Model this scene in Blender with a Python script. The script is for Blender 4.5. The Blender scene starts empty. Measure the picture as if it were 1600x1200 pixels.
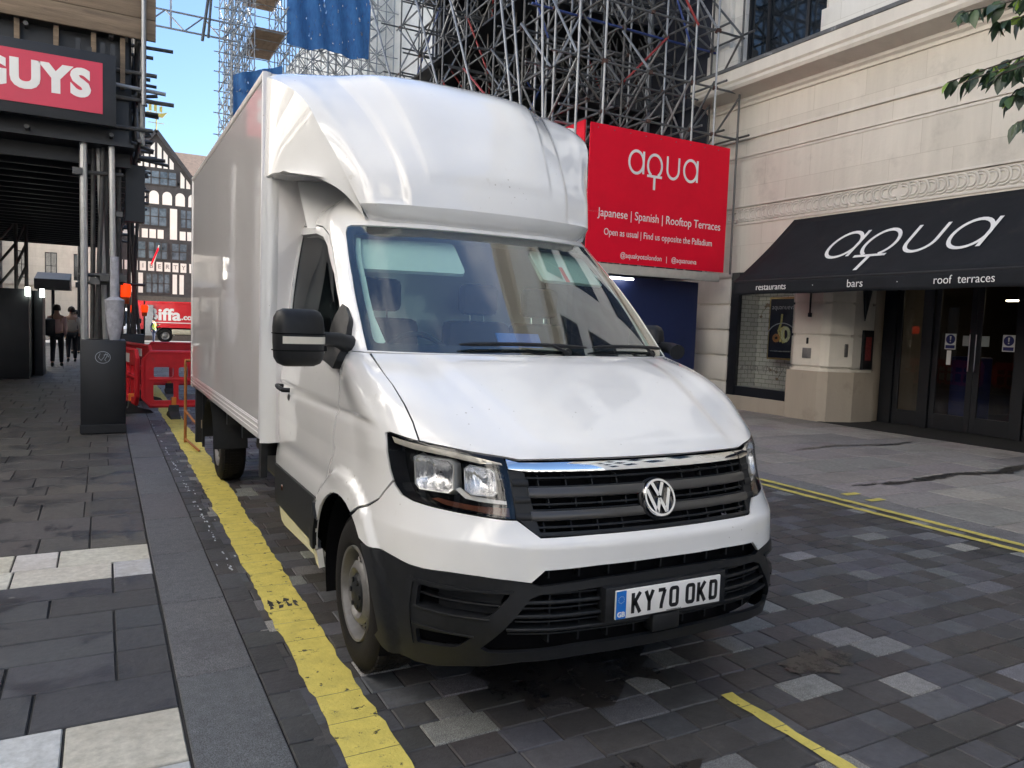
import bpy, bmesh, math, random
import numpy as np
from mathutils import Vector, Matrix
from mathutils.geometry import delaunay_2d_cdt
R = math.radians
random.seed(7)
sc = bpy.context.scene
COL = sc.collection

# ------------------------------------------------------------------ camera
cam_d = bpy.data.cameras.new('camera')
cam = bpy.data.objects.new('camera', cam_d)
COL.objects.link(cam)
F_PX = 1185.713
cam_d.sensor_fit = 'HORIZONTAL'
cam_d.sensor_width = 36.0
cam_d.lens = 36.0 * F_PX / 1600.0
cam_d.clip_start = 0.05
cam_d.clip_end = 600
_Y = Vector((160.548 - 800, -(490.174 - 600), -F_PX)).normalized()
_X = Vector((2200, -(594.522 - 600), -F_PX)); _X = (_X - _Y * _X.dot(_Y)).normalized()
_Z = _X.cross(_Y)
# rows of the world->camera matrix are camera axes in world space
M3 = Matrix(((_X[0], _Y[0], _Z[0]), (_X[1], _Y[1], _Z[1]), (_X[2], _Y[2], _Z[2])))
cam.matrix_world = Matrix.Translation((0, 0, 1.56)) @ M3.transposed().to_4x4()
sc.camera = cam

# ------------------------------------------------------------------ world, sun, exposure
SUN_EL, SUN_AZ = 40.0, 70.0          # azimuth from +Y (down the street) towards +X
w = bpy.data.worlds.new('World'); sc.world = w; w.use_nodes = True
nt = w.node_tree; nt.nodes.clear()
sky = nt.nodes.new('ShaderNodeTexSky'); sky.sky_type = 'NISHITA'; sky.sun_disc = False
sky.sun_elevation = R(SUN_EL); sky.sun_rotation = R(SUN_AZ)
sky.air_density = 1.0; sky.dust_density = .5; sky.ozone_density = 2.5
tc = nt.nodes.new('ShaderNodeTexCoord')
nz = nt.nodes.new('ShaderNodeTexNoise'); nz.inputs['Scale'].default_value = 2.6; nz.inputs['Detail'].default_value = 5; nz.inputs['Roughness'].default_value = .6
mp = nt.nodes.new('ShaderNodeMapping'); mp.inputs['Scale'].default_value = (1, 1, 2.6); mp.inputs['Location'].default_value = (.3, .2, .9)
nt.links.new(tc.outputs['Generated'], mp.inputs['Vector']); nt.links.new(mp.outputs[0], nz.inputs['Vector'])
cr = nt.nodes.new('ShaderNodeValToRGB'); cr.color_ramp.elements[0].position = .48; cr.color_ramp.elements[1].position = .74
cr.color_ramp.elements[1].color = (.8, .8, .8, 1)
sz = nt.nodes.new('ShaderNodeSeparateXYZ'); nt.links.new(tc.outputs['Generated'], sz.inputs[0])
ma = nt.nodes.new('ShaderNodeMapRange'); ma.inputs['From Min'].default_value = .6; ma.inputs['From Max'].default_value = .85; ma.inputs['To Min'].default_value = -.25; ma.inputs['To Max'].default_value = .0
nt.links.new(sz.outputs['Z'], ma.inputs['Value'])
ad = nt.nodes.new('ShaderNodeMath'); ad.operation = 'ADD'; nt.links.new(nz.outputs['Fac'], ad.inputs[0]); nt.links.new(ma.outputs[0], ad.inputs[1])
nt.links.new(ad.outputs[0], cr.inputs['Fac'])
mx = nt.nodes.new('ShaderNodeMix'); mx.data_type = 'RGBA'
tnt = nt.nodes.new('ShaderNodeVectorMath'); tnt.operation = 'MULTIPLY'; tnt.inputs[1].default_value = (.72, .78, .82); nt.links.new(sky.outputs[0], tnt.inputs[0])
nt.links.new(cr.outputs['Color'], mx.inputs['Factor']); nt.links.new(tnt.outputs[0], mx.inputs[6]); mx.inputs[7].default_value = (6., 6.1, 6.3, 1)
bg = nt.nodes.new('ShaderNodeBackground'); bg.inputs['Strength'].default_value = 0.05
out = nt.nodes.new('ShaderNodeOutputWorld')
nt.links.new(mx.outputs[2], bg.inputs['Color']); nt.links.new(bg.outputs[0], out.inputs['Surface'])
sun_d = bpy.data.lights.new('sun', 'SUN'); sun_d.energy = 5.0; sun_d.angle = R(.5); sun_d.color = (1, .96, .90)
sun = bpy.data.objects.new('sun', sun_d); COL.objects.link(sun)
_sd = Vector((math.sin(R(SUN_AZ)) * math.cos(R(SUN_EL)), math.cos(R(SUN_AZ)) * math.cos(R(SUN_EL)), math.sin(R(SUN_EL))))
sun.rotation_euler = _sd.to_track_quat('Z', 'Y').to_euler()
sc.view_settings.view_transform = 'Standard'; sc.view_settings.look = 'None'
sc.view_settings.exposure = 2.7; sc.view_settings.gamma = 1.0
sc.render.engine = 'CYCLES'
sc.cycles.max_bounces = 8; sc.cycles.diffuse_bounces = 4; sc.cycles.glossy_bounces = 4
sc.cycles.transmission_bounces = 6; sc.cycles.transparent_max_bounces = 12
sc.cycles.caustics_reflective = False; sc.cycles.caustics_refractive = False

# ------------------------------------------------------------------ materials
def newmat(name):
    m = bpy.data.materials.new(name); m.use_nodes = True
    return m, m.node_tree, m.node_tree.nodes['Principled BSDF']
def srgb(r, g, b):
    f = lambda c: (c / 12.92 if c <= .04045 else ((c + .055) / 1.055) ** 2.4)
    return (f(r / 255), f(g / 255), f(b / 255))
def mat(name, col, rough=.6, metal=0., var=.12, scale=6., bump=0., bscale=40., coat=0., spec=.5, stretch=(1, 1, 1), dark=None, dscale=1.2, damt=.0, rvar=.0, specks=0.):
    """plain surface whose own colour varies a little (noise), with optional stain colour and bump"""
    m, nt, b = newmat(name)
    N = nt.nodes; L = nt.links
    tc = N.new('ShaderNodeTexCoord'); mp = N.new('ShaderNodeMapping'); mp.inputs['Scale'].default_value = stretch
    L.new(tc.outputs['Object'], mp.inputs['Vector'])
    n1 = N.new('ShaderNodeTexNoise'); n1.inputs['Scale'].default_value = scale; n1.inputs['Detail'].default_value = 6; n1.inputs['Roughness'].default_value = .65
    L.new(mp.outputs[0], n1.inputs['Vector'])
    r = N.new('ShaderNodeValToRGB'); r.color_ramp.elements[0].position = .3; r.color_ramp.elements[1].position = .7
    r.color_ramp.elements[0].color = tuple(c * (1 - var) for c in col) + (1,)
    r.color_ramp.elements[1].color = tuple(min(1, c * (1 + var)) for c in col) + (1,)
    L.new(n1.outputs['Fac'], r.inputs['Fac']); last = r.outputs['Color']
    if dark is not None:
        n2 = N.new('ShaderNodeTexNoise'); n2.inputs['Scale'].default_value = dscale; n2.inputs['Detail'].default_value = 8; n2.inputs['Roughness'].default_value = .7
        L.new(mp.outputs[0], n2.inputs['Vector'])
        r2 = N.new('ShaderNodeValToRGB'); r2.color_ramp.elements[0].position = .62 - damt * .3; r2.color_ramp.elements[1].position = .8 - damt * .2
        L.new(n2.outputs['Fac'], r2.inputs['Fac'])
        x = N.new('ShaderNodeMix'); x.data_type = 'RGBA'; L.new(r2.outputs['Color'], x.inputs['Factor'])
        L.new(last, x.inputs[6]); x.inputs[7].default_value = tuple(dark) + (1,); last = x.outputs[2]
    if specks:
        vo = N.new('ShaderNodeTexVoronoi'); vo.inputs['Scale'].default_value = 26; L.new(tc.outputs['Object'], vo.inputs['Vector'])
        n3 = N.new('ShaderNodeTexNoise'); n3.inputs['Scale'].default_value = 3.5; L.new(tc.outputs['Object'], n3.inputs['Vector'])
        th = N.new('ShaderNodeMapRange'); th.inputs['From Min'].default_value = .5; th.inputs['From Max'].default_value = .72; th.inputs['To Min'].default_value = .0; th.inputs['To Max'].default_value = .12; L.new(n3.outputs['Fac'], th.inputs['Value'])
        lt = N.new('ShaderNodeMath'); lt.operation = 'LESS_THAN'; L.new(vo.outputs['Distance'], lt.inputs[0]); L.new(th.outputs[0], lt.inputs[1])
        lm_ = N.new('ShaderNodeMath'); lm_.operation = 'MULTIPLY'; lm_.inputs[1].default_value = specks; L.new(lt.outputs[0], lm_.inputs[0])
        x = N.new('ShaderNodeMix'); x.data_type = 'RGBA'; L.new(lm_.outputs[0], x.inputs['Factor']); L.new(last, x.inputs[6]); x.inputs[7].default_value = (.30, .27, .22, 1); last = x.outputs[2]
    L.new(last, b.inputs['Base Color'])
    b.inputs['Roughness'].default_value = rough; b.inputs['Metallic'].default_value = metal
    b.inputs['Specular IOR Level'].default_value = spec
    if rvar:
        mr = N.new('ShaderNodeMapRange'); mr.inputs['To Min'].default_value = max(.02, rough - rvar); mr.inputs['To Max'].default_value = min(1, rough + rvar)
        mr.inputs['From Min'].default_value = .3; mr.inputs['From Max'].default_value = .7
        L.new(n1.outputs['Fac'], mr.inputs['Value']); L.new(mr.outputs[0], b.inputs['Roughness'])
    if coat:
        b.inputs['Coat Weight'].default_value = coat; b.inputs['Coat Roughness'].default_value = .03
    if bump:
        nb = N.new('ShaderNodeTexNoise'); nb.inputs['Scale'].default_value = bscale; nb.inputs['Detail'].default_value = 5
        L.new(mp.outputs[0], nb.inputs['Vector'])
        bp = N.new('ShaderNodeBump'); bp.inputs['Strength'].default_value = bump; bp.inputs['Distance'].default_value = .02
        L.new(nb.outputs['Fac'], bp.inputs['Height']); L.new(bp.outputs[0], b.inputs['Normal'])
    return m
def worn(m, lo=.66, hi=.70, scale=16):
    nt = m.node_tree; N = nt.nodes; L = nt.links; b = N['Principled BSDF']
    tc = N.new('ShaderNodeTexCoord'); n = N.new('ShaderNodeTexNoise'); n.inputs['Scale'].default_value = scale; n.inputs['Detail'].default_value = 10; n.inputs['Roughness'].default_value = .75; L.new(tc.outputs['Object'], n.inputs['Vector'])
    r = N.new('ShaderNodeMapRange'); r.inputs['From Min'].default_value = lo; r.inputs['From Max'].default_value = hi; r.inputs['To Min'].default_value = 1; r.inputs['To Max'].default_value = 0; L.new(n.outputs['Fac'], r.inputs['Value']); L.new(r.outputs[0], b.inputs['Alpha'])
    return m
def emis(name, col, s):
    m, nt, b = newmat(name); b.inputs['Base Color'].default_value = col + (1,)
    b.inputs['Emission Color'].default_value = col + (1,); b.inputs['Emission Strength'].default_value = s
    return m
def glass(name, tint=(.8, .9, .87), rough=.0, ior=1.5, dirt=0., boost=1.):
    """thin pane: mostly see-through, mirrors by fresnel"""
    m = bpy.data.materials.new(name); m.use_nodes = True; nt = m.node_tree; N = nt.nodes; L = nt.links
    N.remove(N['Principled BSDF']); o = N['Material Output']
    tr = N.new('ShaderNodeBsdfTransparent'); tr.inputs[0].default_value = tint + (1,)
    gl = N.new('ShaderNodeBsdfGlossy'); gl.inputs['Roughness'].default_value = rough; gl.inputs['Color'].default_value = (1, 1, 1, 1)
    fr = N.new('ShaderNodeFresnel'); fr.inputs['IOR'].default_value = ior
    mm = N.new('ShaderNodeMath'); mm.operation = 'MULTIPLY'; mm.inputs[1].default_value = boost; mm.use_clamp = True
    ge = N.new('ShaderNodeNewGeometry'); inv_ = N.new('ShaderNodeMath'); inv_.operation = 'SUBTRACT'; inv_.inputs[0].default_value = 1; L.new(ge.outputs['Backfacing'], inv_.inputs[1])
    m0 = N.new('ShaderNodeMath'); m0.operation = 'MULTIPLY'; L.new(fr.outputs[0], m0.inputs[0]); L.new(inv_.outputs[0], m0.inputs[1]); L.new(m0.outputs[0], mm.inputs[0])
    s = N.new('ShaderNodeMixShader'); L.new(mm.outputs[0], s.inputs[0]); L.new(tr.outputs[0], s.inputs[1]); L.new(gl.outputs[0], s.inputs[2])
    last = s.outputs[0]
    if dirt:
        df = N.new('ShaderNodeBsdfDiffuse'); df.inputs[0].default_value = (.5, .5, .48, 1)
        s2 = N.new('ShaderNodeMixShader'); s2.inputs[0].default_value = dirt
        L.new(last, s2.inputs[1]); L.new(df.outputs[0], s2.inputs[2]); last = s2.outputs[0]
    L.new(last, o.inputs['Surface'])
    return m

MT = {}
MT['paint'] = mat('white_van_paint', (.80, .795, .785), rough=.24, var=.02, scale=2, coat=1.0, dark=(.60, .57, .52), dscale=7, damt=-.10, specks=.6)
MT['boxpaint'] = mat('white_box_panel', (.72, .70, .70), rough=.30, var=.03, scale=1.5, coat=.9, bump=.02, bscale=1.1, dark=(.52, .49, .46), dscale=2.6, damt=.02, stretch=(1, 1, .3), specks=.5)
MT['black'] = mat('black_plastic', (.011, .012, .014), rough=.48, var=.2, scale=30, bump=.05, bscale=400, dark=(.026, .025, .024), dscale=6, damt=-.1, spec=.32)
MT['gloss'] = mat('gloss_black', (.006, .006, .007), rough=.08, var=.1)
MT['void'] = mat('dark_recess', (.004, .004, .005), rough=.9, var=.1, spec=.1)
MT['grey_bar'] = mat('dark_grey_grille_bar', (.05, .047, .045), rough=.3, var=.08, coat=.3)
MT['chrome'] = mat('chrome', (.85, .85, .86), rough=.05, metal=1, var=.02)
MT['silver'] = mat('steel_wheel', (.18, .175, .172), rough=.42, metal=.35, var=.15, scale=20, dark=(.12, .10, .09), dscale=12, damt=.1)
MT['reflector'] = mat('lamp_reflector', (.97, .98, 1.), rough=.12, metal=1, var=.05, scale=40, bump=1., bscale=34, stretch=(1, 1, .10))
MT['tyre'] = mat('tyre_rubber', (.010, .009, .009), rough=.85, var=.3, scale=14, bump=.15, bscale=120, dark=(.035, .03, .025), dscale=5, damt=.05, spec=.25)
MT['amber'] = mat('amber_lens', (.10, .035, .02), rough=.15, var=.1)
MT['clear'] = glass('lamp_lens_glass', (.93, .93, .93), ior=1.5)
MT['screen'] = glass('windscreen_glass', (.56, .70, .65), ior=1.62, dirt=.02, boost=2.0)
MT['sideglass'] = glass('side_glass', (.07, .08, .09), ior=1.5, boost=.40)
MT['interior'] = mat('cab_trim', (.035, .038, .045), rough=.65, var=.15)
MT['dash'] = mat('dashboard_top', (.055, .065, .078), rough=.55, var=.15, scale=20)
MT['seat'] = mat('seat_cloth', (.028, .031, .036), rough=.9, var=.2, scale=30)
MT['seatred'] = mat('seat_back_red', (.25, .07, .07), rough=.85, var=.1)
MT['visor'] = mat('sun_visor_cloth', (.80, .84, .82), rough=.8, var=.04)
MT['plate'] = mat('plate_white', (.80, .79, .77), rough=.35, var=.03)
MT['plateblue'] = mat('plate_blue', srgb(20, 110, 200), rough=.35, var=.05)
MT['ink'] = mat('black_ink', (.01, .01, .012), rough=.4, var=.05)
MT['white'] = mat('white_lettering', (.80, .79, .77), rough=.5, var=.03)
MT['red'] = mat('red_board', (.80, .004, .028), rough=.6, var=.07, scale=1.1, spec=.2, bump=.12, bscale=2.2)
MT['redsign'] = mat('pinkish_red_sign', (.60, .035, .075), rough=.35, var=.07, scale=2)
MT['charcoal'] = mat('charcoal_board', (.016, .018, .022), rough=.5, var=.1)
MT['timber'] = mat('scaffold_timber', (.21, .155, .105), rough=.8, var=.28, scale=5, stretch=(.35, 1, 4), bump=.25, bscale=30, dark=(.09, .065, .045), dscale=3, damt=.12)
MT['tubemid'] = mat('shade_darkened_tube', (.13, .135, .14), rough=.5, metal=.5, var=.25, scale=5, dark=(.08, .06, .05), dscale=3, damt=.1)  # darker tube copy: shade of the scaffold's inside put into the colour
MT['tube'] = mat('galvanised_tube', (.30, .31, .32), rough=.42, metal=.6, var=.18, scale=5, dark=(.16, .13, .11), dscale=3, damt=.1)
MT['tubebright'] = mat('brightened_steel_prop', (.62, .62, .61), rough=.35, metal=.6, var=.15, scale=6, dark=(.25, .22, .19), dscale=4, damt=.05)  # tube tone lifted, extra light in the colour against the gantry's shade
MT['tubedk'] = mat('weathered_dark_tube', (.10, .098, .095), rough=.5, metal=.5, var=.25, scale=6, dark=(.10, .06, .04), dscale=4, damt=.1)
MT['coupler'] = mat('rusty_coupler', (.10, .055, .045), rough=.6, metal=.3, var=.3, scale=8)
MT['bluepaint'] = mat('blue_tube_paint', (.03, .06, .22), rough=.5, var=.2)
MT['redpaint'] = mat('red_tube_paint', (.30, .04, .04), rough=.5, var=.2)
MT['netblue'] = None
MT['hoardblue'] = mat('navy_hoarding', (.008, .018, .075), rough=.5, var=.1, scale=2)
MT['hoardblack'] = mat('black_hoarding', (.008, .009, .012), rough=.45, var=.2, scale=3)
MT['bframe'] = mat('black_window_frame', (.010, .011, .014), rough=.35, var=.15)
MT['yellow'] = mat('yellow_road_paint', (.62, .52, .12), rough=.7, var=.16, scale=9, bump=.22, bscale=90, dark=(.17, .145, .07), dscale=14, damt=.10)
worn(MT['yellow'], .595, .625, 15)
MT['barrier'] = mat('red_plastic_barrier', (.70, .018, .028), rough=.45, var=.12, scale=4, dark=(.35, .06, .05), dscale=5, damt=.05)
MT['foot'] = mat('rubber_barrier_foot', (.04, .04, .04), rough=.85, var=.2)
MT['orange'] = mat('orange_foot_plug', (.75, .22, .03), rough=.5, var=.08)

# ------------------------------------------------------------------ object helpers
def link(o, parent=None):
    COL.objects.link(o)
    if parent is not None: o.parent = parent
    return o
def empty(name, loc, label, cat, group=None, rz=0.):
    o = bpy.data.objects.new(name, None); o.empty_display_size = .2
    COL.objects.link(o); o.location = loc; o.rotation_euler = (0, 0, rz)
    o['label'] = label; o['category'] = cat
    if group: o['group'] = group
    return o
def tag(o, label=None, cat=None, group=None, kind=None):
    if label: o['label'] = label
    if cat: o['category'] = cat
    if group: o['group'] = group
    if kind: o['kind'] = kind
    return o
class MB:
    """collects shapes and links them as ONE mesh object"""
    def __init__(s): s.v = []; s.f = []; s.m = []; s.cur = 0
    def add(s, vs, fs):
        o = len(s.v); s.v += [tuple(map(float, p)) for p in vs]; s.f += [tuple(i + o for i in f) for f in fs]; s.m += [s.cur] * len(fs)
        return s
    def box(s, x0, x1, y0, y1, z0, z1, b=0.):
        if b <= 0 or min(x1 - x0, y1 - y0, z1 - z0) < 2.2 * b:
            return s.add([(x0, y0, z0), (x1, y0, z0), (x1, y1, z0), (x0, y1, z0), (x0, y0, z1), (x1, y0, z1), (x1, y1, z1), (x0, y1, z1)],
                         [(0, 3, 2, 1), (4, 5, 6, 7), (0, 1, 5, 4), (1, 2, 6, 5), (2, 3, 7, 6), (3, 0, 4, 7)])
        bm = bmesh.new(); bmesh.ops.create_cube(bm, size=1)
        for v in bm.verts: v.co = Vector(((x0 + x1) / 2 + v.co.x * (x1 - x0), (y0 + y1) / 2 + v.co.y * (y1 - y0), (z0 + z1) / 2 + v.co.z * (z1 - z0)))
        bmesh.ops.bevel(bm, geom=bm.edges[:], offset=b, segments=2, affect='EDGES', profile=.5)
        bm.verts.index_update(); s.add([v.co for v in bm.verts], [[v.index for v in f.verts] for f in bm.faces]); bm.free(); return s
    def tube(s, a, b, r, n=8, r2=None, cap=True):
        a = Vector(a); b = Vector(b); d = b - a
        if d.length < 1e-6: return s
        q = d.to_track_quat('Z', 'Y'); r2 = r if r2 is None else r2
        vs = []
        for p, rr in ((a, r), (b, r2)):
            for k in range(n):
                t = 2 * math.pi * k / n; vs.append(p + q @ Vector((rr * math.cos(t), rr * math.sin(t), 0)))
        fs = [(k, (k + 1) % n, n + (k + 1) % n, n + k) for k in range(n)]
        if cap: fs += [tuple(range(n - 1, -1, -1)), tuple(range(n, 2 * n))]
        return s.add(vs, fs)
    def path(s, pts, r, n=8, radii=None, cap=True, closed=False):
        pts = [Vector(p) for p in pts]; N = len(pts); rings = []
        up = None
        for i, p in enumerate(pts):
            if closed: t = pts[(i + 1) % N] - pts[i - 1]
            else: t = (pts[min(i + 1, N - 1)] - pts[max(i - 1, 0)])
            t.normalize()
            if up is None:
                up = t.orthogonal().normalized()
            up = (up - t * up.dot(t)).normalized(); sd = t.cross(up); rr = radii[i] if radii else r
            rings.append([p + (up * math.cos(2 * math.pi * k / n) + sd * math.sin(2 * math.pi * k / n)) * rr for k in range(n)])
        vs = [v for rg in rings for v in rg]; fs = []
        for i in range(N if closed else N - 1):
            j = (i + 1) % N
            for k in range(n): fs.append((i * n + k, i * n + (k + 1) % n, j * n + (k + 1) % n, j * n + k))
        if cap and not closed: fs += [tuple(range(n - 1, -1, -1)), tuple((N - 1) * n + k for k in range(n))]
        return s.add(vs, fs)
    def lathe(s, prof, c, axis='x', n=40, ang0=0., ang1=2 * math.pi):
        """prof: (offset along axis, radius)"""
        c = Vector(c); full = abs(ang1 - ang0 - 2 * math.pi) < 1e-6; m = n if full else n + 1; vs = []
        for k in range(m):
            t = ang0 + (ang1 - ang0) * k / n
            for a, r in prof:
                if axis == 'x': vs.append(c + Vector((a, r * math.cos(t), r * math.sin(t))))
                elif axis == 'y': vs.append(c + Vector((r * math.cos(t), a, r * math.sin(t))))
                else: vs.append(c + Vector((r * math.cos(t), r * math.sin(t), a)))
        P = len(prof); fs = []
        for k in range(n):
            j = (k + 1) % m
            for i in range(P - 1): fs.append((k * P + i, j * P + i, j * P + i + 1, k * P + i + 1))
        return s.add(vs, fs)
    def prism(s, poly, f0, f1):
        """poly: 2D outline; f0,f1 map (a,b) to 3D for the two faces"""
        n = len(poly); vs = [f0(*p) for p in poly] + [f1(*p) for p in poly]
        return s.add(vs, [tuple(range(n)), tuple(range(2 * n - 1, n - 1, -1))] + [(i, n + i, n + (i + 1) % n, (i + 1) % n) for i in range(n)])
    def grid(s, rows):
        h = len(rows); w_ = len(rows[0]); vs = [p for r in rows for p in r]
        return s.add(vs, [(i * w_ + j, i * w_ + j + 1, (i + 1) * w_ + j + 1, (i + 1) * w_ + j) for i in range(h - 1) for j in range(w_ - 1)])
    def build(s, name, m, parent=None, smooth=False, fix=True):
        me = bpy.data.meshes.new(name); me.from_pydata(s.v, [], s.f)
        ms = m if isinstance(m, (list, tuple)) else [m]
        for x in ms: me.materials.append(x)
        if len(ms) > 1: me.polygons.foreach_set('material_index', s.m)
        if fix:
            bm = bmesh.new(); bm.from_mesh(me); bmesh.ops.recalc_face_normals(bm, faces=bm.faces); bm.to_mesh(me); bm.free()
        if smooth is not False:
            me.polygons.foreach_set('use_smooth', [True] * len(me.polygons))
            if smooth is not True:
                try: me.set_sharp_from_angle(angle=R(smooth))
                except Exception: pass
        me.update()
        o = bpy.data.objects.new(name, me)
        return link(o, parent)
def copy_tree(o, parent=None):
    c = o.copy(); COL.objects.link(c)
    if parent is not None: c.parent = parent
    for ch in list(o.children): copy_tree(ch, c)
    return c
def text_mesh(txt, size=1., bold=0., spacing=1., align='CENTER', ext=.002, res=4, sx=1.):
    cu = bpy.data.curves.new('txt', 'FONT'); cu.body = txt; cu.size = size; cu.offset = bold; cu.space_character = spacing
    cu.align_x = align; cu.align_y = 'CENTER'; cu.extrude = ext; cu.resolution_u = res
    o = bpy.data.objects.new('txt', cu); COL.objects.link(o)
    dg = bpy.context.evaluated_depsgraph_get(); dg.update()
    me = bpy.data.meshes.new_from_object(o.evaluated_get(dg))
    vs = [(v.co.x * sx, v.co.y, v.co.z) for v in me.vertices]; fs = [tuple(p.vertices) for p in me.polygons]
    bpy.data.objects.remove(o); bpy.data.curves.remove(cu); bpy.data.meshes.remove(me)
    return vs, fs
def put_text(name, txt, size, f, m, parent, bold=0., spacing=1., align='CENTER', sx=1., fit=None):
    """f maps (a, b, h) -> 3D; a right, b up, h out of the surface"""
    vs, fs = text_mesh(txt, size, bold, spacing, align, sx=sx)
    if fit:
        x0 = min(v[0] for v in vs); x1 = max(v[0] for v in vs); k = fit / (x1 - x0)
        vs = [((v[0] - (x0 + x1) / 2) * k, v[1], v[2]) for v in vs]
    b = MB(); b.add([f(*v) for v in vs], fs)
    return b.build(name, m, parent)
def build_split(mb, name, m, parent, smooth=False, pad=.002):
    """one object for every separate piece collected in mb"""
    par = list(range(len(mb.v)))
    def find(i):
        while par[i] != i: par[i] = par[par[i]]; i = par[i]
        return i
    for f in mb.f:
        a = find(f[0])
        for i in f[1:]:
            c = find(i)
            if c != a: par[c] = a
    grp = {}
    for f in mb.f: grp.setdefault(find(f[0]), []).append(f)
    bx = []
    for g, fl in grp.items():
        vi = sorted({i for f in fl for i in f}); P = np.array([mb.v[i] for i in vi]); bx.append([P.min(0) - pad, P.max(0) + pad, list(fl)])
    ch = True
    while ch:
        ch = False
        for i in range(len(bx)):
            for j in range(i + 1, len(bx)):
                if (bx[i][0] <= bx[j][1]).all() and (bx[j][0] <= bx[i][1]).all():
                    bx[i] = [np.minimum(bx[i][0], bx[j][0]), np.maximum(bx[i][1], bx[j][1]), bx[i][2] + bx[j][2]]; bx.pop(j); ch = True; break
            if ch: break
    out = []
    for lo, hi, fl in bx:
        vi = sorted({i for f in fl for i in f}); ix = {v: k for k, v in enumerate(vi)}
        q = MB(); q.add([mb.v[i] for i in vi], [tuple(ix[i] for i in f) for f in fl]); out.append(q.build(name, m, parent, smooth=smooth))
    return out
def stroke(pts, wd, f, h0=0., h1=.004, mb=None, closed=False):
    """flat ribbon of width wd along 2D pts, as a thin solid"""
    P = [Vector(p) for p in pts]; n = len(P); L_ = []; R_ = []
    for i in range(n):
        if closed: t = P[(i + 1) % n] - P[i - 1]
        else: t = P[min(i + 1, n - 1)] - P[max(0, i - 1)]
        t.normalize(); nn = Vector((-t.y, t.x))
        k = 1.
        if 0 < i < n - 1 or closed:
            a = (P[i] - P[i - 1]).normalized(); k = 1 / max(.5, abs(a.dot(t)))
        L_.append(P[i] + nn * wd / 2 * k); R_.append(P[i] - nn * wd / 2 * k)
    mb = mb or MB(); vs = []
    for i in range(n): vs += [f(L_[i].x, L_[i].y, h1), f(R_[i].x, R_[i].y, h1), f(L_[i].x, L_[i].y, h0), f(R_[i].x, R_[i].y, h0)]
    fs = []
    for i in range(n if closed else n - 1):
        a = 4 * i; b = 4 * ((i + 1) % n)
        fs += [(a, a + 1, b + 1, b), (a, b, b + 2, a + 2), (a + 1, a + 3, b + 3, b + 1)]
    mb.add(vs, fs); return mb
def arc(cx, cy, rx, ry, a0, a1, n=20):
    return [(cx + rx * math.cos(R(a0 + (a1 - a0) * i / n)), cy + ry * math.sin(R(a0 + (a1 - a0) * i / n))) for i in range(n + 1)]
def aqua_logo(name, f, hgt, m, parent, wd=.1, sx=1.):
    """thin geometric lowercase wordmark with a q whose tail is a cross; unit height = x-height"""
    g = lambda a, b, h: f(a * hgt * sx, b * hgt, h); mb = MB()
    def a_(x):
        stroke(arc(x, .5, .47, .5, 0, 360, 28)[:-1], wd, g, mb=mb, closed=True)
        stroke([(x + .47, 1.02), (x + .47, .0)], wd, g, mb=mb, h1=.0045)
    a_(-1.85)
    stroke(arc(-.62, .46, .47, .5, -62, 242, 28), wd, g, mb=mb)
    stroke([(-1.12, -.03), (-.12, -.03)], wd * .9, g, mb=mb, h1=.0045); stroke([(-.62, -.03), (-.62, -.64)], wd * 1.15, g, mb=mb, h1=.005)
    stroke([(.22, 1.), (.22, .42)] + arc(.62, .42, .40, .42, 180, 360, 16)[1:-1] + [(1.02, .42), (1.02, 1.)], wd, g, mb=mb)
    a_(1.85)
    return mb.build(name, m, parent)

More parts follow.
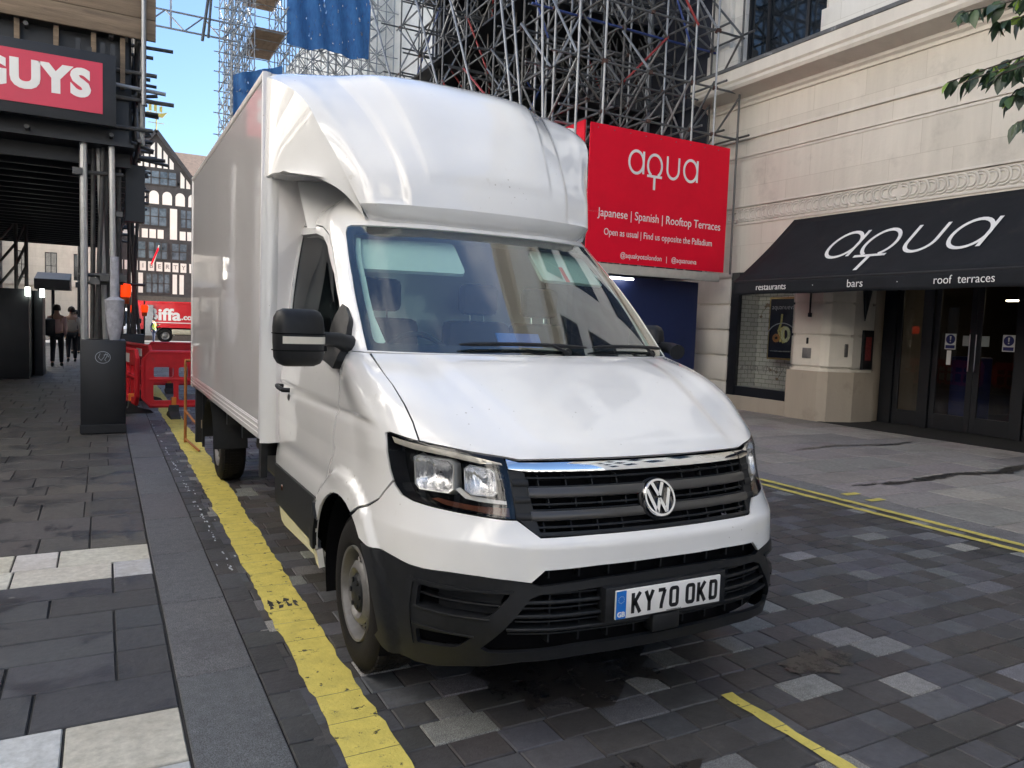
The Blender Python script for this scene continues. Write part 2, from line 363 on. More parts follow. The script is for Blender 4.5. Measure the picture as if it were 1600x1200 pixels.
# ------------------------------------------------------------------ box van: body surface as stacked plan curves
UK=np.array([0,.3,.55,.72,.86,.98,1.10,1.5,2.1,2.7,3.3])
def side(x0,y0,x1,xr,yr=2.62):
    ys=[y0,y0+(yr-y0)*.19,y0+(yr-y0)*.48,y0+(yr-y0)*.76,yr]
    xs=[x0,x1,(x1+xr)/2+.003,xr,xr-.004]
    return list(zip(xs,ys))
BR={
 0.28:[(0.000,0.030),(0.300,0.040),(0.550,0.085),(0.710,0.178),(0.815,0.305),(0.880,0.420),(0.915,0.52),(0.955,0.897),(0.961,1.502),(0.960,2.104),(0.956,2.620)],
 0.45:[(0.000,0.000),(0.300,0.011),(0.550,0.056),(0.720,0.145),(0.850,0.285),(0.918,0.425),(0.950,0.536),(0.980,0.899),(0.986,1.507),(0.985,2.106),(0.981,2.620)],
 0.62:[(0.000,0.014),(0.300,0.028),(0.550,0.076),(0.720,0.158),(0.855,0.290),(0.925,0.427),(0.960,0.543),(0.992,0.906),(0.996,1.512),(0.993,2.109),(0.989,2.620)],
 0.767:[(0.000,0.020),(0.300,0.036),(0.550,0.086),(0.720,0.167),(0.855,0.307),(0.925,0.442),(0.960,0.560),(0.992,0.922),(0.996,1.523),(0.993,2.114),(0.989,2.620)],
 0.8:[(0.000,0.052),(0.300,0.067),(0.550,0.115),(0.720,0.191),(0.850,0.321),(0.915,0.446),(0.952,0.561),(0.989,0.925),(0.994,1.525),(0.992,2.115),(0.988,2.620)],
 0.93:[(0.000,0.100),(0.300,0.116),(0.550,0.168),(0.720,0.248),(0.835,0.378),(0.895,0.488),(0.940,0.581),(0.982,0.938),(0.989,1.533),(0.990,2.118),(0.986,2.620)],
 1.06:[(0.000,0.150),(0.300,0.168),(0.550,0.216),(0.720,0.287),(0.835,0.397),(0.907,0.497),(0.952,0.593),(0.980,0.962),(0.987,1.551),(0.988,2.127),(0.984,2.620)],
 1.1:[(0.000,0.205),(0.300,0.220),(0.550,0.262),(0.720,0.324),(0.838,0.423),(0.912,0.518),(0.955,0.621),(0.979,0.989),(0.986,1.570),(0.987,2.135),(0.983,2.620)],
 1.17:[(0.000,0.345),(0.300,0.356),(0.550,0.386),(0.720,0.431),(0.848,0.510),(0.922,0.600),(0.966,0.705),(0.978,1.066),(0.985,1.622),(0.985,2.159),(0.981,2.620)],
 1.27:[(0.000,0.565),(0.300,0.574),(0.550,0.591),(0.727,0.613),(0.857,0.655),(0.932,0.730),(0.970,0.869),(0.973,1.220),(0.977,1.726),(0.977,2.207),(0.973,2.620)],
 1.36:[(0.000,0.775),(0.300,0.784),(0.550,0.802),(0.728,0.823),(0.849,0.856),(0.921,0.921),(0.955,1.044),(0.961,1.365),(0.966,1.819),(0.967,2.250),(0.963,2.620)],
 1.43:[(0.000,0.945),(0.300,0.962),(0.550,1.005),(0.710,1.050),(0.815,1.100),(0.890,1.155),(0.925,1.220),(0.942,1.486),(0.951,1.892),(0.955,2.284),(0.951,2.620)],
 1.75:[(0.000,1.275),(0.300,1.290),(0.550,1.335),(0.700,1.385),(0.800,1.440),(0.866,1.490),(0.894,1.560),(0.910,1.761),(0.920,2.069),(0.925,2.366),(0.921,2.620)],
 2.08:[(0.000,1.620),(0.300,1.637),(0.520,1.685),(0.655,1.740),(0.735,1.790),(0.787,1.850),(0.820,1.920),(0.850,2.053),(0.863,2.256),(0.870,2.452),(0.866,2.620)],
 2.2:[(0.000,1.760),(0.300,1.775),(0.480,1.820),(0.600,1.880),(0.680,1.930),(0.730,1.990),(0.765,2.040),(0.800,2.150),(0.813,2.318),(0.820,2.481),(0.816,2.620)],
 2.3:[(0.000,2.000),(0.250,2.010),(0.420,2.040),(0.530,2.080),(0.600,2.120),(0.640,2.170),(0.670,2.200),(0.680,2.280),(0.693,2.402),(0.700,2.519),(0.696,2.620)]}
ZK=np.array(sorted(BR));NET=np.array([BR[z] for z in ZK])  # nz,nu,2
ZONES=[(0,3),(3,6),(6,11),(11,13),(13,15)]
def slopes(x,y):
    h=np.diff(x);d=np.diff(y,axis=0)/h.reshape((-1,)+(1,)*(y.ndim-1))
    m=np.zeros_like(y)
    if len(x)==2:m[:]=d[0];return m
    for i in range(1,len(x)-1):m[i]=(h[i]*d[i-1]+h[i-1]*d[i])/(h[i]+h[i-1])
    m[0]=d[0]*1.5-m[1]*.5;m[-1]=d[-1]*1.5-m[-2]*.5
    return m
def herm(x,y,m,t):
    i=int(np.clip(np.searchsorted(x,t)-1,0,len(x)-2));h=x[i+1]-x[i];s=(t-x[i])/h
    return (2*s**3-3*s**2+1)*y[i]+(s**3-2*s**2+s)*h*m[i]+(3*s**2-2*s**3)*y[i+1]+(s**3-s**2)*h*m[i+1]
ZM=[slopes(ZK[a:b+1],NET[a:b+1]) for a,b in ZONES]
def row(z):
    for k,(a,b) in enumerate(ZONES):
        if z<=ZK[b] or k==len(ZONES)-1:break
    return herm(ZK[a:b+1],NET[a:b+1],ZM[k],z)
_c={}
def S(u,z):
    """left/right by sign of u; returns van-local xyz"""
    s=-1 if u<0 else 1;u=abs(u)
    k=round(z,5)
    if k not in _c:
        r=row(z);m=slopes(UK,r);m[0]=[m[0][0],0];_c[k]=(r,m)
    r,m=_c[k];p=herm(UK,r,m,u)
    return np.array([s*p[0],p[1],z])
def NRM(u,z):
    e=.004;a=S(u+e,z)-S(u-e,z);b=S(u,z+e)-S(u,z-e);n=np.cross(a,b);n/=np.linalg.norm(n);
    return n

def vS(u, z, off=0., disp=None):
    p = S(u, z)
    d = off + (disp(u, z, p) if disp else 0.)
    if d:
        e = .004; a = S(u + e, z) - S(u - e, z); b = S(u, z + e) - S(u, z - e)
        n = np.cross(a, b); n = n / (np.linalg.norm(n) + 1e-9)
        p = p + n * d
    return p
def sst(a, b, x):
    t = min(1, max(0, (x - a) / (b - a))); return t * t * (3 - 2 * t)
WCY, WCZ = 1.06, .35
def body_disp(u, z, p):
    d = 0.
    au = abs(u)
    # wheel-arch flare
    if au > .98 and z < 1.0:
        r = math.hypot(p[1] - WCY, p[2] - WCZ)
        d += .026 * (1 - sst(.515, .56, r)) * sst(.98, 1.16, au)
    # character line along fender and door
    if au > 1.0 and .98 < z < 1.34:
        zc = 1.152 + .008 * (p[1] - 1.2)
        k = sst(1.08, 1.3, au)
        d += -.012 * math.exp(-((z - zc) / .016) ** 2) * k + .006 * sst(.0, .05, zc - z) * k * (1 - sst(.10, .25, zc - z))
    # concave lower door
    if au > 1.5 and z < 1.0:
        d += -.010 * math.exp(-((z - .80) / .05) ** 2) * sst(1.5, 2.0, au)
    # bonnet raised centre
    if 1.05 < z < 1.45 and au < .95:
        ue = .50 + .10 * sst(1.07, 1.40, z)
        d += .011 * (1 - sst(ue - .035, ue + .05, au)) * sst(1.055, 1.12, z) * (1 - sst(1.38, 1.44, z))
        d += .005 * sst(.69, .77, au) * (1 - sst(.79, .88, au)) * sst(1.10, 1.16, z) * (1 - sst(1.38, 1.44, z))
    return d
def uofY(Y, z):
    a, b = 1.0, 3.3
    for _ in range(30):
        m = (a + b) / 2
        if S(m, z)[1] < Y: a = m
        else: b = m
    return m
def U(l):
    """outline entries: (u,z) or ('y',Y,z)"""
    return [((uofY(p[1], p[2]), p[2]) if p[0] == 'y' else (p[0], p[1])) for p in l]
def dens(poly, s):
    o = []
    for i in range(len(poly)):
        a = Vector(poly[i]); b = Vector(poly[(i + 1) % len(poly)]); n = max(1, int((b - a).length / s))
        for k in range(n): o.append(tuple(a.lerp(b, k / n)))
    return o
def inside(x, y, P):
    c = False; j = len(P) - 1
    for i in range(len(P)):
        xi, yi = P[i]; xj, yj = P[j]
        if (yi > y) != (yj > y) and x < (xj - xi) * (y - yi) / (yj - yi) + xi: c = not c
        j = i
    return c
def pdist(x, y, poly):
    return min(abs(x - a) + abs(y - b) for a, b in poly)
def circle(poly_n=40): pass
def round_poly(P, r=.02, n=4):
    o = []
    N = len(P)
    for i in range(N):
        a = Vector(P[i - 1]); b = Vector(P[i]); c = Vector(P[(i + 1) % N])
        d1 = (a - b); d2 = (c - b); k = min(r, d1.length * .45, d2.length * .45)
        p = b + d1.normalized() * k; q = b + d2.normalized() * k
        for j in range(n + 1):
            t = j / n; o.append(tuple((1 - t) ** 2 * p + 2 * t * (1 - t) * b + t * t * q))
    return o
def panel(name, outline, m, parent, holes=(), g=.035, off=0., disp=body_disp, thick=.012, mirror=False, surf=None):
    surf = surf or vS
    loops = [dens(outline, g * .8)] + [dens(h, g * .8) for h in holes]
    pts = []; edges = []
    for lp in loops:
        o = len(pts); pts += lp; edges += [(o + i, o + (i + 1) % len(lp)) for i in range(len(lp))]
    bp = list(pts)
    xs = [p[0] for p in loops[0]]; ys = [p[1] for p in loops[0]]
    gx = np.arange(min(xs), max(xs), g); gy = np.arange(min(ys), max(ys), g * .62)
    bpa = np.array(bp)
    for iy, y in enumerate(gy):
        for x in gx:
            x2 = x + (g * .5 if iy % 2 else 0)
            if np.min(np.abs(bpa[:, 0] - x2) + np.abs(bpa[:, 1] - y)) < g * .42: continue
            if inside(x2, y, loops[0]) and not any(inside(x2, y, h) for h in loops[1:]): pts.append((x2, y))
    vs, es, fs, *_ = delaunay_2d_cdt([Vector(p) for p in pts], edges, [], 0, 1e-6)
    tris = []
    for f in fs:
        cx = sum(vs[i][0] for i in f) / len(f); cy = sum(vs[i][1] for i in f) / len(f)
        if inside(cx, cy, loops[0]) and not any(inside(cx, cy, h) for h in loops[1:]): tris.append(tuple(f))
    sgn = -1 if mirror else 1
    P3 = []; NN = []
    e = .003
    for v in vs:
        p = surf(v[0], v[1], off, disp)
        a = surf(v[0] + e, v[1], off, disp) - surf(v[0] - e, v[1], off, disp)
        b = surf(v[0], v[1] + e, off, disp) - surf(v[0], v[1] - e, off, disp)
        n = np.cross(a, b); n = n / (np.linalg.norm(n) + 1e-9)
        P3.append(Vector((sgn * p[0], p[1], p[2]))); NN.append(Vector((sgn * n[0], n[1], n[2])))
    # orient: outward is away from the middle of the cab
    nv = len(P3)
    cnt = {}
    for t in tris:
        for i in range(3):
            k = (t[i], t[(i + 1) % 3]); cnt[k] = 1
    t0 = tris[len(tris) // 2]; fn = (P3[t0[1]] - P3[t0[0]]).cross(P3[t0[2]] - P3[t0[0]])
    if fn.dot(NN[t0[0]]) < 0: tris = [tuple(reversed(t)) for t in tris]; cnt = {(b, a): 1 for (a, b) in cnt}
    faces = list(tris); verts = list(P3); norms = {}
    if thick:
        verts += [P3[i] - NN[i] * thick for i in range(nv)]
        faces += [tuple(nv + i for i in reversed(t)) for t in tris]
        rim = [(a, b) for (a, b) in cnt if (b, a) not in cnt]
        faces += [(b, a, nv + a, nv + b) for (a, b) in rim]
    me = bpy.data.meshes.new(name); me.from_pydata(verts, [], faces); me.materials.append(m)
    me.polygons.foreach_set('use_smooth', [True] * len(me.polygons))
    # per-loop normals: analytic on the two skins, flat on the rim
    ln = []
    nt_ = len(tris)
    for pi, pl in enumerate(me.polygons):
        for vi in pl.vertices:
            if pi < nt_: ln.append(NN[vi])
            elif pi < 2 * nt_: ln.append(-NN[vi - nv])
            else: ln.append(pl.normal.copy())
    me.normals_split_custom_set(ln)
    me.update()
    o = bpy.data.objects.new(name, me); link(o, parent)
    return o
def both(name, outline, m, parent, **k):
    a = panel(name, outline, m, parent, **k); b = panel(name, outline, m, parent, mirror=True, **k); return a, b
def sym(half):
    """half outline from centre-line to centre-line, u<=0 side given with positive u; returns closed symmetric loop"""
    return [(u, z) for u, z in half] + [(-u, z) for u, z in reversed(half) if abs(u) > 1e-6]

VAN = empty('box_van', (1.948, 2.256, 0), 'white box van with a bulging roof fairing parked beside the yellow line', 'van')
PT = MT['paint']
# ---- traced outlines (u>0; mirrored for the other side)
lamp = [(1.077,1.122),(1.044,1.129),(.915,1.113),(.811,1.100),(.705,1.085),(.619,1.074),(.613,1.059),(.606,1.002),(.603,.927),(.602,.857),(.643,.859),(.730,.869),(.830,.878),(.905,.883),(.975,.888),(1.036,.902),(1.077,.932),(1.102,.989),(1.108,1.057)]
lampT = [(.627,1.077),(.716,1.089),(.826,1.104),(.922,1.116)]
bshut = [(.942,1.425),(.918,1.35),(.902,1.31),(.892,1.24),(.892,1.18),(.906,1.116)]
gp = .004
bonnet = sym([(0,1.427),(.55,1.427),(.93,1.425)] + [(u - gp, z) for u, z in bshut[1:]] + [(.811,1.105),(.705,1.090),(.619,1.079),(.564,1.069),(.3,1.069),(0,1.069)])
panel('bonnet', bonnet, PT, VAN, g=.021)
archpts = []
for a in np.arange(-28, 215, 9):
    if True: archpts.append((WCY - .44 * math.cos(R(a)), WCZ + .44 * math.sin(R(a))))
arch_f = [p for p in archpts if p[0] < WCY]; 
def archU(a0, a1, r=.44, st=8):
    """arch points by angle: 0 = towards the front, 180 = towards the rear"""
    n = max(2, int(abs(a1 - a0) / st)); o = []
    for i in range(n + 1):
        a = a0 + (a1 - a0) * i / n
        Y = WCY - r * math.cos(R(a)); z = WCZ + r * math.sin(R(a)); o.append((uofY(Y, z), z))
    return o
# fender
fend = [(u + gp, z) for u, z in bshut] + [(1.044,1.135),(1.083,1.128),(1.116,1.060),(1.110,.989),(1.092,.946),(1.207,.856)] + archU(66, 142) \
     + U([('y',1.44,.66),('y',1.43,.70),('y',1.40,.78),('y',1.32,.87),('y',1.262,.93),('y',1.245,1.05),('y',1.236,1.15),('y',1.24,1.30),('y',1.25,1.40)]) + [(1.10,1.427)]
both('fender', fend, PT, VAN, g=.03)
# white upper bumper
wb = [(0,.796),(.3,.796),(.528,.793),(.598,.851),(.643,.853),(.730,.863),(.830,.872),(.905,.877),(.975,.882),(1.040,.896),(1.081,.928),(1.088,.937),(1.204,.848)] + archU(63, 47) \
   + [(1.24,.662),(1.14,.665),(1.039,.658),(.969,.650),(.916,.650),(.830,.657),(.741,.655),(.642,.646),(.571,.636),(.522,.680),(.3,.688),(0,.690)]
panel('upper_bumper', sym(wb), PT, VAN, g=.026)
# black lower bumper with openings
bb = [(0,.643),(.3,.638),(.54,.622),(.571,.632),(.642,.642),(.741,.651),(.830,.653),(.916,.646),(.969,.646),(1.039,.654),(1.14,.661),(1.24,.658)] + archU(43.5, 12) + archU(4, -3) \
   + [(1.26,.29),(1.20,.262),(1.10,.255),(.99,.256),(.886,.268),(.778,.300),(.6,.340),(.4,.352),(0,.352)]
h1 = round_poly([(.931,.585),(.640,.594),(.690,.532),(.712,.508),(.941,.497)], .012)
h2 = round_poly([(.95,.408),(.757,.428),(.806,.372),(.956,.345)], .012)
hc = [(.58,.598),(.3,.606),(0,.607)]
hcl = sym([(0,.606),(.3,.605),(.535,.594),(.575,.578),(.67,.46),(.735,.385),(.71,.372),(.41,.395),(0,.395)])
neg = lambda P: [(-u, z) for u, z in P]
panel('lower_bumper', sym(bb), MT['black'], VAN, holes=[h1, neg(h1), h2, neg(h2), hcl], g=.03, thick=.02)
panel('bumper_backing', sym([(0,.70),(.6,.70),(.6,.64),(1.02,.64),(1.05,.34),(.8,.36),(0,.37)]), MT['void'], VAN, thick=0, g=.05, surf=lambda u, z, o=0, d=None: S(u, .55)[:3] * np.array([.96, 1, 0]) + np.array([0, .075, z]))
def bar(name, u0, u1, z0, z1, o0, o1, m, parent, n=26, dz=0.):
    """moulding that follows the body: cross-section z0..z1, offsets o0 (back) .. o1 (front)"""
    b = MB(); rows = []
    for i in range(n + 1):
        u = u0 + (u1 - u0) * i / n; sh = dz * i / n
        zm = (z0 + z1) / 2; c = .25 * (z1 - z0)
        sec = [(z0, o0), (z0, o1 - c * .6), (z0 + c, o1), (z1 - c, o1), (z1, o1 - c * .6), (z1, o0)]
        rows.append([vS(u, z + sh, o) for z, o in sec])
    b.grid(rows); k = len(rows[0]); b.add(rows[0], [tuple(range(k))]); b.add(rows[-1], [tuple(range(k))])
    return b.build(name, m, parent, smooth=35)
for z in (.555, .505, .455): bar('bumper_slat', -.585 - (.60 - z) * .5, .585 + (.60 - z) * .5, z, z + .013, -.07, -.008, MT['black'], VAN)
for z in (.585, .535, .485, .435): bar('bumper_slat', -.57 - (.60 - z) * .5, .57 + (.60 - z) * .5, z, z + .006, -.07, -.028, MT['black'], VAN)
pb = MB()
for u in np.arange(-.5, .51, .125):
    for (za, zb, oo) in ((.40, .605, -.04), (.64, .695, -.035)):
        a = vS(u, za, oo); b_ = vS(u, zb, oo); pb.box(a[0] - .004, a[0] + .004, min(a[1], b_[1]), max(a[1], b_[1]) + .03, za, zb)
build_split(pb, 'bumper_rib', MT['black'], VAN)
for s in (-1, 1):
    bar('fog_slat', s * .67, s * .94, .543, .549, -.06, -.02, MT['black'], VAN, n=10)
    bar('fog_slat', s * .71, s * .95, .494, .502, -.06, .006, MT['black'], VAN, n=10)
    bar('fog_slat', s * .755, s * .96, .424, .432, -.06, .006, MT['black'], VAN, n=10)
    panel('fog_blank', [(s * u, z) for u, z in [(.88,.585),(.66,.585),(.70,.51),(.88,.505)]], MT['black'], VAN, off=-.045, g=.05, thick=0)
    panel('fog_surround', [(s * u, z) for u, z in round_poly([(.965,.606),(.628,.606),(.622,.598),(.95,.593),(.962,.50),(.972,.335),(.984,.335),(.978,.50)], .006)], MT['black'], VAN, off=.006, g=.05, thick=.01)
# radar cover and plate
b = MB(); p = vS(.05, .43); b.box(-.075, .06, p[1] - .012, p[1] + .05, .405, .475, .008); b.build('sensor_cover', MT['black'], VAN, smooth=30)
b = MB(); b.box(-.30, .30, -.006, .06, .472, .608, .008); b.build('plate_holder', MT['black'], VAN, smooth=30)
PL = MB(); PL.box(-.26, .26, -.016, -.0065, .4845, .5955, .003)
plate = PL.build('number_plate', MT['plate'], VAN, smooth=30)
pf = lambda a, b_, h=0.: (a, -.0163 - h, .54 + b_)
b = MB(); b.box(-.2585, -.2135, -.0172, -.0162, .4865, .5935); b.build('plate_band', MT['plateblue'], plate)
glyph = {
 'K': [[(0,0),(0,1)], [(.02,.40),(.56,1)], [(.17,.56),(.58,0)]],
 'Y': [[(0,1),(.29,.48),(.29,0)], [(.29,.48),(.58,1)]],
 '7': [[(0,.93),(.56,.93)], [(.545,.93),(.40,.55),(.29,.2),(.27,0)]],
 '0': [[(.0,.25),(.0,.75)] + arc(.14,.79,.14,.14,180,90,5) + arc(.42,.79,.14,.14,90,0,5) + arc(.42,.21,.14,.14,0,-90,5) + arc(.14,.21,.14,.14,-90,-180,5)],
 'D': [[(-.05,.93),(.36,.93)] + arc(.40,.77,.14,.16,80,0,5) + arc(.40,.23,.14,.16,0,-90,5) + [(-.05,.07)], [(.05,.07),(.05,.93)]],
}
x = -.185; b = MB()
for ch in 'KY70 OKD'.replace('O', '0'):
    if ch == ' ': x += .022; continue
    for st in glyph[ch]:
        cl = ch == '0'
        pts = [(x + (.004 if ch != '0' else .006) + q[0] * .066 * .9, -.0395 + q[1] * .079) for q in st]
        if ch in 'KY7': pts = [(q[0], q[1]) for q in pts]
        stroke(pts, .0150, lambda a, c, h: pf(a, c, h), h1=.0012, mb=b, closed=cl)
    x += .0605
b.build('plate_characters', MT['ink'], plate)
put_text('plate_country_letters', 'GB', .027, lambda a, c, h: (a - .236, -.0175 - h, .503 + c), MT['white'], plate, bold=.0006)
b = MB()
for k in range(12): b.lathe([(0, .0), (0, .0016)], (-.236 + .013 * math.cos(k * math.pi / 6), -.0176, .560 + .013 * math.sin(k * math.pi / 6)), axis='y', n=5)
b.build('plate_stars', MT['plate'], plate)
put_text('plate_maker_line', 'www.premierplates.co.uk', .0072, lambda a, c, h: (a + .02, -.0167 - h * .2, .4895 + c), MT['ink'], plate)

# ---- grille
panel('grille_backing', sym([(0,1.066),(.57,1.066),(.62,1.03),(.62,.86),(.54,.80),(0,.80)]), MT['void'], VAN, thick=0, g=.04, surf=lambda u, z, o=0, d=None: np.array([S(u, z)[0], .05 + .42 * (z - .80) + .045 + .13 * (u / .6) ** 2, z]))
both('grille_side_trim', [(.610,1.030),(.598,.862),(.529,.797),(.522,.811),(.546,.95),(.552,1.02),(.565,1.028)], MT['black'], VAN, off=-.004, g=.04, disp=None)
for z in (.985, .925, .865): 
    for s in (-1, 1): bar('trim_step', s * .543, s * .600, z - .012, z + .012, -.01, .004, MT['black'], VAN, n=3, dz=-.008 * 0)
bar('grille_frame', -.535, .535, .800, .812, -.05, .0, MT['black'], VAN)
for z0, z1 in ((.932,.968), (.850,.884)): bar('grille_bar', -.546, .546, z0, z1, -.03, .004, MT['grey_bar'], VAN)
for z0 in (1.0, .968, .905, .884, .826): bar('grille_slat', -.548, .548, z0, z0 + .007, -.04, -.010, MT['black'], VAN)
b = MB()
for i, z in enumerate((.995, .915, .835)):
    for u in np.arange(-.5, .51, .111):
        uu = u + (.03 if i % 2 else 0)
        if abs(uu) < .06: continue
        a = vS(uu, z - .018, -.018); c = vS(uu, z + .018, -.018)
        b.add([(a[0] - .003, a[1], a[2]), (a[0] + .003, a[1], a[2]), (c[0] + .003, c[1], c[2]), (c[0] - .003, c[1], c[2]),
               (a[0] - .003, a[1] + .03, a[2]), (a[0] + .003, a[1] + .03, a[2]), (c[0] + .003, c[1] + .03, c[2]), (c[0] - .003, c[1] + .03, c[2])],
              [(0,1,2,3),(4,7,6,5),(0,4,5,1),(1,5,6,2),(2,6,7,3),(3,7,4,0)])
build_split(b, 'grille_rib', MT['black'], VAN)
panel('grille_chrome_strip', sym([(0,1.056),(.3,1.056),(.568,1.056),(.612,1.066),(.608,1.033),(.548,1.024),(.3,1.022),(0,1.022)]), MT['chrome'], VAN, off=.003, g=.04, disp=lambda u, z, p: .006 * math.cos((z - 1.041) / .02), thick=.01)
# ---- badge
ctr = vS(0, .912); tilt = math.atan2(.10, .26)
bd = MB(); 
def bf(a, b_, h): # badge face: leans back with the grille
    return (a, ctr[1] - .012 - h * math.cos(tilt) + b_ * math.sin(tilt), .912 + b_ * math.cos(tilt) + h * math.sin(tilt))
for pr in ([(.078,-.035),(.078,.004),(.074,.010),(.066,.010),(.064,.004),(.064,-.005)],):
    rows = [[bf(r * math.cos(t), r * math.sin(t), h) for r, h in pr] for t in np.linspace(0, 2 * math.pi, 49)]
    bd.grid(rows)
badge = bd.build('badge_ring', MT['chrome'], VAN, smooth=40)
b = MB(); rows = [[bf(r * math.cos(t), r * math.sin(t), -.004) for r in (.0001, .066)] for t in np.linspace(0, 2 * math.pi, 41)]; b.grid(rows); b.build('badge_field', MT['gloss'], badge)
b = MB(); rows = [[bf(r * math.cos(t), r * math.sin(t), -.0352 + hh) for r, hh in ((.0001, 0.), (.083, 0.), (.086, .02), (.079, .026))] for t in np.linspace(0, 2 * math.pi, 41)]; b.grid(rows); b.build('badge_base', MT['black'], badge)
b = MB()
for pts in ([(-.026,.059),(-.002,.008)], [(.026,.059),(.002,.008)], [(-.055,.034),(-.0225,-.058)], [(-.0225,-.058),(.0,-.004)], [(.0,-.004),(.0225,-.058)], [(.0225,-.058),(.055,.034)]):
    stroke(pts, .0145, bf, h0=-.004, h1=.006, mb=b)
b.build('badge_letters', MT['chrome'], badge)

# ---- headlamps
for s in (-1, 1):
    mir = s > 0
    k = dict(mirror=not mir) if True else {}
    # panels are authored for u>0 which is the right-hand side of the picture; mirror gives the left
    kk = dict(mirror=(s < 0))
    hl = panel('headlamp', lamp, MT['clear'], VAN, off=-.001, g=.04, thick=.003, disp=None, **kk)
    panel('lamp_housing', lamp, MT['gloss'], hl, off=-.085, g=.05, thick=0, disp=None, **kk)
    # side wall of the bowl
    b = MB(); lp = dens(lamp, .04); sg = -1 if s < 0 else 1
    rw = [[(sg * q[0], q[1], q[2]) for q in (vS(u, z, -.003), vS(u, z, -.086))] for u, z in lp + lp[:1]]; b.grid(rw); b.build('lamp_rim', MT['black'], hl, smooth=True)
    # chrome brow with its cream reflection in the colour, amber indicator and bright blade
    panel('lamp_brow', [(1.06,1.118),(.94,1.107),(.81,1.094),(.69,1.079),(.622,1.068),(.620,1.050),(.71,1.064),(.84,1.076),(.96,1.082),(1.06,1.095)], mat('lamp_brow_trim', (.75, .70, .60), rough=.2, metal=.3, coat=1.) if 'lamp_brow_trim' not in bpy.data.materials else bpy.data.materials['lamp_brow_trim'], hl, off=-.012, g=.03, thick=.006, disp=lambda u, z, p: -.5 * max(0, 1.1 - z), **kk)
    panel('indicator_lens', [(.618,.897),(.74,.900),(.87,.912),(.90,.905),(.84,.892),(.73,.880),(.64,.868),(.616,.866)], MT['amber'], hl, off=-.03, g=.04, thick=.008, disp=None, **kk)
    panel('lamp_blade', [(.624,.922),(.715,.932),(.755,.935),(.786,.958),(.802,.950),(.77,.922),(.725,.916),(.624,.910)], MT['plate'], hl, off=-.028, g=.04, thick=.01, disp=None, **kk)
    for poly, dp in (([(.800,.948),(.820,.932),(.945,.930),(.968,.946),(.962,1.048),(.935,1.062),(.815,1.055),(.796,1.04)], .055), ([(.652,.950),(.668,.937),(.745,.936),(.764,.952),(.762,1.028),(.742,1.044),(.668,1.036),(.650,1.024)], .045)):
        cu = sum(q[0] for q in poly) / len(poly); cz = sum(q[1] for q in poly) / len(poly)
        b = MB(); rings = []
        for kf, of in ((.96, -.018), (.94, -.016), (.90, -.020), (.80, -.045), (.55, -.062), (.25, -.072), (.05, -.074)):
            rings.append([(sg * q[0], q[1], q[2]) for q in (vS(cu + (u - cu) * kf, cz + (z - cz) * kf, of) for u, z in dens(poly, .02) + [poly[0]])])
        b.grid(rings); b.build('reflector', MT['reflector'], hl, smooth=50)
        b = MB()
        b.grid([[(sg * q[0], q[1], q[2]) for q in (vS(cu + (u - cu) * kf, cz + (z - cz) * kf, of) for u, z in dens(poly, .02) + [poly[0]])] for kf, of in ((1.03, -.08), (1.03, -.018), (1.0, -.012), (.95, -.014))])
        b.build('reflector_bezel', mat('bright_bezel', (.62, .62, .60), rough=.25, metal=.4) if 'bright_bezel' not in bpy.data.materials else bpy.data.materials['bright_bezel'], hl, smooth=50)

# ---- windscreen, pillars, roof
wso = [(.950,1.436),(.943,1.59),(.945,1.79),(.968,1.96),(.982,2.045),(.968,2.078),(.93,2.088),(.27,2.086),(0,2.086)]
wsh = sym([(0,1.434),(.55,1.434)] + wso)
frame = sym([(0,1.4305),(.6,1.4305),(.945,1.4305),(1.10,1.4305),(1.10,1.63),(1.125,1.79),(1.17,1.95),(1.27,2.045),(1.57,2.10),(2.08,2.13),(3.28,2.145),(3.28,2.285),(1.1,2.285),(0,2.285)])
panel('cab_frame', frame, PT, VAN, holes=[wsh], g=.035)
def shrink(P, k):
    """offset a convex-ish loop inwards"""
    n = len(P); o = []
    A = sum(P[i][0] * P[(i + 1) % n][1] - P[(i + 1) % n][0] * P[i][1] for i in range(n)); sg = 1 if A > 0 else -1
    for i in range(n):
        a = Vector(P[i - 1]); b_ = Vector(P[i]); c = Vector(P[(i + 1) % n]); t = ((b_ - a).normalized() + (c - b_).normalized())
        if t.length < 1e-6: t = b_ - a
        t.normalize(); nn = Vector((-t.y, t.x)) * sg; o.append(tuple(b_ + nn * k))
    return o
wsg = shrink(wsh, .003)
ws = panel('windscreen', wsg, MT['screen'], VAN, off=-.002, g=.05, thick=0, disp=None)
inner = round_poly([(-.895,1.475),(-.885,1.60),(-.885,1.79),(-.905,1.95),(-.91,2.035),(.91,2.035),(.905,1.95),(.885,1.79),(.885,1.60),(.895,1.475)], .03)
panel('screen_border', wsg, MT['gloss'], ws, holes=[inner], off=-.006, g=.05, thick=0, disp=None)
for s in (-1, 1):
    panel('pillar_trim', [(s * u, z) for u, z in [(.905,1.47),(.895,1.6),(.895,1.8),(.915,1.95),(.90,2.04),(.86,2.04),(.865,1.95),(.848,1.8),(.845,1.62),(.82,1.50)]], MT['visor'], VAN, off=-.035, g=.05, thick=0, disp=None)
b = MB(); b.box(-.042, -.004, 1.532, 1.5345, 1.865, 1.93, .0)
tx = vS(.38, 1.86, -.009); tg = MB(); tg.grid([[vS(.355, z, -.010) for z in (1.84, 1.885, 1.93)], [vS(.385, z, -.010) for z in (1.84, 1.885, 1.93)]]); tg.build('red_tag', mat('red_tag_plastic', (.85, .03, .05), rough=.4), ws)
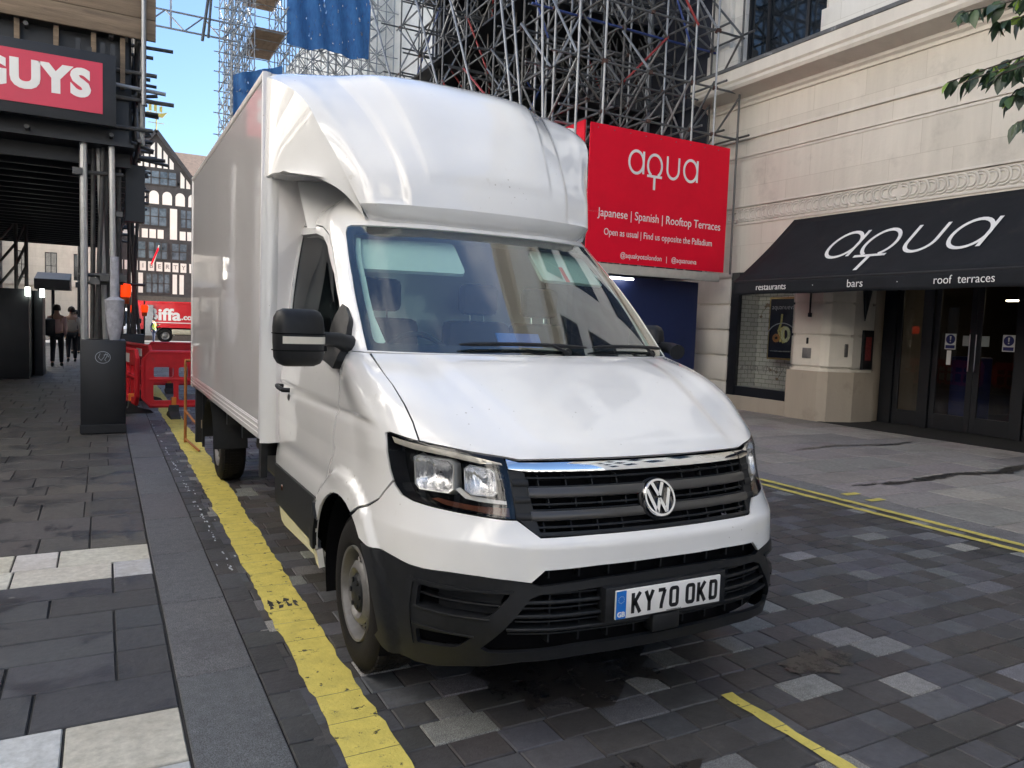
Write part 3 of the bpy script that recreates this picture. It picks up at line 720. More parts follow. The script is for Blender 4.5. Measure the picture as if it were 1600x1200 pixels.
# scuttle and wipers
panel('scuttle', sym([(0,1.462),(.6,1.462),(.94,1.460),(.945,1.425),(.6,1.42),(0,1.42)]), MT['black'], VAN, off=-.028, g=.06, thick=0, disp=None)
def wiper(u0, z0, u1, z1, up, arm):
    b = MB(); pts = [vS(u0 + (u1 - u0) * t, z0 + (z1 - z0) * t + .008 * math.sin(math.pi * t), .022) for t in np.linspace(0, 1, 12)]
    b.path(pts, .009, 6, radii=[.004] + [.010] * 10 + [.004]); wp = b.build('wiper', MT['black'], VAN, smooth=40)
    b = MB(); m_ = pts[6]; q = vS(up[0], up[1], .012)
    b.path([q, (Vector(q) * .5 + Vector(m_) * .5) + Vector((0, -.012, .018)), m_], .008, 6); b.lathe([(0, 0), (0, .022), (.02, .020), (.024, .008)], (q[0], q[1] + .005, q[2]), axis='y', n=12); b.build('wiper_arm', MT['black'], wp, smooth=40)
wiper(-.47, 1.462, .22, 1.462, (.10, 1.44), 0)
wiper(.26, 1.465, .86, 1.462, (.72, 1.44), 0)

# ---- doors
dsh = U([('y',1.262,1.40),('y',1.252,1.30),('y',1.248,1.15),('y',1.257,1.05),('y',1.272,.935),('y',1.33,.875),('y',1.412,.785),('y',1.442,.70)])
door = [(1.106,1.62),(1.104,1.50),(1.104,1.432)] + dsh + archU(142, 168) + U([('y',1.50,.42)]) + [(3.27,.42),(3.285,1.2),(3.285,2.138),(2.08,2.122),(1.575,2.092),(1.278,2.037),(1.178,1.945),(1.131,1.788)]
win = [(3.05,2.09),(1.90,2.066),(1.56,2.036),(1.36,1.970),(1.18,1.812),(1.150,1.667),(1.165,1.52),(1.30,1.42),(3.05,1.40)]
for s in (-1, 1):
    kk = dict(mirror=s < 0); sg = s
    d = panel('door', door, PT, VAN, holes=[win], g=.035, **kk)
    panel('door_window', shrink(win, .002), MT['sideglass'], d, off=-.016, g=.08, thick=0, disp=None, **kk)
    panel('window_seal', shrink(win, .001), MT['black'], d, holes=[shrink(win, .022)], off=-.012, g=.06, thick=.004, disp=None, **kk)
    panel('door_moulding', U([('y',2.57,.668),('y',1.52,.672),('y',1.47,.665)]) + archU(146, 168) + U([('y',1.50,.424),('y',2.57,.424)]), MT['black'], VAN, off=.014, g=.05, thick=.02, **kk)
    panel('sill', U([('y',2.58,.414),('y',1.50,.414)]) + archU(176, 184) + U([('y',1.55,.335),('y',2.50,.285),('y',2.58,.30)]), PT, VAN, off=-.006, g=.05, thick=.03, **kk)
    b = MB(); xx = s * .985
    b.path([(s * 1.0, 2.38, 1.168), (s * 1.035, 2.37, 1.172), (s * 1.042, 2.30, 1.168), (s * 1.035, 2.21, 1.160), (s * .995, 2.20, 1.158)], .014, 8); b.build('door_handle', MT['black'], d, smooth=50)
    b = MB(); b.lathe([(0, .0001), (0, .022), (s * .004, .018)], (s * .993, 2.24, 1.115), n=14); b.build('door_lock', MT['silver'], d)
# red marker lens in the left moulding
for s in (-1, 1):
    b = MB(); b.lathe([(0, .0001), (0, .02), (s * .004, .017)], (s * 1.012, 2.30, .57), n=14); b.build('side_marker', MT['amber'], VAN)
# rear quarter wall behind the doors
b = MB(); b.box(-.94, .94, 2.585, 2.60, .45, 2.3); b.build('cab_back_wall', MT['interior'], VAN)
b = MB(); b.grid([[(sx * .67, 2.19, 2.288), (sx * .64, 2.6, 2.30)] for sx in (-1, -.5, 0, .5, 1)]); b.build('cab_roof', PT, VAN)

# ---- mirrors
for s in (-1, 1):
    b = MB()
    secs = [(1.362,.60,.35),(1.375,.85,.7),(1.40,.97,.92),(1.46,1.0,1.),(1.53,1.0,1.),(1.575,.95,.92),(1.60,.84,.75),(1.612,.62,.45)]
    cx, cy = 1.192, 1.12; rings = []
    for z, kx, ky in secs:
        ring = []
        for t in np.linspace(0, 2 * math.pi, 29)[:-1]:
            c, sn = math.cos(t), math.sin(t); px = .112 * kx * (abs(c) ** .55) * (1 if c > 0 else -1); py = .085 * ky * (abs(sn) ** .7) * (1 if sn > 0 else -1)
            if py < 0: py *= .9
            ring.append((s * (cx + px + .02 * (z - 1.48)), cy + py - .15 * px * 1.0, z))
        rings.append(ring + [ring[0]])
    b.grid(rings); b.add(rings[0][:-1], [tuple(range(28))]); b.add(rings[-1][:-1], [tuple(range(28))])
    mi = b.build('mirror', MT['black'], VAN, smooth=50)
    b = MB(); b.path([(s * 1.11, 1.13, 1.487), (s * 1.00, 1.19, 1.48), (s * .93, 1.26, 1.46)], .04, 10, radii=[.030, .034, .045]); b.build('mirror_arm', MT['black'], mi, smooth=40)
    # seam grooves and indicator
    b = MB()
    for z in (1.505, 1.432): 
        ring = [(s * (cx + .1145 * (abs(math.cos(t)) ** .55) * (1 if math.cos(t) > 0 else -1)), cy + .0868 * (abs(math.sin(t)) ** .7) * (.9 if math.sin(t) < 0 else 1) * (1 if math.sin(t) > 0 else -1) - .15 * .1145 * (abs(math.cos(t)) ** .55) * (1 if math.cos(t) > 0 else -1), z) for t in np.linspace(0, 2 * math.pi, 41)[:-1]]
        b.path(ring, .0022, 5, closed=True)
    b.build('mirror_seam', MT['void'], mi)
    b = MB(); pts = []
    for t in np.linspace(math.pi * 1.30, math.pi * 1.95, 10):
        c = math.cos(t) * -1; sn = math.sin(t); px = .1145 * (abs(c) ** .55) * (1 if c > 0 else -1); py = .087 * (abs(sn) ** .7) * -.9
        pts.append((s * (cx + px), cy + py - .15 * px - .003))
    b.grid([[(q[0], q[1], z) for z in (1.462, 1.470, 1.485, 1.493)] for q in pts]); b.build('mirror_indicator', mat('indicator_clear', (.62, .58, .50), rough=.15, var=.1), mi, smooth=True)
    if s < 0: panel('mirror_mount', round_poly(U([('y',1.40,1.64),('y',1.30,1.57),('y',1.235,1.44),('y',1.225,1.375),('y',1.26,1.34),('y',1.48,1.365),('y',1.46,1.48)]), .015, 3), MT['black'], mi, off=.035, g=.04, thick=.045, disp=None, mirror=s < 0)
    if s > 0:   # the far mirror is folded back against the door
        piv = Matrix.Translation((.985, 1.22, 0)) @ Matrix.Rotation(R(117), 4, 'Z') @ Matrix.Translation((-.985, -1.22, 0))
        for o_ in [mi] + [c_ for c_ in mi.children if not c_.name.startswith('mirror_mount')]: o_.data.transform(piv)
# ---- cab interior
b = MB(); rows = []
for t, z in ((0, 1.425), (.06, 1.432), (.25, 1.425), (.40, 1.40), (.46, 1.30), (.48, 1.0)):
    r_ = []
    for X in np.linspace(-.84, .84, 15):
        yy = 1.0 + .17 * (abs(X) / .84) ** 2 + t; zz = z + (.035 * math.exp(-((X + .42) / .17) ** 2) if .1 < t < .44 else 0)
        r_.append((X, yy, zz))
    rows.append(r_)
b.grid(rows); b.build('dashboard', MT['dash'], VAN, smooth=True)
b = MB(); c0 = Vector((-.42, 1.62, 1.36)); ax = Vector((0, -.80, .60)); e1 = Vector((1, 0, 0)); e2 = ax.cross(e1).normalized()
b.path([c0 + (e1 * math.cos(t) + e2 * math.sin(t)) * .19 for t in np.linspace(0, 2 * math.pi, 37)[:-1]], .016, 8, closed=True)
for t in (0, math.pi, -math.pi / 2): b.path([c0, c0 + (e1 * math.cos(t) + e2 * math.sin(t)) * .19], .014, 6)
b.lathe([(0, .0001), (0, .06), (.04, .05)], c0, axis='y', n=16); b.build('steering_wheel', MT['interior'], VAN, smooth=40)
for X, hw in ((-.45, .25), (.22, .23), (.68, .2)):
    b = MB(); b.box(X - hw, X + hw, 2.20, 2.36, .95, 1.60, .05); b.box(X - hw, X + hw, 1.75, 2.25, .85, 1.0, .05); st = b.build('seat', MT['seat'], VAN, smooth=40)
    b = MB(); b.box(X - .13, X + .13, 2.20, 2.32, 1.64, 1.84, .04); b.build('headrest', MT['seat'], st, smooth=40)
    b = MB(); b.tube((X - .05, 2.27, 1.58), (X - .05, 2.27, 1.66), .006); b.tube((X + .05, 2.27, 1.58), (X + .05, 2.27, 1.66), .006); b.build('headrest_post', MT['chrome'], st)
for s in (-1, 1):
    b = MB(); q0 = vS(s * .86, 2.02, -.07); rows = []
    for zf in (2.03, 1.88):
        rows.append([vS(s * u, zf, -.07 - (.02 if zf < 2 else 0)) for u in np.linspace(.20, .80, 8)])
    pol = []
    P2 = round_poly([(.24,2.062),(.87,2.055),(.87,1.885),(.24,1.885)], .03)
    panel('sun_visor', [(s * u, z) for u, z in P2], MT['visor'], VAN, off=-.06, g=.06, thick=.02, disp=None)
b = MB(); b.box(.02, .20, 1.22, 1.40, 1.443, 1.462); b.build('dash_papers', MT['white'], VAN)
b = MB()
b.add([(-.10, 1.30, 1.452), (.16, 1.30, 1.452), (.16, 1.36, 1.535), (-.10, 1.36, 1.535), (-.10, 1.312, 1.452), (.16, 1.312, 1.452), (.16, 1.372, 1.535), (-.10, 1.372, 1.535)], [(0,1,2,3),(7,6,5,4),(0,4,5,1),(1,5,6,2),(2,6,7,3),(3,7,4,0)])
b.build('dash_folder', mat('blue_folder', (.02, .14, .60), rough=.4, var=.1), VAN)
b = MB(); b.box(-.86, .86, .9, 2.58, .60, .66); b.build('cab_floor', MT['interior'], VAN)
b = MB(); b.add([(-.7, 1.86, 2.08), (.7, 1.86, 2.08), (.7, 2.58, 2.12), (-.7, 2.58, 2.12)], [(0, 1, 2, 3)]); b.build('headlining', MT['visor'], VAN)

# ---- wheels
def wheel(X, Y, s):
    W_ = .225; xo = X
    # tyre (s=-1: outside towards -x)
    b = MB(); d = lambda a: -s * a
    prof = [(d(.018), .208), (d(.004), .222), (d(-.003), .250), (d(-.004), .285), (d(.006), .318), (d(.022), .335), (d(.036), .343), (d(.10), .346), (d(.17), .346), (d(.20), .340), (d(.218), .32), (d(W_), .27), (d(.21), .208)]
    b.lathe(prof, (X, Y, .346), n=72)
    # tread blocks
    for k in range(72):
        t = 2 * math.pi * (k + .5) / 72; c, sn = math.cos(t), math.sin(t)
        for a0, a1 in ((.024, .060), (.075, .112), (.125, .16)):
            hw = .0105; r0, r1 = .338, .350
            q = []
            for aa in (a0, a1):
                for rr in (r0, r1):
                    for tt in (-hw, hw):
                        q.append((X + d(aa), Y + rr * c - tt * sn, .346 + rr * sn + tt * c))
            b.add(q, [(0,1,3,2),(4,6,7,5),(2,3,7,6),(0,2,6,4),(1,5,7,3)])
    t_ = b.build('wheel', MT['tyre'], VAN, smooth=35)
    b = MB(); b.lathe([(d(.012), .213), (d(.0), .210), (d(.004), .200), (d(.03), .192), (d(.055), .186), (d(.12), .18)], (X, Y, .346), n=56); b.build('rim', MT['silver'], t_, smooth=30)
    # disc with a ring of openings
    b = MB(); nh = 16; r_in, r_out = .150, .176; seg = 8
    b.lathe([(d(.058), .186), (d(.050), .178)], (X, Y, .346), n=64)
    ring = lambda r, t, a: (X + d(a), Y + r * math.cos(t), .346 + r * math.sin(t))
    for k in range(nh):
        t0 = 2 * math.pi * k / nh; t1 = 2 * math.pi * (k + .34) / nh; t2 = 2 * math.pi * (k + 1) / nh
        ts = np.linspace(t0, t1, 4)
        for i in range(3): b.add([ring(.178, ts[i], .050), ring(.178, ts[i + 1], .050), ring(.148, ts[i + 1], .030), ring(.148, ts[i], .030)], [(0, 1, 2, 3)])
        tu = np.linspace(t1, t2, 6)
        for i in range(5):
            bow = .020 * math.sin(math.pi * i / 5) ; bow2 = .020 * math.sin(math.pi * (i + 1) / 5)
            b.add([ring(.158 - bow * .6, tu[i], .034), ring(.158 - bow2 * .6, tu[i + 1], .034), ring(.142, tu[i + 1], .026), ring(.142, tu[i], .026)], [(0, 1, 2, 3)])
    b.lathe([(d(.026), .142), (d(.012), .125), (d(.008), .112), (d(.016), .10), (d(.030), .09), (d(.034), .07), (d(.034), .001)], (X, Y, .346), n=48)
    b.build('wheel_disc', MT['silver'], t_, smooth=40)
    b = MB(); b.lathe([(d(.034), .088), (d(.018), .084), (d(.010), .074), (d(.006), .04), (d(.004), .001)], (X, Y, .346), n=32)
    for k in range(6):
        t = math.pi * k / 3; b.tube((X + d(.014), Y + .062 * math.cos(t), .346 + .062 * math.sin(t)), (X + d(.001), Y + .062 * math.cos(t), .346 + .062 * math.sin(t)), .011, 6)
    b.build('hub_cap', MT['black'], t_, smooth=30)
    b = MB(); b.lathe([(d(.09), .001), (d(.09), .17)], (X, Y, .346), n=32); b.build('brake_disc', MT['void'], t_)
for s in (-1, 1):
    wheel(s * .955, 1.006, s); wheel(s * .975, 5.494, s)
    b = MB(); b.lathe([(-.0 * s, .44), (-.30 * s, .44), (-.30 * s, .001)], (s * .955, WCY, WCZ), n=30, ang0=R(-20), ang1=R(200)); b.build('wheel_arch_liner', MT['void'], VAN, smooth=True)
# ---- under-structure
b = MB(); b.box(-.64, .64, .30, 2.6, .24, .58); b.box(-.9, .9, 1.55, 2.6, .33, .60); b.box(-.60, .60, .42, .6, .36, .95); b.build('underbody', MT['void'], VAN)
b = MB()
for s in (-1, 1): b.box(s * .40 - .04, s * .40 + .04, 2.4, 6.6, .50, .66)
for y in (2.9, 3.7, 4.5, 6.1): b.box(-1.02, 1.02, y, y + .06, .66, .80)
b.box(-.85, -.45, 3.0, 3.9, .40, .66, .04); b.box(-.60, .60, 5.40, 5.58, .27, .42, .03)
b.box(-1.06, -1.02, 2.72, 2.80, .55, .82); b.build('chassis', MT['hoardblack'], VAN)
for s in (-1, 1):
    b = MB(); b.lathe([(0, .42), (-s * .30, .42)], (s * 1.06, 5.494, .36), n=20, ang0=R(0), ang1=R(180)); b.box(s * 1.05 - .012, s * 1.05 + .012, 5.94, 5.96, .25, .80); b.build('mudguard', MT['black'], VAN, smooth=40)

# ---- cargo box
X1 = 1.10; Y0, Y1, Z0, Z1 = 2.57, 6.64, .825, 3.04
b = MB(); b.box(-X1, X1, Y0, Y1, Z0 + .11, Z1 - .05); box = b.build('cargo_box', MT['boxpaint'], VAN)
b = MB()
for s in (-1, 1):
    x0, x1 = (s * (X1 + .006), s * (X1 - .05)); x0, x1 = min(x0, x1), max(x0, x1)
    b.box(x0, x1, Y0, Y1, Z0, Z0 + .108, .006)
    for z in (Z0 + .028, Z0 + .058, Z0 + .088): b.box(min(s * (X1 + .004), s * (X1 + .011)), max(s * (X1 + .004), s * (X1 + .011)), Y0 + .002, Y1 - .002, z, z + .012, .002)
build_split(b, 'bottom_rail', MT['boxpaint'], box, smooth=30)
b = MB()
for s in (-1, 1): b.box(min(s * (X1 + .006), s * (X1 - .05)), max(s * (X1 + .006), s * (X1 - .05)), Y0, Y1, Z1 - .048, Z1 + .004, .012)
build_split(b, 'cant_rail', mat('anodised_rail', (.62, .60, .58), rough=.4, var=.05, metal=.3), box, smooth=30)
b = MB(); b.box(-X1 + .05, X1 - .05, Y0 + .003, Y1, Z1 - .05, Z1 - .006); b.build('box_roof', MT['boxpaint'], box)
b = MB()
for s in (-1, 1):
    b.box(min(s * (X1 + .007), s * (X1 - .03)), max(s * (X1 + .007), s * (X1 - .03)), Y0 - .004, Y0 + .020, Z0, Z1 + .002, .008)
    b.box(min(s * (X1 + .008), s * (X1 - .06)), max(s * (X1 + .008), s * (X1 - .06)), Y1 - .05, Y1 + .02, Z0 - .02, Z1 + .004, .008)
build_split(b, 'corner_post', MT['boxpaint'], box, smooth=30)
b = MB(); b.box(-X1 + .03, X1 - .03, Y0 - .02, Y0 - .002, .80, 2.42); b.build('front_bulkhead', MT['boxpaint'], box)
# cab-to-box closing strips
for s in (-1, 1):
    b = MB(); rows = []
    for z in np.linspace(.80, 2.42, 14): rows.append([(s * 1.098, 2.56, z), (s * 1.05, 2.535, z), (s * 1.005, 2.55, z), (s * (.96 - .09 * max(0, z - 1.43) / .65), 2.60, z)])
    b.grid(rows); b.build('side_filler_panel', PT, VAN, smooth=True)

# ---- roof fairing: columns of points from the box edge (top, back) to the lower front edge
FU = [0, .18, .36, .50, .62, .80, 1.0]          # 0 centre ... 1 side edge A
fa = {
 'c': [(0,2.58,3.10),(0,2.36,3.085),(0,2.15,3.00),(0,1.97,2.84),(0,1.80,2.62),(0,1.665,2.40),(0,1.60,2.20)],
 'm': [(.30,2.58,3.10),(.30,2.36,3.083),(.30,2.15,2.99),(.29,1.97,2.83),(.27,1.805,2.61),(.26,1.672,2.395),(.25,1.61,2.20)],
 'C': [(.58,2.58,3.095),(.55,2.36,3.06),(.50,2.17,2.965),(.46,1.99,2.81),(.42,1.82,2.60),(.39,1.685,2.39),(.37,1.63,2.20)],
 'B': [(.72,2.58,3.085),(.69,2.37,3.02),(.645,2.19,2.90),(.60,2.01,2.75),(.555,1.84,2.57),(.517,1.70,2.38),(.50,1.655,2.20)],
 'D': [(.88,2.58,3.07),(.84,2.36,2.99),(.775,2.18,2.87),(.71,2.03,2.715),(.655,1.87,2.54),(.612,1.735,2.37),(.60,1.675,2.20)],
 'E': [(1.00,2.58,3.05),(.95,2.33,2.955),(.885,2.175,2.83),(.815,2.05,2.68),(.75,1.92,2.515),(.70,1.80,2.36),(.665,1.71,2.20)],
 'A': [(1.085,2.58,3.01),(1.015,2.32,2.905),(.945,2.14,2.78),(.885,2.04,2.625),(.825,1.94,2.475),(.785,1.865,2.35),(.735,1.775,2.20)],
}
for key, t in (('D', .38), ('E', .72)):
    fa[key] = []
    for B_, A__ in zip(fa['B'], fa['A']):
        B_ = np.array(B_); A__ = np.array(A__); C_ = B_ + (A__ - B_) * np.array([.72, .26, .30]); fa[key].append(tuple((1 - t) ** 2 * B_ + 2 * t * (1 - t) * C_ + t * t * A__))
names = ['c', 'm', 'C', 'B', 'D', 'E', 'A']
NET2 = np.array([fa[n] for n in names])  # 7 cols x 7 rows x 3
VK = np.arange(7.)
mV = np.stack([slopes(VK, NET2[i]) for i in range(7)])
FUa = np.array(FU)
def fS(u, v, off=0., disp=None):
    a = abs(u); s = -1 if u < 0 else 1
    k = round(v, 5)
    if k not in _f:
        r_ = np.array([herm(VK, NET2[i], mV[i], v) for i in range(7)]); m_ = slopes(FUa, r_); m_[0] = [m_[0][0], 0, 0]; _f[k] = (r_, m_)
    r_, m_ = _f[k]; p = herm(FUa, r_, m_, a)
    d = off
    # ribs: outer lip beyond B stands down, centre panel stands down slightly
    if v < 6.0:
        d += -.016 * sst(.485, .53, a) * (1 - sst(.62, .80, a)) * sst(.4, 1.4, v)
        d += .010 * (1 - sst(.345, .385, a)) * sst(.8, 1.6, v) * (1 - sst(5.0, 5.3, v))
    if d and v is not None:
        e = .01
        r2 = np.array([herm(VK, NET2[i], mV[i], min(6, v + e)) for i in range(7)]) - np.array([herm(VK, NET2[i], mV[i], max(0, v - e)) for i in range(7)])
        tv = herm(FUa, r2, slopes(FUa, r2), a); tu = herm(FUa, r_, m_, a + e) - herm(FUa, r_, m_, a - e) if a > e else np.array([1., 0, 0])
        n = np.cross(tu, tv); n = n / (np.linalg.norm(n) + 1e-9)
        if n[1] > 0: n = -n
        p = p + n * d
    return np.array([s * p[0], p[1], p[2]])
_f = {}
us = sorted(set([round(x, 4) for x in list(np.linspace(-1, 1, 81)) + [-.345, -.365, -.385, .345, .365, .385, -.485, -.507, -.53, .485, .507, .53]]))
vs_ = list(np.linspace(0, 6, 49))
b = MB(); rows = [[fS(u, v) for u in us] for v in vs_]
b.grid(rows); fair = b.build('roof_fairing', PT, VAN, smooth=True, fix=True)
# lower lip returning under
lipz = [(0, 0, 0), (.0, .012, -.06), (0, .05, -.105), (.0, .16, -.11)]
b = MB(); base = [fS(u, 6.0) for u in us]
b.grid([[(q[0] * (1 - .06 * k), q[1] + dy, q[2] + dz + .0) for q in base] for k, (dx, dy, dz) in enumerate(lipz)]); b.build('fairing_lip', PT, fair, smooth=50)
# sides: from edge A down to the lower edge L
Lo = [(1.092,2.58,2.412),(1.058,2.45,2.426),(1.0,2.32,2.418),(.93,2.16,2.39),(.84,1.96,2.315),(.77,1.86,2.235),(.70,1.78,2.12)]
for s in (-1, 1):
    A_ = [Vector((s * q[0], q[1], q[2])) for q in (fS(1.0, v) for v in np.linspace(0, 6, 31))]
    La = np.array(Lo); mL = slopes(VK, La); L2 = [herm(VK, La, mL, v) for v in np.linspace(0, 6, 31)]; L2 = [Vector((s * q[0], q[1], q[2])) for q in L2]
    # vertical rulings: both edges are read at the same distance along the van
    def atY(pts, Y):
        q = sorted(pts, key=lambda p: p.y); ys = [p.y for p in q]
        return Vector((float(np.interp(Y, ys, [p.x for p in q])), Y, float(np.interp(Y, ys, [p.z for p in q]))))
    rows = []
    for Y in np.linspace(2.58, 1.785, 41):
        a = atY(A_, Y); l = atY(L2, Y); rows.append([a.lerp(l, t) for t in np.linspace(0, 1, 9)])
    rows.append([A_[-1].lerp(L2[-1], t) for t in np.linspace(0, 1, 9)])
    b = MB(); b.grid(rows)
    fs_ = b.build('fairing_side', PT, fair, smooth=True)
    b = MB(); rows = []
    for l in L2: rows.append([l, l + Vector((-s * .012, .006, -.006)), Vector((l.x - s * .10, l.y + .06, l.z + .02)), Vector((l.x - s * .30, l.y + .10, l.z + .10))])
    b.grid(rows); b.build('fairing_underside', PT, fair, smooth=40)
# inner cowl between cab roof and fairing
b = MB(); b.grid([[(X, yy, zz) for X in np.linspace(-1.05, 1.05, 9)] for yy, zz in ((2.02, 2.36), (2.2, 2.40), (2.40, 2.415), (2.575, 2.41))]); b.build('fairing_floor', PT, fair)
b = MB(); rows = []
for z in (2.10, 2.25, 2.45, 2.80): rows.append([(X, 2.0 + (z - 2.1) * .9 + .25 * (abs(X) / .9) ** 2, z) for X in np.linspace(-.9, .9, 9)])
b.grid(rows); b.build('fairing_inner', PT, fair)
# ---- rear tail-lift frame
b = MB()
for s in (-1, 1): b.box(s * 1.03 - .04, s * 1.03 + .04, 6.45, 6.55, .22, .83)
b.box(-1.0, 1.0, 6.70, 6.78, .60, 1.75); b.build('tail_lift', MT['hoardblack'], VAN)
b = MB(); b.box(-1.02, -.72, 6.2, 6.6, .38, .46); b.box(-1.0, -.75, 6.15, 6.55, .47, .52); b.build('timber_blocks', MT['timber'], VAN)

# ------------------------------------------------------------------ ground
def tint_mat(name, base, rough=.7, speck=0., bump=.25, bscale=60, wet=0., stain=(.02, .02, .022), samt=.0, sscale=1.3, spot=0.):
    """stone whose tone comes from a per-stone face attribute 'tint', with grain, stains and dry/damp gloss"""
    m, nt, b = newmat(name); N = nt.nodes; L = nt.links
    at = N.new('ShaderNodeAttribute'); at.attribute_name = 'tint'
    tc = N.new('ShaderNodeTexCoord')
    n1 = N.new('ShaderNodeTexNoise'); n1.inputs['Scale'].default_value = 22; n1.inputs['Detail'].default_value = 8; n1.inputs['Roughness'].default_value = .7
    L.new(tc.outputs['Object'], n1.inputs['Vector'])
    mr = N.new('ShaderNodeMapRange'); mr.inputs['From Min'].default_value = .3; mr.inputs['From Max'].default_value = .7; mr.inputs['To Min'].default_value = .75; mr.inputs['To Max'].default_value = 1.25
    L.new(n1.outputs['Fac'], mr.inputs['Value'])
    v1 = N.new('ShaderNodeVectorMath'); v1.operation = 'SCALE'; L.new(at.outputs['Color'], v1.inputs[0]); L.new(mr.outputs[0], v1.inputs['Scale'])
    v2 = N.new('ShaderNodeVectorMath'); v2.operation = 'MULTIPLY'; L.new(v1.outputs[0], v2.inputs[0]); v2.inputs[1].default_value = base
    last = v2.outputs[0]
    if speck:
        vn = N.new('ShaderNodeTexNoise'); vn.inputs['Scale'].default_value = 210; vn.inputs['Detail'].default_value = 3; vn.inputs['Roughness'].default_value = .8; L.new(tc.outputs['Object'], vn.inputs['Vector'])
        rr = N.new('ShaderNodeMapRange'); rr.inputs['From Min'].default_value = .42; rr.inputs['From Max'].default_value = .60; rr.inputs['To Min'].default_value = 1 - speck; rr.inputs['To Max'].default_value = 1 + speck
        L.new(vn.outputs['Fac'], rr.inputs['Value'])
        v3 = N.new('ShaderNodeVectorMath'); v3.operation = 'SCALE'; L.new(last, v3.inputs[0]); L.new(rr.outputs[0], v3.inputs['Scale']); last = v3.outputs[0]
    if samt:
        n2 = N.new('ShaderNodeTexNoise'); n2.inputs['Scale'].default_value = sscale; n2.inputs['Detail'].default_value = 9; n2.inputs['Roughness'].default_value = .72; L.new(tc.outputs['Object'], n2.inputs['Vector'])
        r2 = N.new('ShaderNodeMapRange'); r2.inputs['From Min'].default_value = .50; r2.inputs['From Max'].default_value = .60; r2.inputs['To Max'].default_value = samt; L.new(n2.outputs['Fac'], r2.inputs['Value'])
        x = N.new('ShaderNodeMix'); x.data_type = 'RGBA'; L.new(r2.outputs[0], x.inputs['Factor']); L.new(last, x.inputs[6]); x.inputs[7].default_value = stain + (1,); last = x.outputs[2]
        if wet:
            rg = N.new('ShaderNodeMapRange'); rg.inputs['To Min'].default_value = rough; rg.inputs['To Max'].default_value = rough - wet
            L.new(r2.outputs[0], rg.inputs['Value']); L.new(rg.outputs[0], b.inputs['Roughness'])
    if spot:
        vo = N.new('ShaderNodeTexVoronoi'); vo.inputs['Scale'].default_value = 3.1; L.new(tc.outputs['Object'], vo.inputs['Vector'])
        r3 = N.new('ShaderNodeMapRange'); r3.inputs['From Min'].default_value = .035; r3.inputs['From Max'].default_value = .055; r3.inputs['To Min'].default_value = spot; r3.inputs['To Max'].default_value = 0
        L.new(vo.outputs['Distance'], r3.inputs['Value'])
        x = N.new('ShaderNodeMix'); x.data_type = 'RGBA'; L.new(r3.outputs[0], x.inputs['Factor']); L.new(last, x.inputs[6]); x.inputs[7].default_value = (.20, .19, .18, 1); last = x.outputs[2]
    L.new(last, b.inputs['Base Color'])
    if not (samt and wet): b.inputs['Roughness'].default_value = rough
    nb = N.new('ShaderNodeTexNoise'); nb.inputs['Scale'].default_value = bscale; nb.inputs['Detail'].default_value = 6; nb.inputs['Roughness'].default_value = .7; L.new(tc.outputs['Object'], nb.inputs['Vector'])
    bp = N.new('ShaderNodeBump'); bp.inputs['Strength'].default_value = bump; bp.inputs['Distance'].default_value = .008
    L.new(nb.outputs['Fac'], bp.inputs['Height']); L.new(bp.outputs[0], b.inputs['Normal'])
    return m
M_york = tint_mat('york_stone_slab', (1, 1, 1), rough=.62, bump=.35, bscale=35, samt=.8, wet=.25, stain=(.026, .025, .028), sscale=2.6, spot=.7)
M_flag = tint_mat('pale_flagstone', (1, 1, 1), rough=.65, bump=.3, bscale=35, samt=.35, wet=.12, stain=(.11, .10, .095), sscale=1.8, spot=.35)
M_gran = tint_mat('speckled_granite', (1, 1, 1), rough=.6, speck=.55, bump=.2, bscale=200, samt=.35, stain=(.05, .05, .055), sscale=1.5)
M_sett = tint_mat('dark_sett', (1, 1, 1), rough=.55, bump=.45, bscale=45, samt=.45, wet=.15, stain=(.026, .025, .026), sscale=1.6)
M_light = tint_mat('light_granite_sett', (1, 1, 1), rough=.65, speck=.5, bump=.25, bscale=200)
M_wslab = tint_mat('pale_limestone_slab', (1, 1, 1), rough=.6, bump=.2, bscale=30, samt=.3, stain=(.30, .27, .22), sscale=2.5)
M_joint = mat('joint_mortar', (.022, .021, .021), rough=.9, var=.3, scale=30)
GZ = lambda y: -max(0., y - 26.) * .011
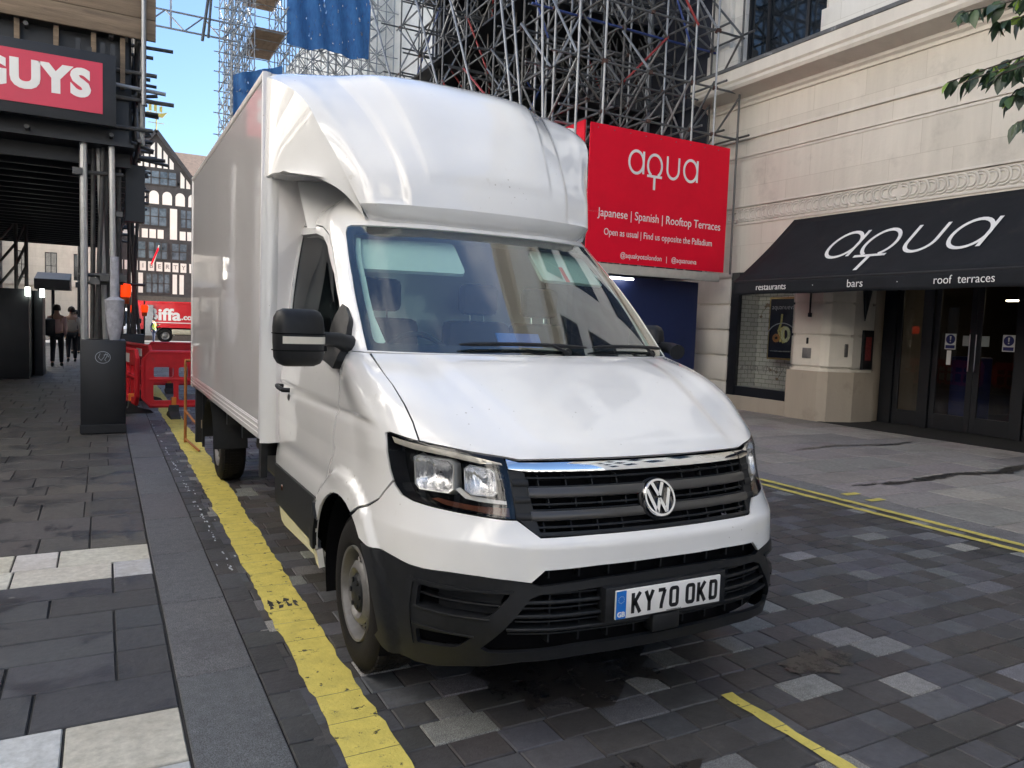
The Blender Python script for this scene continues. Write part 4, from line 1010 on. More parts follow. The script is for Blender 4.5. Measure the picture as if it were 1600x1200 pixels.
class Pave:
    def __init__(s, mats): s.v = []; s.f = []; s.mi = []; s.t = []; s.mats = mats
    def stone(s, x0, x1, y0, y1, z, mi, tint, j=.006, ch=.004, tilt=.0015):
        if x1 - x0 < 3 * j or y1 - y0 < 3 * j: return
        o = len(s.v); dz = [random.uniform(-tilt, tilt) for _ in range(4)]
        w_ = lambda: random.uniform(-.0015, .0015)
        q = [(x0 + j, y0 + j), (x1 - j, y0 + j), (x1 - j, y1 - j), (x0 + j, y1 - j)]
        q = [(a + w_(), b + w_()) for a, b in q]
        cx, cy = (x0 + x1) / 2, (y0 + y1) / 2
        top = [(a + (ch if a < cx else -ch), b + (ch if b < cy else -ch), z + d) for (a, b), d in zip(q, dz)]
        s.v += [(a, b, c + GZ(b)) for a, b, c in top + [(a, b, z - ch * 1.2) for a, b in q] + [(a, b, z - .012) for a, b in q]]
        for f in [(0,1,2,3)] + [(4 + i, 4 + (i + 1) % 4, (i + 1) % 4, i) for i in range(4)] + [(8 + i, 8 + (i + 1) % 4, 4 + (i + 1) % 4, 4 + i) for i in range(4)]:
            s.f.append(tuple(o + i for i in f)); s.mi.append(mi); s.t.append(tint)
    def build(s, name):
        me = bpy.data.meshes.new(name); me.from_pydata(s.v, [], s.f)
        for m in s.mats: me.materials.append(m)
        me.polygons.foreach_set('material_index', s.mi)
        a = me.attributes.new('tint', 'FLOAT_COLOR', 'FACE')
        a.data.foreach_set('color', [c for t in s.t for c in (t[0], t[1], t[2], 1.)])
        me.update(); o = bpy.data.objects.new(name, me); link(o); o['kind'] = 'structure'; return o
rnd = random.Random(11)
def tn(c, v=.12, h=.03):
    k = 1 + rnd.uniform(-v, v); return tuple(max(.004, x * k * (1 + rnd.uniform(-h, h))) for x in c)
YEND = 46.
# base sheet out to the horizon
b = MB(); b.grid([[(X, Y_, -.012 + GZ(min(Y_, 80.))) for X in (-300, -20, 20, 300)] for Y_ in (-120, 0, 26, 50, 80, 400)]); g_ = b.build('ground', mat('asphalt', (.05, .05, .052), rough=.85, var=.2, scale=3, bump=.3, bscale=80)); g_['kind'] = 'structure'
b = MB(); b.box(-6, 14, -14, 26, -.0119, -.008); g_ = b.build('paving_bed', M_joint); g_['kind'] = 'structure'
# carriageway of setts laid in courses across the street
P = Pave([M_sett, M_light])
y = -6.
greys = [(.044, .043, .043), (.050, .050, .056), (.034, .033, .034), (.060, .061, .069), (.047, .044, .043), (.066, .067, .073), (.040, .036, .034)]
lights = [(.22, .22, .21), (.27, .265, .25), (.19, .19, .185), (.15, .15, .155), (.12, .12, .13), (.14, .14, .14)]
while y < YEND:
    near = y < 16
    h = rnd.choice((.155, .165, .17, .18, .165)) if near else rnd.choice((.17, .33))
    x = .685 + rnd.uniform(-.14, 0)
    last = False
    while x < 6.42:
        wd = rnd.choice((.15, .18, .21, .24, .27, .28)) if near else rnd.choice((.3, .5))
        x1 = min(x + wd, 6.435)
        li = (not last) and rnd.random() < .19
        if li: P.stone(max(x, .69), x1, y, y + h, .0, 1, tn(rnd.choice(lights)), j=.003)
        else: P.stone(max(x, .69), x1, y, y + h, .0, 0, tuple(1.45 * q for q in tn(rnd.choice(greys), .13)), j=.003)
        last = li; x = x1
    y += h
P.build('road')
# granite band beside the setts
P = Pave([M_gran]); y = -3.2
while y < YEND:
    h = .95 if y < 12 else 1.9
    P.stone(.275, .60, y, y + h, .004, 0, tn((.105, .107, .114), .08), j=.003); y += h
P.build('granite_band')
P = Pave([M_sett, M_light]); y = -3.
while y < YEND:
    h = rnd.choice((.19, .22, .25, .28)) if y < 16 else .5
    P.stone(.60, .74, y, y + h, .002, 0, tn(rnd.choice([(.055, .054, .055), (.066, .066, .070), (.048, .047, .047)]), .15), j=.004); y += h
P.build('channel_setts')
# left pavement: dark slabs with pale bands
P = Pave([M_york, M_wslab])
rows = []
y = -4.; 
seq = []
ys = [(-4.0, .42)] 
y = -4.
fixed = {2.78: .415, 3.195: .33, 3.525: .35, 3.875: .24, 4.115: .25, 4.365: .26, 4.625: .34, 4.965: .32, 5.285: .36}
brow = [( .35, 'w') if -1 < 0 else 0]
y = 2.78
for h, t in ((.415, 'w'), (.34, 'd'), (.31, 'd'), (.27, 'd'), (.30, 'd'), (.28, 'd'), (.28, 'd'), (.32, 'w'), (.355, 'w')):
    rows.append((y, h, t)); y += h
ytop = y
while y < YEND:
    h = rnd.choice((.36, .42, .5, .55)); rows.append((y, h, 'b')); y += h
y = 2.78
for h, t in ((.40, 'w'),) + ((.3, 'd'),) * 7 + ((.4, 'w'),) * 2 + ((.42, 'd'),) * 6: y -= h; rows.append((y, h, t))
for y, h, t in rows:
    x = .27; 
    if t == 'b': base = [(.076, .070, .063), (.066, .061, .056), (.088, .081, .072), (.072, .068, .064)]
    elif t == 'd': base = [(.047, .048, .054), (.056, .057, .063), (.043, .042, .045), (.050, .049, .052)]
    else: base = [(.50, .485, .45), (.52, .49, .43), (.44, .44, .44)]
    first = True
    while x > -5.2:
        wd = rnd.choice((.42, .55, .30, .62, .75) if t != 'w' else (.24, .40, .52, .36)); 
        if first: wd = rnd.choice((.22, .35, .52, .40))
        P.stone(x - wd, x, y, y + h, .004, 1 if t == 'w' else 0, tn(rnd.choice(base), .10), j=.005 if y < 6 else .004, tilt=.001); x -= wd; first = False
P.build('left_pavement')
# right pavement
P = Pave([M_flag, M_gran])
y = -6.
while y < YEND:
    P.stone(6.44, 6.78, y, y + .9, .004, 1, tn((.19, .185, .185), .08), j=.003); y += .9
y = -6.
while y < YEND:
    h = rnd.choice((.5, .6, .7)); x = 6.79
    while x < 12.19:
        wd = rnd.choice((.6, .75, .9, 1.1)); x1 = min(12.19, x + wd)
        P.stone(x, x1, y, y + h, .004, 0, tn(rnd.choice([(.30, .275, .25), (.26, .24, .225), (.33, .305, .275), (.24, .225, .21)]), .08), j=.007, tilt=.001); x = x1
    y += h
P.build('right_pavement')
def marking(name, xl, xr, y0, y1, z=.006, step=.06, rough=.006, seed=1, gaps=0.):
    r = random.Random(seed); rows = []; n = int((y1 - y0) / step)
    eL = eR = 0
    for i in range(n + 1):
        y = y0 + (y1 - y0) * i / n
        eL = eL * .6 + r.uniform(-rough, rough); eR = eR * .6 + r.uniform(-rough, rough)
        a = (xl(y) if callable(xl) else xl) + eL; c = (xr(y) if callable(xr) else xr) + eR
        rows.append([(a + (c - a) * t, y, z + GZ(y)) for t in (0, .33, .66, 1)])
    b = MB(); nxt = y0 + .1; seg = [rows[0]]
    for k in range(1, len(rows)):
        seg.append(rows[k])
        if rows[k][0][1] > nxt or k == len(rows) - 1:
            # the paint cracks over the joints of the setts beneath
            g_ = .0035 if r.random() < .8 else 0
            if g_: seg[-1] = [(p[0], p[1] - g_, p[2]) for p in seg[-1]]
            b.grid(seg); seg = [rows[k]]; nxt = rows[k][0][1] + r.choice((.16, .19, .22, .17))
    o = b.build(name, MT['yellow']); o['kind'] = 'structure'; return o
marking('yellow_line', lambda y: .728 + .010 * min(y, 9), lambda y: .925 + .014 * min(y, 10), -2, 30, rough=.0085, seed=4)
marking('yellow_line', 6.155, 6.235, -3, YEND, seed=5, rough=.004)
marking('yellow_line', 6.355, 6.435, -3, YEND, seed=6, rough=.004)
marking('yellow_line', 2.365, 2.425, -1.5, 2.36, seed=9, rough=.006)
for x0, x1, y0, y1 in ((6.60, 6.82, 5.02, 5.10), (6.60, 6.82, 4.74, 4.82)): marking('yellow_kerb_mark', x0, x1, y0, y1, z=.010, step=.02, seed=3, rough=.004)
b = MB(); r = random.Random(31); j_ = lambda s_=.012: r.uniform(-s_, s_)
for i in range(4):
    for k in range(3): b.add([(.80 + i * .042 + j_(), 4.10 + k * .045 + j_(), .0075), (.815 + i * .042 + j_(), 4.10 + k * .045 + j_(), .0075), (.818 + i * .042 + j_(), 4.14 + k * .045 + j_(), .0075), (.806 + i * .042 + j_(), 4.15 + k * .045 + j_(), .0075)], [(0, 1, 2, 3)])
o = b.build('tyre_scuffs', MT['foot']); o['kind'] = 'structure'
# splash of white paint along the channel
b = MB(); r = random.Random(2)
for i in range(110):
    y = 4.8 + 7.5 * r.random() ** 1.2; x = .70 - .012 * (y - 5) + r.gauss(0, .008) * (1 if r.random() < .8 else 4); s_ = r.uniform(.004, .016); n = 6
    b.add([(x + s_ * .6 * math.cos(k) * r.uniform(.5, 1.2), y + s_ * 2.2 * math.sin(k) * r.uniform(.6, 1.2), .0085) for k in [2 * math.pi * j / n for j in range(n)]], [tuple(range(n))])
o = b.build('white_paint_splashes', mat('white_paint_drips', (.55, .60, .64), rough=.6, var=.1)); o['kind'] = 'structure'
# damp streak on the right pavement
r = random.Random(12)
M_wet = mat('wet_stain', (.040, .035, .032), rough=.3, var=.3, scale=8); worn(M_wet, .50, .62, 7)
for nm, pts, w0 in (('wet_streak', [(7.1, 5.35), (8.0, 5.30), (9.0, 5.42), (9.8, 5.30), (10.6, 5.5), (11.6, 5.2), (12.3, 5.4)], .10), ('wet_streak', [(8.6, 7.4), (9.6, 7.55), (10.6, 7.35), (11.4, 7.5)], .07), ('wet_streak', [(6.85, 6.2), (6.9, 7.4), (6.83, 9.2)], .05)):
    P_ = []
    for i in range(len(pts) - 1):
        for k in range(12): P_.append((pts[i][0] + (pts[i + 1][0] - pts[i][0]) * k / 12, pts[i][1] + (pts[i + 1][1] - pts[i][1]) * k / 12))
    rows = [[(x + r.uniform(-.01, .01), y - w0 * r.uniform(.2, 1.5) * math.sin(math.pi * (i + 1) / (len(P_) + 1)) ** .5, .0095), (x, y, .0095), (x, y + w0 * r.uniform(.2, 1.2) * math.sin(math.pi * (i + 1) / (len(P_) + 1)) ** .5, .0095)] for i, (x, y) in enumerate(P_)]
    b = MB(); b.grid(rows); o = b.build(nm, M_wet); o['kind'] = 'structure'
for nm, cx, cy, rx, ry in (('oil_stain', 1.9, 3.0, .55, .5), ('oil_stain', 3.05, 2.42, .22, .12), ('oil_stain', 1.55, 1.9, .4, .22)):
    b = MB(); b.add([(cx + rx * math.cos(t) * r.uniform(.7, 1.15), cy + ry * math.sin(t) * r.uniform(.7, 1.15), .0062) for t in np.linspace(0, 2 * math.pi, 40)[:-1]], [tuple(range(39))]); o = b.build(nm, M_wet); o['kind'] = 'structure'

# ------------------------------------------------------------------ right-hand building
def stone_mat(name, col, dcol=(.16, .14, .12), streak=.35, rough=.75, block=None):
    m, nt, b = newmat(name); N = nt.nodes; L = nt.links
    tc = N.new('ShaderNodeTexCoord'); mp = N.new('ShaderNodeMapping'); L.new(tc.outputs['Object'], mp.inputs['Vector'])
    mp.inputs['Scale'].default_value = (1.6, 1.6, .22)
    n1 = N.new('ShaderNodeTexNoise'); n1.inputs['Scale'].default_value = 1.1; n1.inputs['Detail'].default_value = 9; n1.inputs['Roughness'].default_value = .7; L.new(mp.outputs[0], n1.inputs['Vector'])
    r = N.new('ShaderNodeValToRGB'); e = r.color_ramp.elements; e[0].position = .30; e[1].position = .62
    e[0].color = tuple(c * .86 for c in col) + (1,); e[1].color = tuple(c for c in col) + (1,)
    k = e.new(.72); k.color = tuple(min(.8, c * 1.10) for c in col) + (1,)
    L.new(n1.outputs['Fac'], r.inputs['Fac']); last = r.outputs['Color']
    n2 = N.new('ShaderNodeTexNoise'); n2.inputs['Scale'].default_value = .9; n2.inputs['Detail'].default_value = 9; n2.inputs['Roughness'].default_value = .7; L.new(tc.outputs['Object'], n2.inputs['Vector'])
    r2 = N.new('ShaderNodeMapRange'); r2.inputs['From Min'].default_value = .55; r2.inputs['From Max'].default_value = .75; r2.inputs['To Max'].default_value = streak; L.new(n2.outputs['Fac'], r2.inputs['Value'])
    x = N.new('ShaderNodeMix'); x.data_type = 'RGBA'; L.new(r2.outputs[0], x.inputs['Factor']); L.new(last, x.inputs[6]); x.inputs[7].default_value = dcol + (1,); last = x.outputs[2]
    hgt = None
    if block:
        # ashlar joints: mortar lines from a brick pattern in the wall plane (y, z)
        sx = N.new('ShaderNodeSeparateXYZ'); L.new(tc.outputs['Object'], sx.inputs[0]); cb = N.new('ShaderNodeCombineXYZ')
        L.new(sx.outputs[block[2]], cb.inputs[0]); L.new(sx.outputs['Z'], cb.inputs[1])
        mo = N.new('ShaderNodeMapping'); mo.inputs['Location'].default_value = (block[3], block[4], 0); L.new(cb.outputs[0], mo.inputs['Vector'])
        bk = N.new('ShaderNodeTexBrick'); bk.inputs['Scale'].default_value = 1; bk.inputs['Brick Width'].default_value = block[0]; bk.inputs['Row Height'].default_value = block[1]
        bk.inputs['Mortar Size'].default_value = .005; bk.inputs['Color1'].default_value = (1, 1, 1, 1); bk.inputs['Color2'].default_value = (.86, .86, .85, 1); bk.inputs['Mortar'].default_value = (.72, .70, .66, 1); bk.inputs['Bias'].default_value = -.3
        L.new(mo.outputs[0], bk.inputs['Vector'])
        y = N.new('ShaderNodeMix'); y.data_type = 'RGBA'; y.blend_type = 'MULTIPLY'; y.inputs['Factor'].default_value = .8; L.new(last, y.inputs[6]); L.new(bk.outputs['Color'], y.inputs[7]); last = y.outputs[2]
    L.new(last, b.inputs['Base Color']); b.inputs['Roughness'].default_value = rough
    nb = N.new('ShaderNodeTexNoise'); nb.inputs['Scale'].default_value = 18; nb.inputs['Detail'].default_value = 8; L.new(tc.outputs['Object'], nb.inputs['Vector'])
    bp = N.new('ShaderNodeBump'); bp.inputs['Strength'].default_value = .25; bp.inputs['Distance'].default_value = .02; L.new(nb.outputs['Fac'], bp.inputs['Height']); L.new(bp.outputs[0], b.inputs['Normal'])
    return m
XF = 12.2
c_st = (.66, .615, .535)
M_ash = stone_mat('portland_ashlar', c_st, block=(1.15, .62, 'Y', .3, .18))
M_trim = stone_mat('portland_trim', (.66, .62, .55), streak=.25)
M_sooty = stone_mat('sooty_ledge', (.20, .19, .185), dcol=(.06, .06, .06), streak=.8)
M_base = stone_mat('plinth_stone', (.40, .345, .28), dcol=(.10, .08, .06), streak=.6)
M_upper = stone_mat('pale_upper_stone', (.74, .72, .67), streak=.2, block=(1.0, .5, 'Y', 0, 0))
M_lead = mat('lead_flashing', (.09, .095, .10), rough=.6, var=.35, scale=4, dark=(.35, .36, .37), dscale=4, damt=.1)
M_wglass = glass('shop_glass', (.92, .93, .92), ior=1.55, boost=1.3)
M_dglass = glass('door_glass', (.80, .80, .80), ior=1.5, boost=1.1)
M_upglass = mat('dark_window_glass', (.012, .015, .018), rough=.06, var=.3, scale=2, spec=.8)
M_tile = None
def tile_mat():
    m, nt, b = newmat('white_brick_tile'); N = nt.nodes; L = nt.links
    tc = N.new('ShaderNodeTexCoord'); sx = N.new('ShaderNodeSeparateXYZ'); L.new(tc.outputs['Object'], sx.inputs[0]); cb = N.new('ShaderNodeCombineXYZ')
    ad = N.new('ShaderNodeMath'); ad.operation = 'ADD'; L.new(sx.outputs['X'], ad.inputs[0]); L.new(sx.outputs['Y'], ad.inputs[1])
    L.new(ad.outputs[0], cb.inputs[0]); L.new(sx.outputs['Z'], cb.inputs[1])
    bk = N.new('ShaderNodeTexBrick'); bk.inputs['Scale'].default_value = 1; bk.inputs['Brick Width'].default_value = .20; bk.inputs['Row Height'].default_value = .095; bk.inputs['Mortar Size'].default_value = .005
    bk.inputs['Color1'].default_value = (.52, .51, .47, 1); bk.inputs['Color2'].default_value = (.44, .43, .40, 1); bk.inputs['Mortar'].default_value = (.10, .09, .08, 1)
    L.new(cb.outputs[0], bk.inputs['Vector']); L.new(bk.outputs['Color'], b.inputs['Base Color']); b.inputs['Roughness'].default_value = .3
    bp = N.new('ShaderNodeBump'); bp.inputs['Strength'].default_value = .4; bp.inputs['Distance'].default_value = .01; L.new(bk.outputs['Fac'], bp.inputs['Height']); bp.invert = True; L.new(bp.outputs[0], b.inputs['Normal'])
    return m
RB = empty('restaurant_building', (XF, 6, 0), 'cream stone building with a carved ring frieze above the dark restaurant entrance', 'building')
RB.location = (0, 0, 0)
YN, YF = -2.0, 13.55
# wall above the shopfronts, and mass behind it
b = MB(); b.box(XF, XF + .5, YN, YF, 2.95, 4.02); b.box(XF, XF + .5, YN, YF, 4.36, 6.62); wall = b.build('wall', M_ash, RB)
b = MB()
for z, p, h in ((5.42, .035, .035), (5.36, .015, .05), (5.79, .05, .05), (5.84, .02, .03)): b.box(XF - p, XF, YN, YF, z, z + h, .006)
b.build('string_course', M_trim, RB, smooth=30)
# cornice
prof = [(0, 6.50), (-.04, 6.50), (-.05, 6.56), (-.10, 6.60), (-.10, 6.66), (-.40, 6.72), (-.52, 6.74), (-.56, 6.80), (-.56, 6.86), (-.60, 6.90), (-.60, 7.12), (0, 7.16)]
b = MB(); b.grid([[(XF + a, yy, z) for a, z in prof] for yy in (YN, YF)]); b.add([(XF + a, YF, z) for a, z in prof], [tuple(range(len(prof)))]); b.build('cornice', M_trim, RB)
b = MB(); b.box(XF - .62, XF - .02, YN, YF + .02, 7.125, 7.20, .01); b.build('cornice_capping', M_lead, RB)
# frieze of overlapping carved rings
b = MB(); b.box(XF + .02, XF + .5, YN, YF, 4.02, 4.36); b.build('frieze', M_trim, RB)
b = MB(); b.box(XF - .02, XF + .1, YN, YF, 3.975, 4.02, .006); b.box(XF - .02, XF + .1, YN, YF, 4.36, 4.40, .006); b.build('frieze_moulding', M_trim, RB, smooth=30)
b = MB(); yy = YN + .2; k = 0
while yy < YF - .1:
    sg = 1 if yy > 8.6 else -1
    for rr in (.135, .085):
        pts = [(XF + .012, yy + sg * rr * math.cos(t), 4.19 + rr * math.sin(t)) for t in np.linspace(-math.pi * .62, math.pi * .62, 15)]
        b.path(pts, .019, 6)
    yy += .165
b.build('carved_rings', M_trim, RB, smooth=40)
# upper storeys (lower half is in the picture, the rest is what the windscreen mirrors)
b = MB()
zt = 22.0
bays = []
yb = -22.
win_b = [(12.15, 9.98)]
# bays: windows 1.75 m wide, piers between
ys_w = [10.45 - 3.9 * k for k in range(8)]
segs = []; prev = YF
for y0 in ys_w:
    segs.append((y0 + 2.15, prev)); prev = y0
segs.append((-20., prev))
b.box(XF, XF + .5, -20, YF, 7.17, 7.25)
for a, c in segs: b.box(XF, XF + .5, a, c, 7.25, 16.8)
for y0 in ys_w: 
    b.box(XF, XF + .5, y0, y0 + 2.15, 9.6, 10.9); b.box(XF, XF + .5, y0, y0 + 2.15, 13.1, 14.1); b.box(XF, XF + .5, y0, y0 + 2.15, 16.0, 16.8)
b.box(XF - .02, XF + .5, -20, YN, 0, 7.17)
b.build('upper_wall', M_upper, RB)
b = MB()
for a, c in segs[:4]:
    if c - a > .8: b.box(XF - .10, XF + .01, a + .32, c - .32 if c < YF else c, 7.205, 9.8, .01); b.box(XF - .16, XF + .01, a - .0, c + .0 if c < YF else c, 7.205, 7.82, .015)
build_split(b, 'pilaster', M_upper, RB, smooth=30)
b = MB(); b.grid([[(XF + a, yy, z + 9.9) for a, z in prof] for yy in (-20, YF)]); b.grid([[(XF + a * 1.6, yy, z + 14.2) for a, z in prof] for yy in (-20, YF)]); b.build('upper_cornice', M_trim, RB)
b = MB(); b.box(XF + .01, XF + .5, -20, YF, 16.8, 20.7); b.build('attic_wall', M_upper, RB)
b = MB(); b.box(XF + .5, XF + 12, -20, YF, 7.0, 20.5); b.box(XF + .0, XF + 12, YF + .01, 60, -.2, 20.5); b.build('building_mass', M_upper, RB)
for y0 in ys_w:
    for z0, z1 in ((7.25, 9.6), (10.9, 13.1), (14.1, 16.0)):
        b = MB()
        b.box(XF + .10, XF + .18, y0, y0 + .06, z0, z1); b.box(XF + .10, XF + .18, y0 + 2.09, y0 + 2.15, z0, z1); b.box(XF + .10, XF + .18, y0, y0 + 2.15, z0, z0 + .07); b.box(XF + .10, XF + .18, y0, y0 + 2.15, z1 - .07, z1)
        for t in (.26, .74): b.box(XF + .11, XF + .17, y0 + 2.15 * t - .035, y0 + 2.15 * t + .035, z0, z1)
        if z0 > 8: b.box(XF + .11, XF + .17, y0, y0 + 2.15, (z0 + z1) / 2 - .03, (z0 + z1) / 2 + .03)
        wn = b.build('window', MT['bframe'], RB)
        b = MB(); b.box(XF + .14, XF + .145, y0 + .02, y0 + 2.13, z0 + .02, z1 - .02); b.build('pane', M_upglass, wn)
        b = MB(); b.box(XF - .02, XF + .13, y0 - .02, y0 + .0, z0, z1); b.build('reveal', M_trim, wn)
# ground floor: pier, show window, lobby, doors
def block_pier(name, x0, x1, y0, y1, z0, z1, course=.55, m=M_trim, g=.05):
    b = MB(); z = z0
    while z < z1 - .02:
        zz = min(z1, z + course); b.box(x0 + g, x1, y0 + g, y1 - g, z, z + .05); b.box(x0, x1, y0, y1, z + .045, zz - .0, .012); z = zz
    return b.build(name, m, RB, smooth=30)
# chamfered pier beside the lobby (front face y 9.55..10.35)
plin = [(12.02,10.72),(12.02,9.98),(12.12,9.82),(12.6,9.62),(13.2,9.62),(13.2,10.9),(12.2,10.9)]
b = MB(); b.prism(plin, lambda a, c: (a, c, 0), lambda a, c: (a, c, .96)); b.build('pier_base', M_base, RB)
cap = [(12.08,10.66),(12.08,10.02),(12.17,9.88),(12.62,9.70),(13.2,9.70),(13.2,10.84),(12.22,10.84)]
b = MB(); b.prism(cap, lambda a, c: (a, c, .96), lambda a, c: (a, c, 1.01))
z = 1.01
while z < 2.94:
    zz = min(2.95, z + .62)
    sh = [(a + (.06 if a < 12.5 else 0), c + (.06 if c < 10 else 0)) for a, c in cap]
    s2 = [(a + .02 if a < 12.5 else a, c) for a, c in cap]
    b.prism(sh, lambda a, c, z=z: (a, c, z), lambda a, c, z=z: (a, c, z + .050)); b.prism(s2, lambda a, c, z=z: (a, c, z + .049), lambda a, c, zz=zz: (a, c, zz)); z = zz
b.build('pier', M_trim, RB)
# lobby side wall behind the pier, with a lit menu case
b = MB(); b.box(13.2, 15.2, 9.72, 9.9, 0, 2.95); b.build('lobby_wall', M_base, RB)
# far pier beyond the show window and fluted blocks
block_pier('pier', 12.06, 12.7, 12.45, 13.5, 0, 2.95, .56)
b = MB(); b.box(12.08, 12.6, 10.7, 12.47, 0, .30, .01); b.build('stall_riser', M_base, RB)
# show window
b = MB()
b.box(12.10, 12.20, 12.22, 12.46, .30, 2.95); b.box(12.12, 12.20, 10.72, 12.46, .30, .50); b.box(12.12, 12.20, 10.72, 12.46, 2.78, 2.95)
sw = b.build('show_window', MT['bframe'], RB)
b = MB(); b.box(12.155, 12.163, 10.72, 12.24, .5, 2.8); b.build('pane', M_wglass, sw)
b = MB(); b.box(12.75, 12.80, 10.0, 12.6, .4, 2.9); b.box(12.2, 12.80, 12.26, 12.30, .4, 2.9); b.box(12.2, 12.8, 10.7, 12.3, .42, .50); b.build('tiled_backdrop', tile_mat(), sw)
# decorative twigs on the tiles and lettering on the glass
b = MB(); r = random.Random(5)
for i in range(5):
    p = Vector((12.70, 10.8 + i * .33, .7 + r.random() * 1.6)); pts = [p]
    for k in range(6): p = p + Vector((0, r.uniform(-.14, .14), r.uniform(-.05, .14))); pts.append(p)
    b.path(pts, .006, 5)
    for q in pts[1::2]: b.add([q + Vector((-.01, -.05, .0)), q + Vector((-.01, 0, .035)), q + Vector((-.01, .06, .01)), q + Vector((-.01, .01, -.03))], [(0, 1, 2, 3)])
b.build('twig_decoration', MT['timber'], sw)
fw = lambda a, c, h=0.: (12.150 - h, 11.45 - a, .93 + c)
put_text('window_lettering', 'aqua nueva', .26, lambda a, c, h: fw(a, c, h * .5), mat('grey_vinyl', (.12, .12, .12), rough=.5), sw, bold=-.004, spacing=1.15)
# entrance doors, recessed
b = MB(); DX = 13.4
ys_ = 9.62; 
for y0, y1 in ((9.36, 9.62), (8.62, 8.74), (6.98, 7.08), (5.3, 5.5), (3.4, 3.6)): b.box(DX - .04, DX + .06, y0, y1, 0, 2.95)
b.box(DX - .035, DX + .05, 3.4, 9.62, 2.72, 2.95); b.build('door_frame', MT['bframe'], RB)
def shop_door(y0, y1, hs, nm='door'):
    b = MB(); st = .10
    b.box(DX, DX + .045, y0, y0 + st, .02, 2.70, .004); b.box(DX, DX + .045, y1 - st, y1, .02, 2.70, .004); b.box(DX, DX + .045, y0 + st, y1 - st, .02, .30, .004); b.box(DX, DX + .045, y0 + st, y1 - st, 2.60, 2.70, .004)
    d = b.build(nm, MT['bframe'], RB)
    b = MB(); b.box(DX + .018, DX + .026, y0 + st, y1 - st, .30, 2.60); b.build('pane', M_dglass, d)
    if hs:
        b = MB(); hy = y0 + .05 if hs < 0 else y1 - .05
        b.path([(DX, hy, 1.1), (DX - .06, hy, 1.1), (DX - .06, hy, 1.75), (DX, hy, 1.75)], .014, 8); b.build('handle', MT['chrome'], d, smooth=40)
    return d
D0 = shop_door(8.75, 9.35, 0, 'side_light'); D1 = shop_door(7.86, 8.61, -1); D2 = shop_door(7.09, 7.85, 1); D3 = shop_door(5.51, 6.97, 0, 'side_light'); D4 = shop_door(3.61, 5.29, 0, 'side_light')
def notice(x, y, z, parent):
    b = MB(); b.box(x, x + .003, y - .10, y + .10, z - .14, z + .14); n = b.build('notice', MT['white'], parent)
    bl = mat('notice_blue', (.02, .025, .15), rough=.4)
    b = MB(); b.lathe([(-.001, .0001), (-.001, .085)], (x, y, z + .04), n=24); b.box(x - .0015, x, y - .085, y + .085, z - .125, z - .065); b.build('notice_symbol', bl, n)
    b = MB(); b.add([(x - .0025, y + .016, z + .095), (x - .0025, y - .016, z + .095), (x - .0025, y - .008, z + .025), (x - .0025, y + .008, z + .025)], [(0, 1, 2, 3)]); b.lathe([(-.0025, .0001), (-.0025, .012)], (x, y, z + .0), n=12); b.build('exclamation_mark', MT['white'], n)
notice(DX + .012, 8.30, 1.62, D1); notice(DX + .012, 7.30, 1.62, D2)
for y, z, d in ((7.98, 1.64, D1), (7.72, 1.64, D2)):
    b = MB(); b.box(DX + .012, DX + .015, y - .10, y + .10, z - .09, z + .09); b.build('paper_sheet', mat('pale_paper', (.45, .48, .45), rough=.6), d)
b = MB(); b.box(DX + .010, DX + .013, 8.27, 8.35, 1.20, 1.46); b.build('paper_sheet', MT['white'], D1)
# lobby interior: floor mat, back wall, ceiling, blue bin, lamps
b = MB(); b.box(12.0, 19, 2.0, 9.9, .004, .010); b.box(12.2, 19, 9.95, 13, .0, .008); o = b.build('lobby_floor', mat('dark_mat', (.012, .012, .013), rough=.8), RB)
b = MB(); b.box(18.4, 18.5, 2, 13, 0, 3.2); b.box(13.4, 18.5, 9.9, 9.95, 0, 3.2); b.box(13.4, 18.5, 2.0, 2.05, 0, 3.2); b.box(12.7, 18.5, 2, 13, 2.951, 3.1); b.build('lobby_interior', mat('dim_interior', (.06, .048, .036), rough=.7, var=.3, scale=1.5), RB)
b = MB(); b.box(14.2, 14.7, 8.25, 8.75, .02, 1.35, .03); b.build('blue_locker', mat('blue_locker_paint', (.015, .03, .16), rough=.4), RB)
b = MB()
for y in (8.6, 8.0, 7.4, 6.6, 5.9): b.box(15.8, 15.9, y - .12, y + .12, 2.46, 2.49)
b.build('downlight', emis('warm_lamp', (1., .85, .6), 2.2), RB)
b = MB(); b.box(XF, XF + 1.2, YN, 3.2, 0, 2.95); b.build('near_pier', M_trim, RB)
# alarm plate, intercom
def facade_box(name, label, cat, x0, x1, y0, y1, z0, z1, m):
    b = MB(); b.box(x0, x1, y0, y1, z0, z1, .008); return tag(b.build(name, m, smooth=30), label, cat)
facade_box('intercom', 'small metal intercom box on the chamfered stone pier', 'intercom', 12.075, 12.10, 10.22, 10.42, 1.20, 1.40, MT['silver'])
facade_box('key_switch', 'tiny black key switch above the metal intercom box', 'switch', 12.08, 12.10, 10.30, 10.345, 1.48, 1.60, MT['black'])
facade_box('alarm_plate', 'brown metal plate on the lobby side of the stone pier', 'plate', 12.45, 12.60, 9.735, 9.755, 1.25, 1.50, MT['silver'])
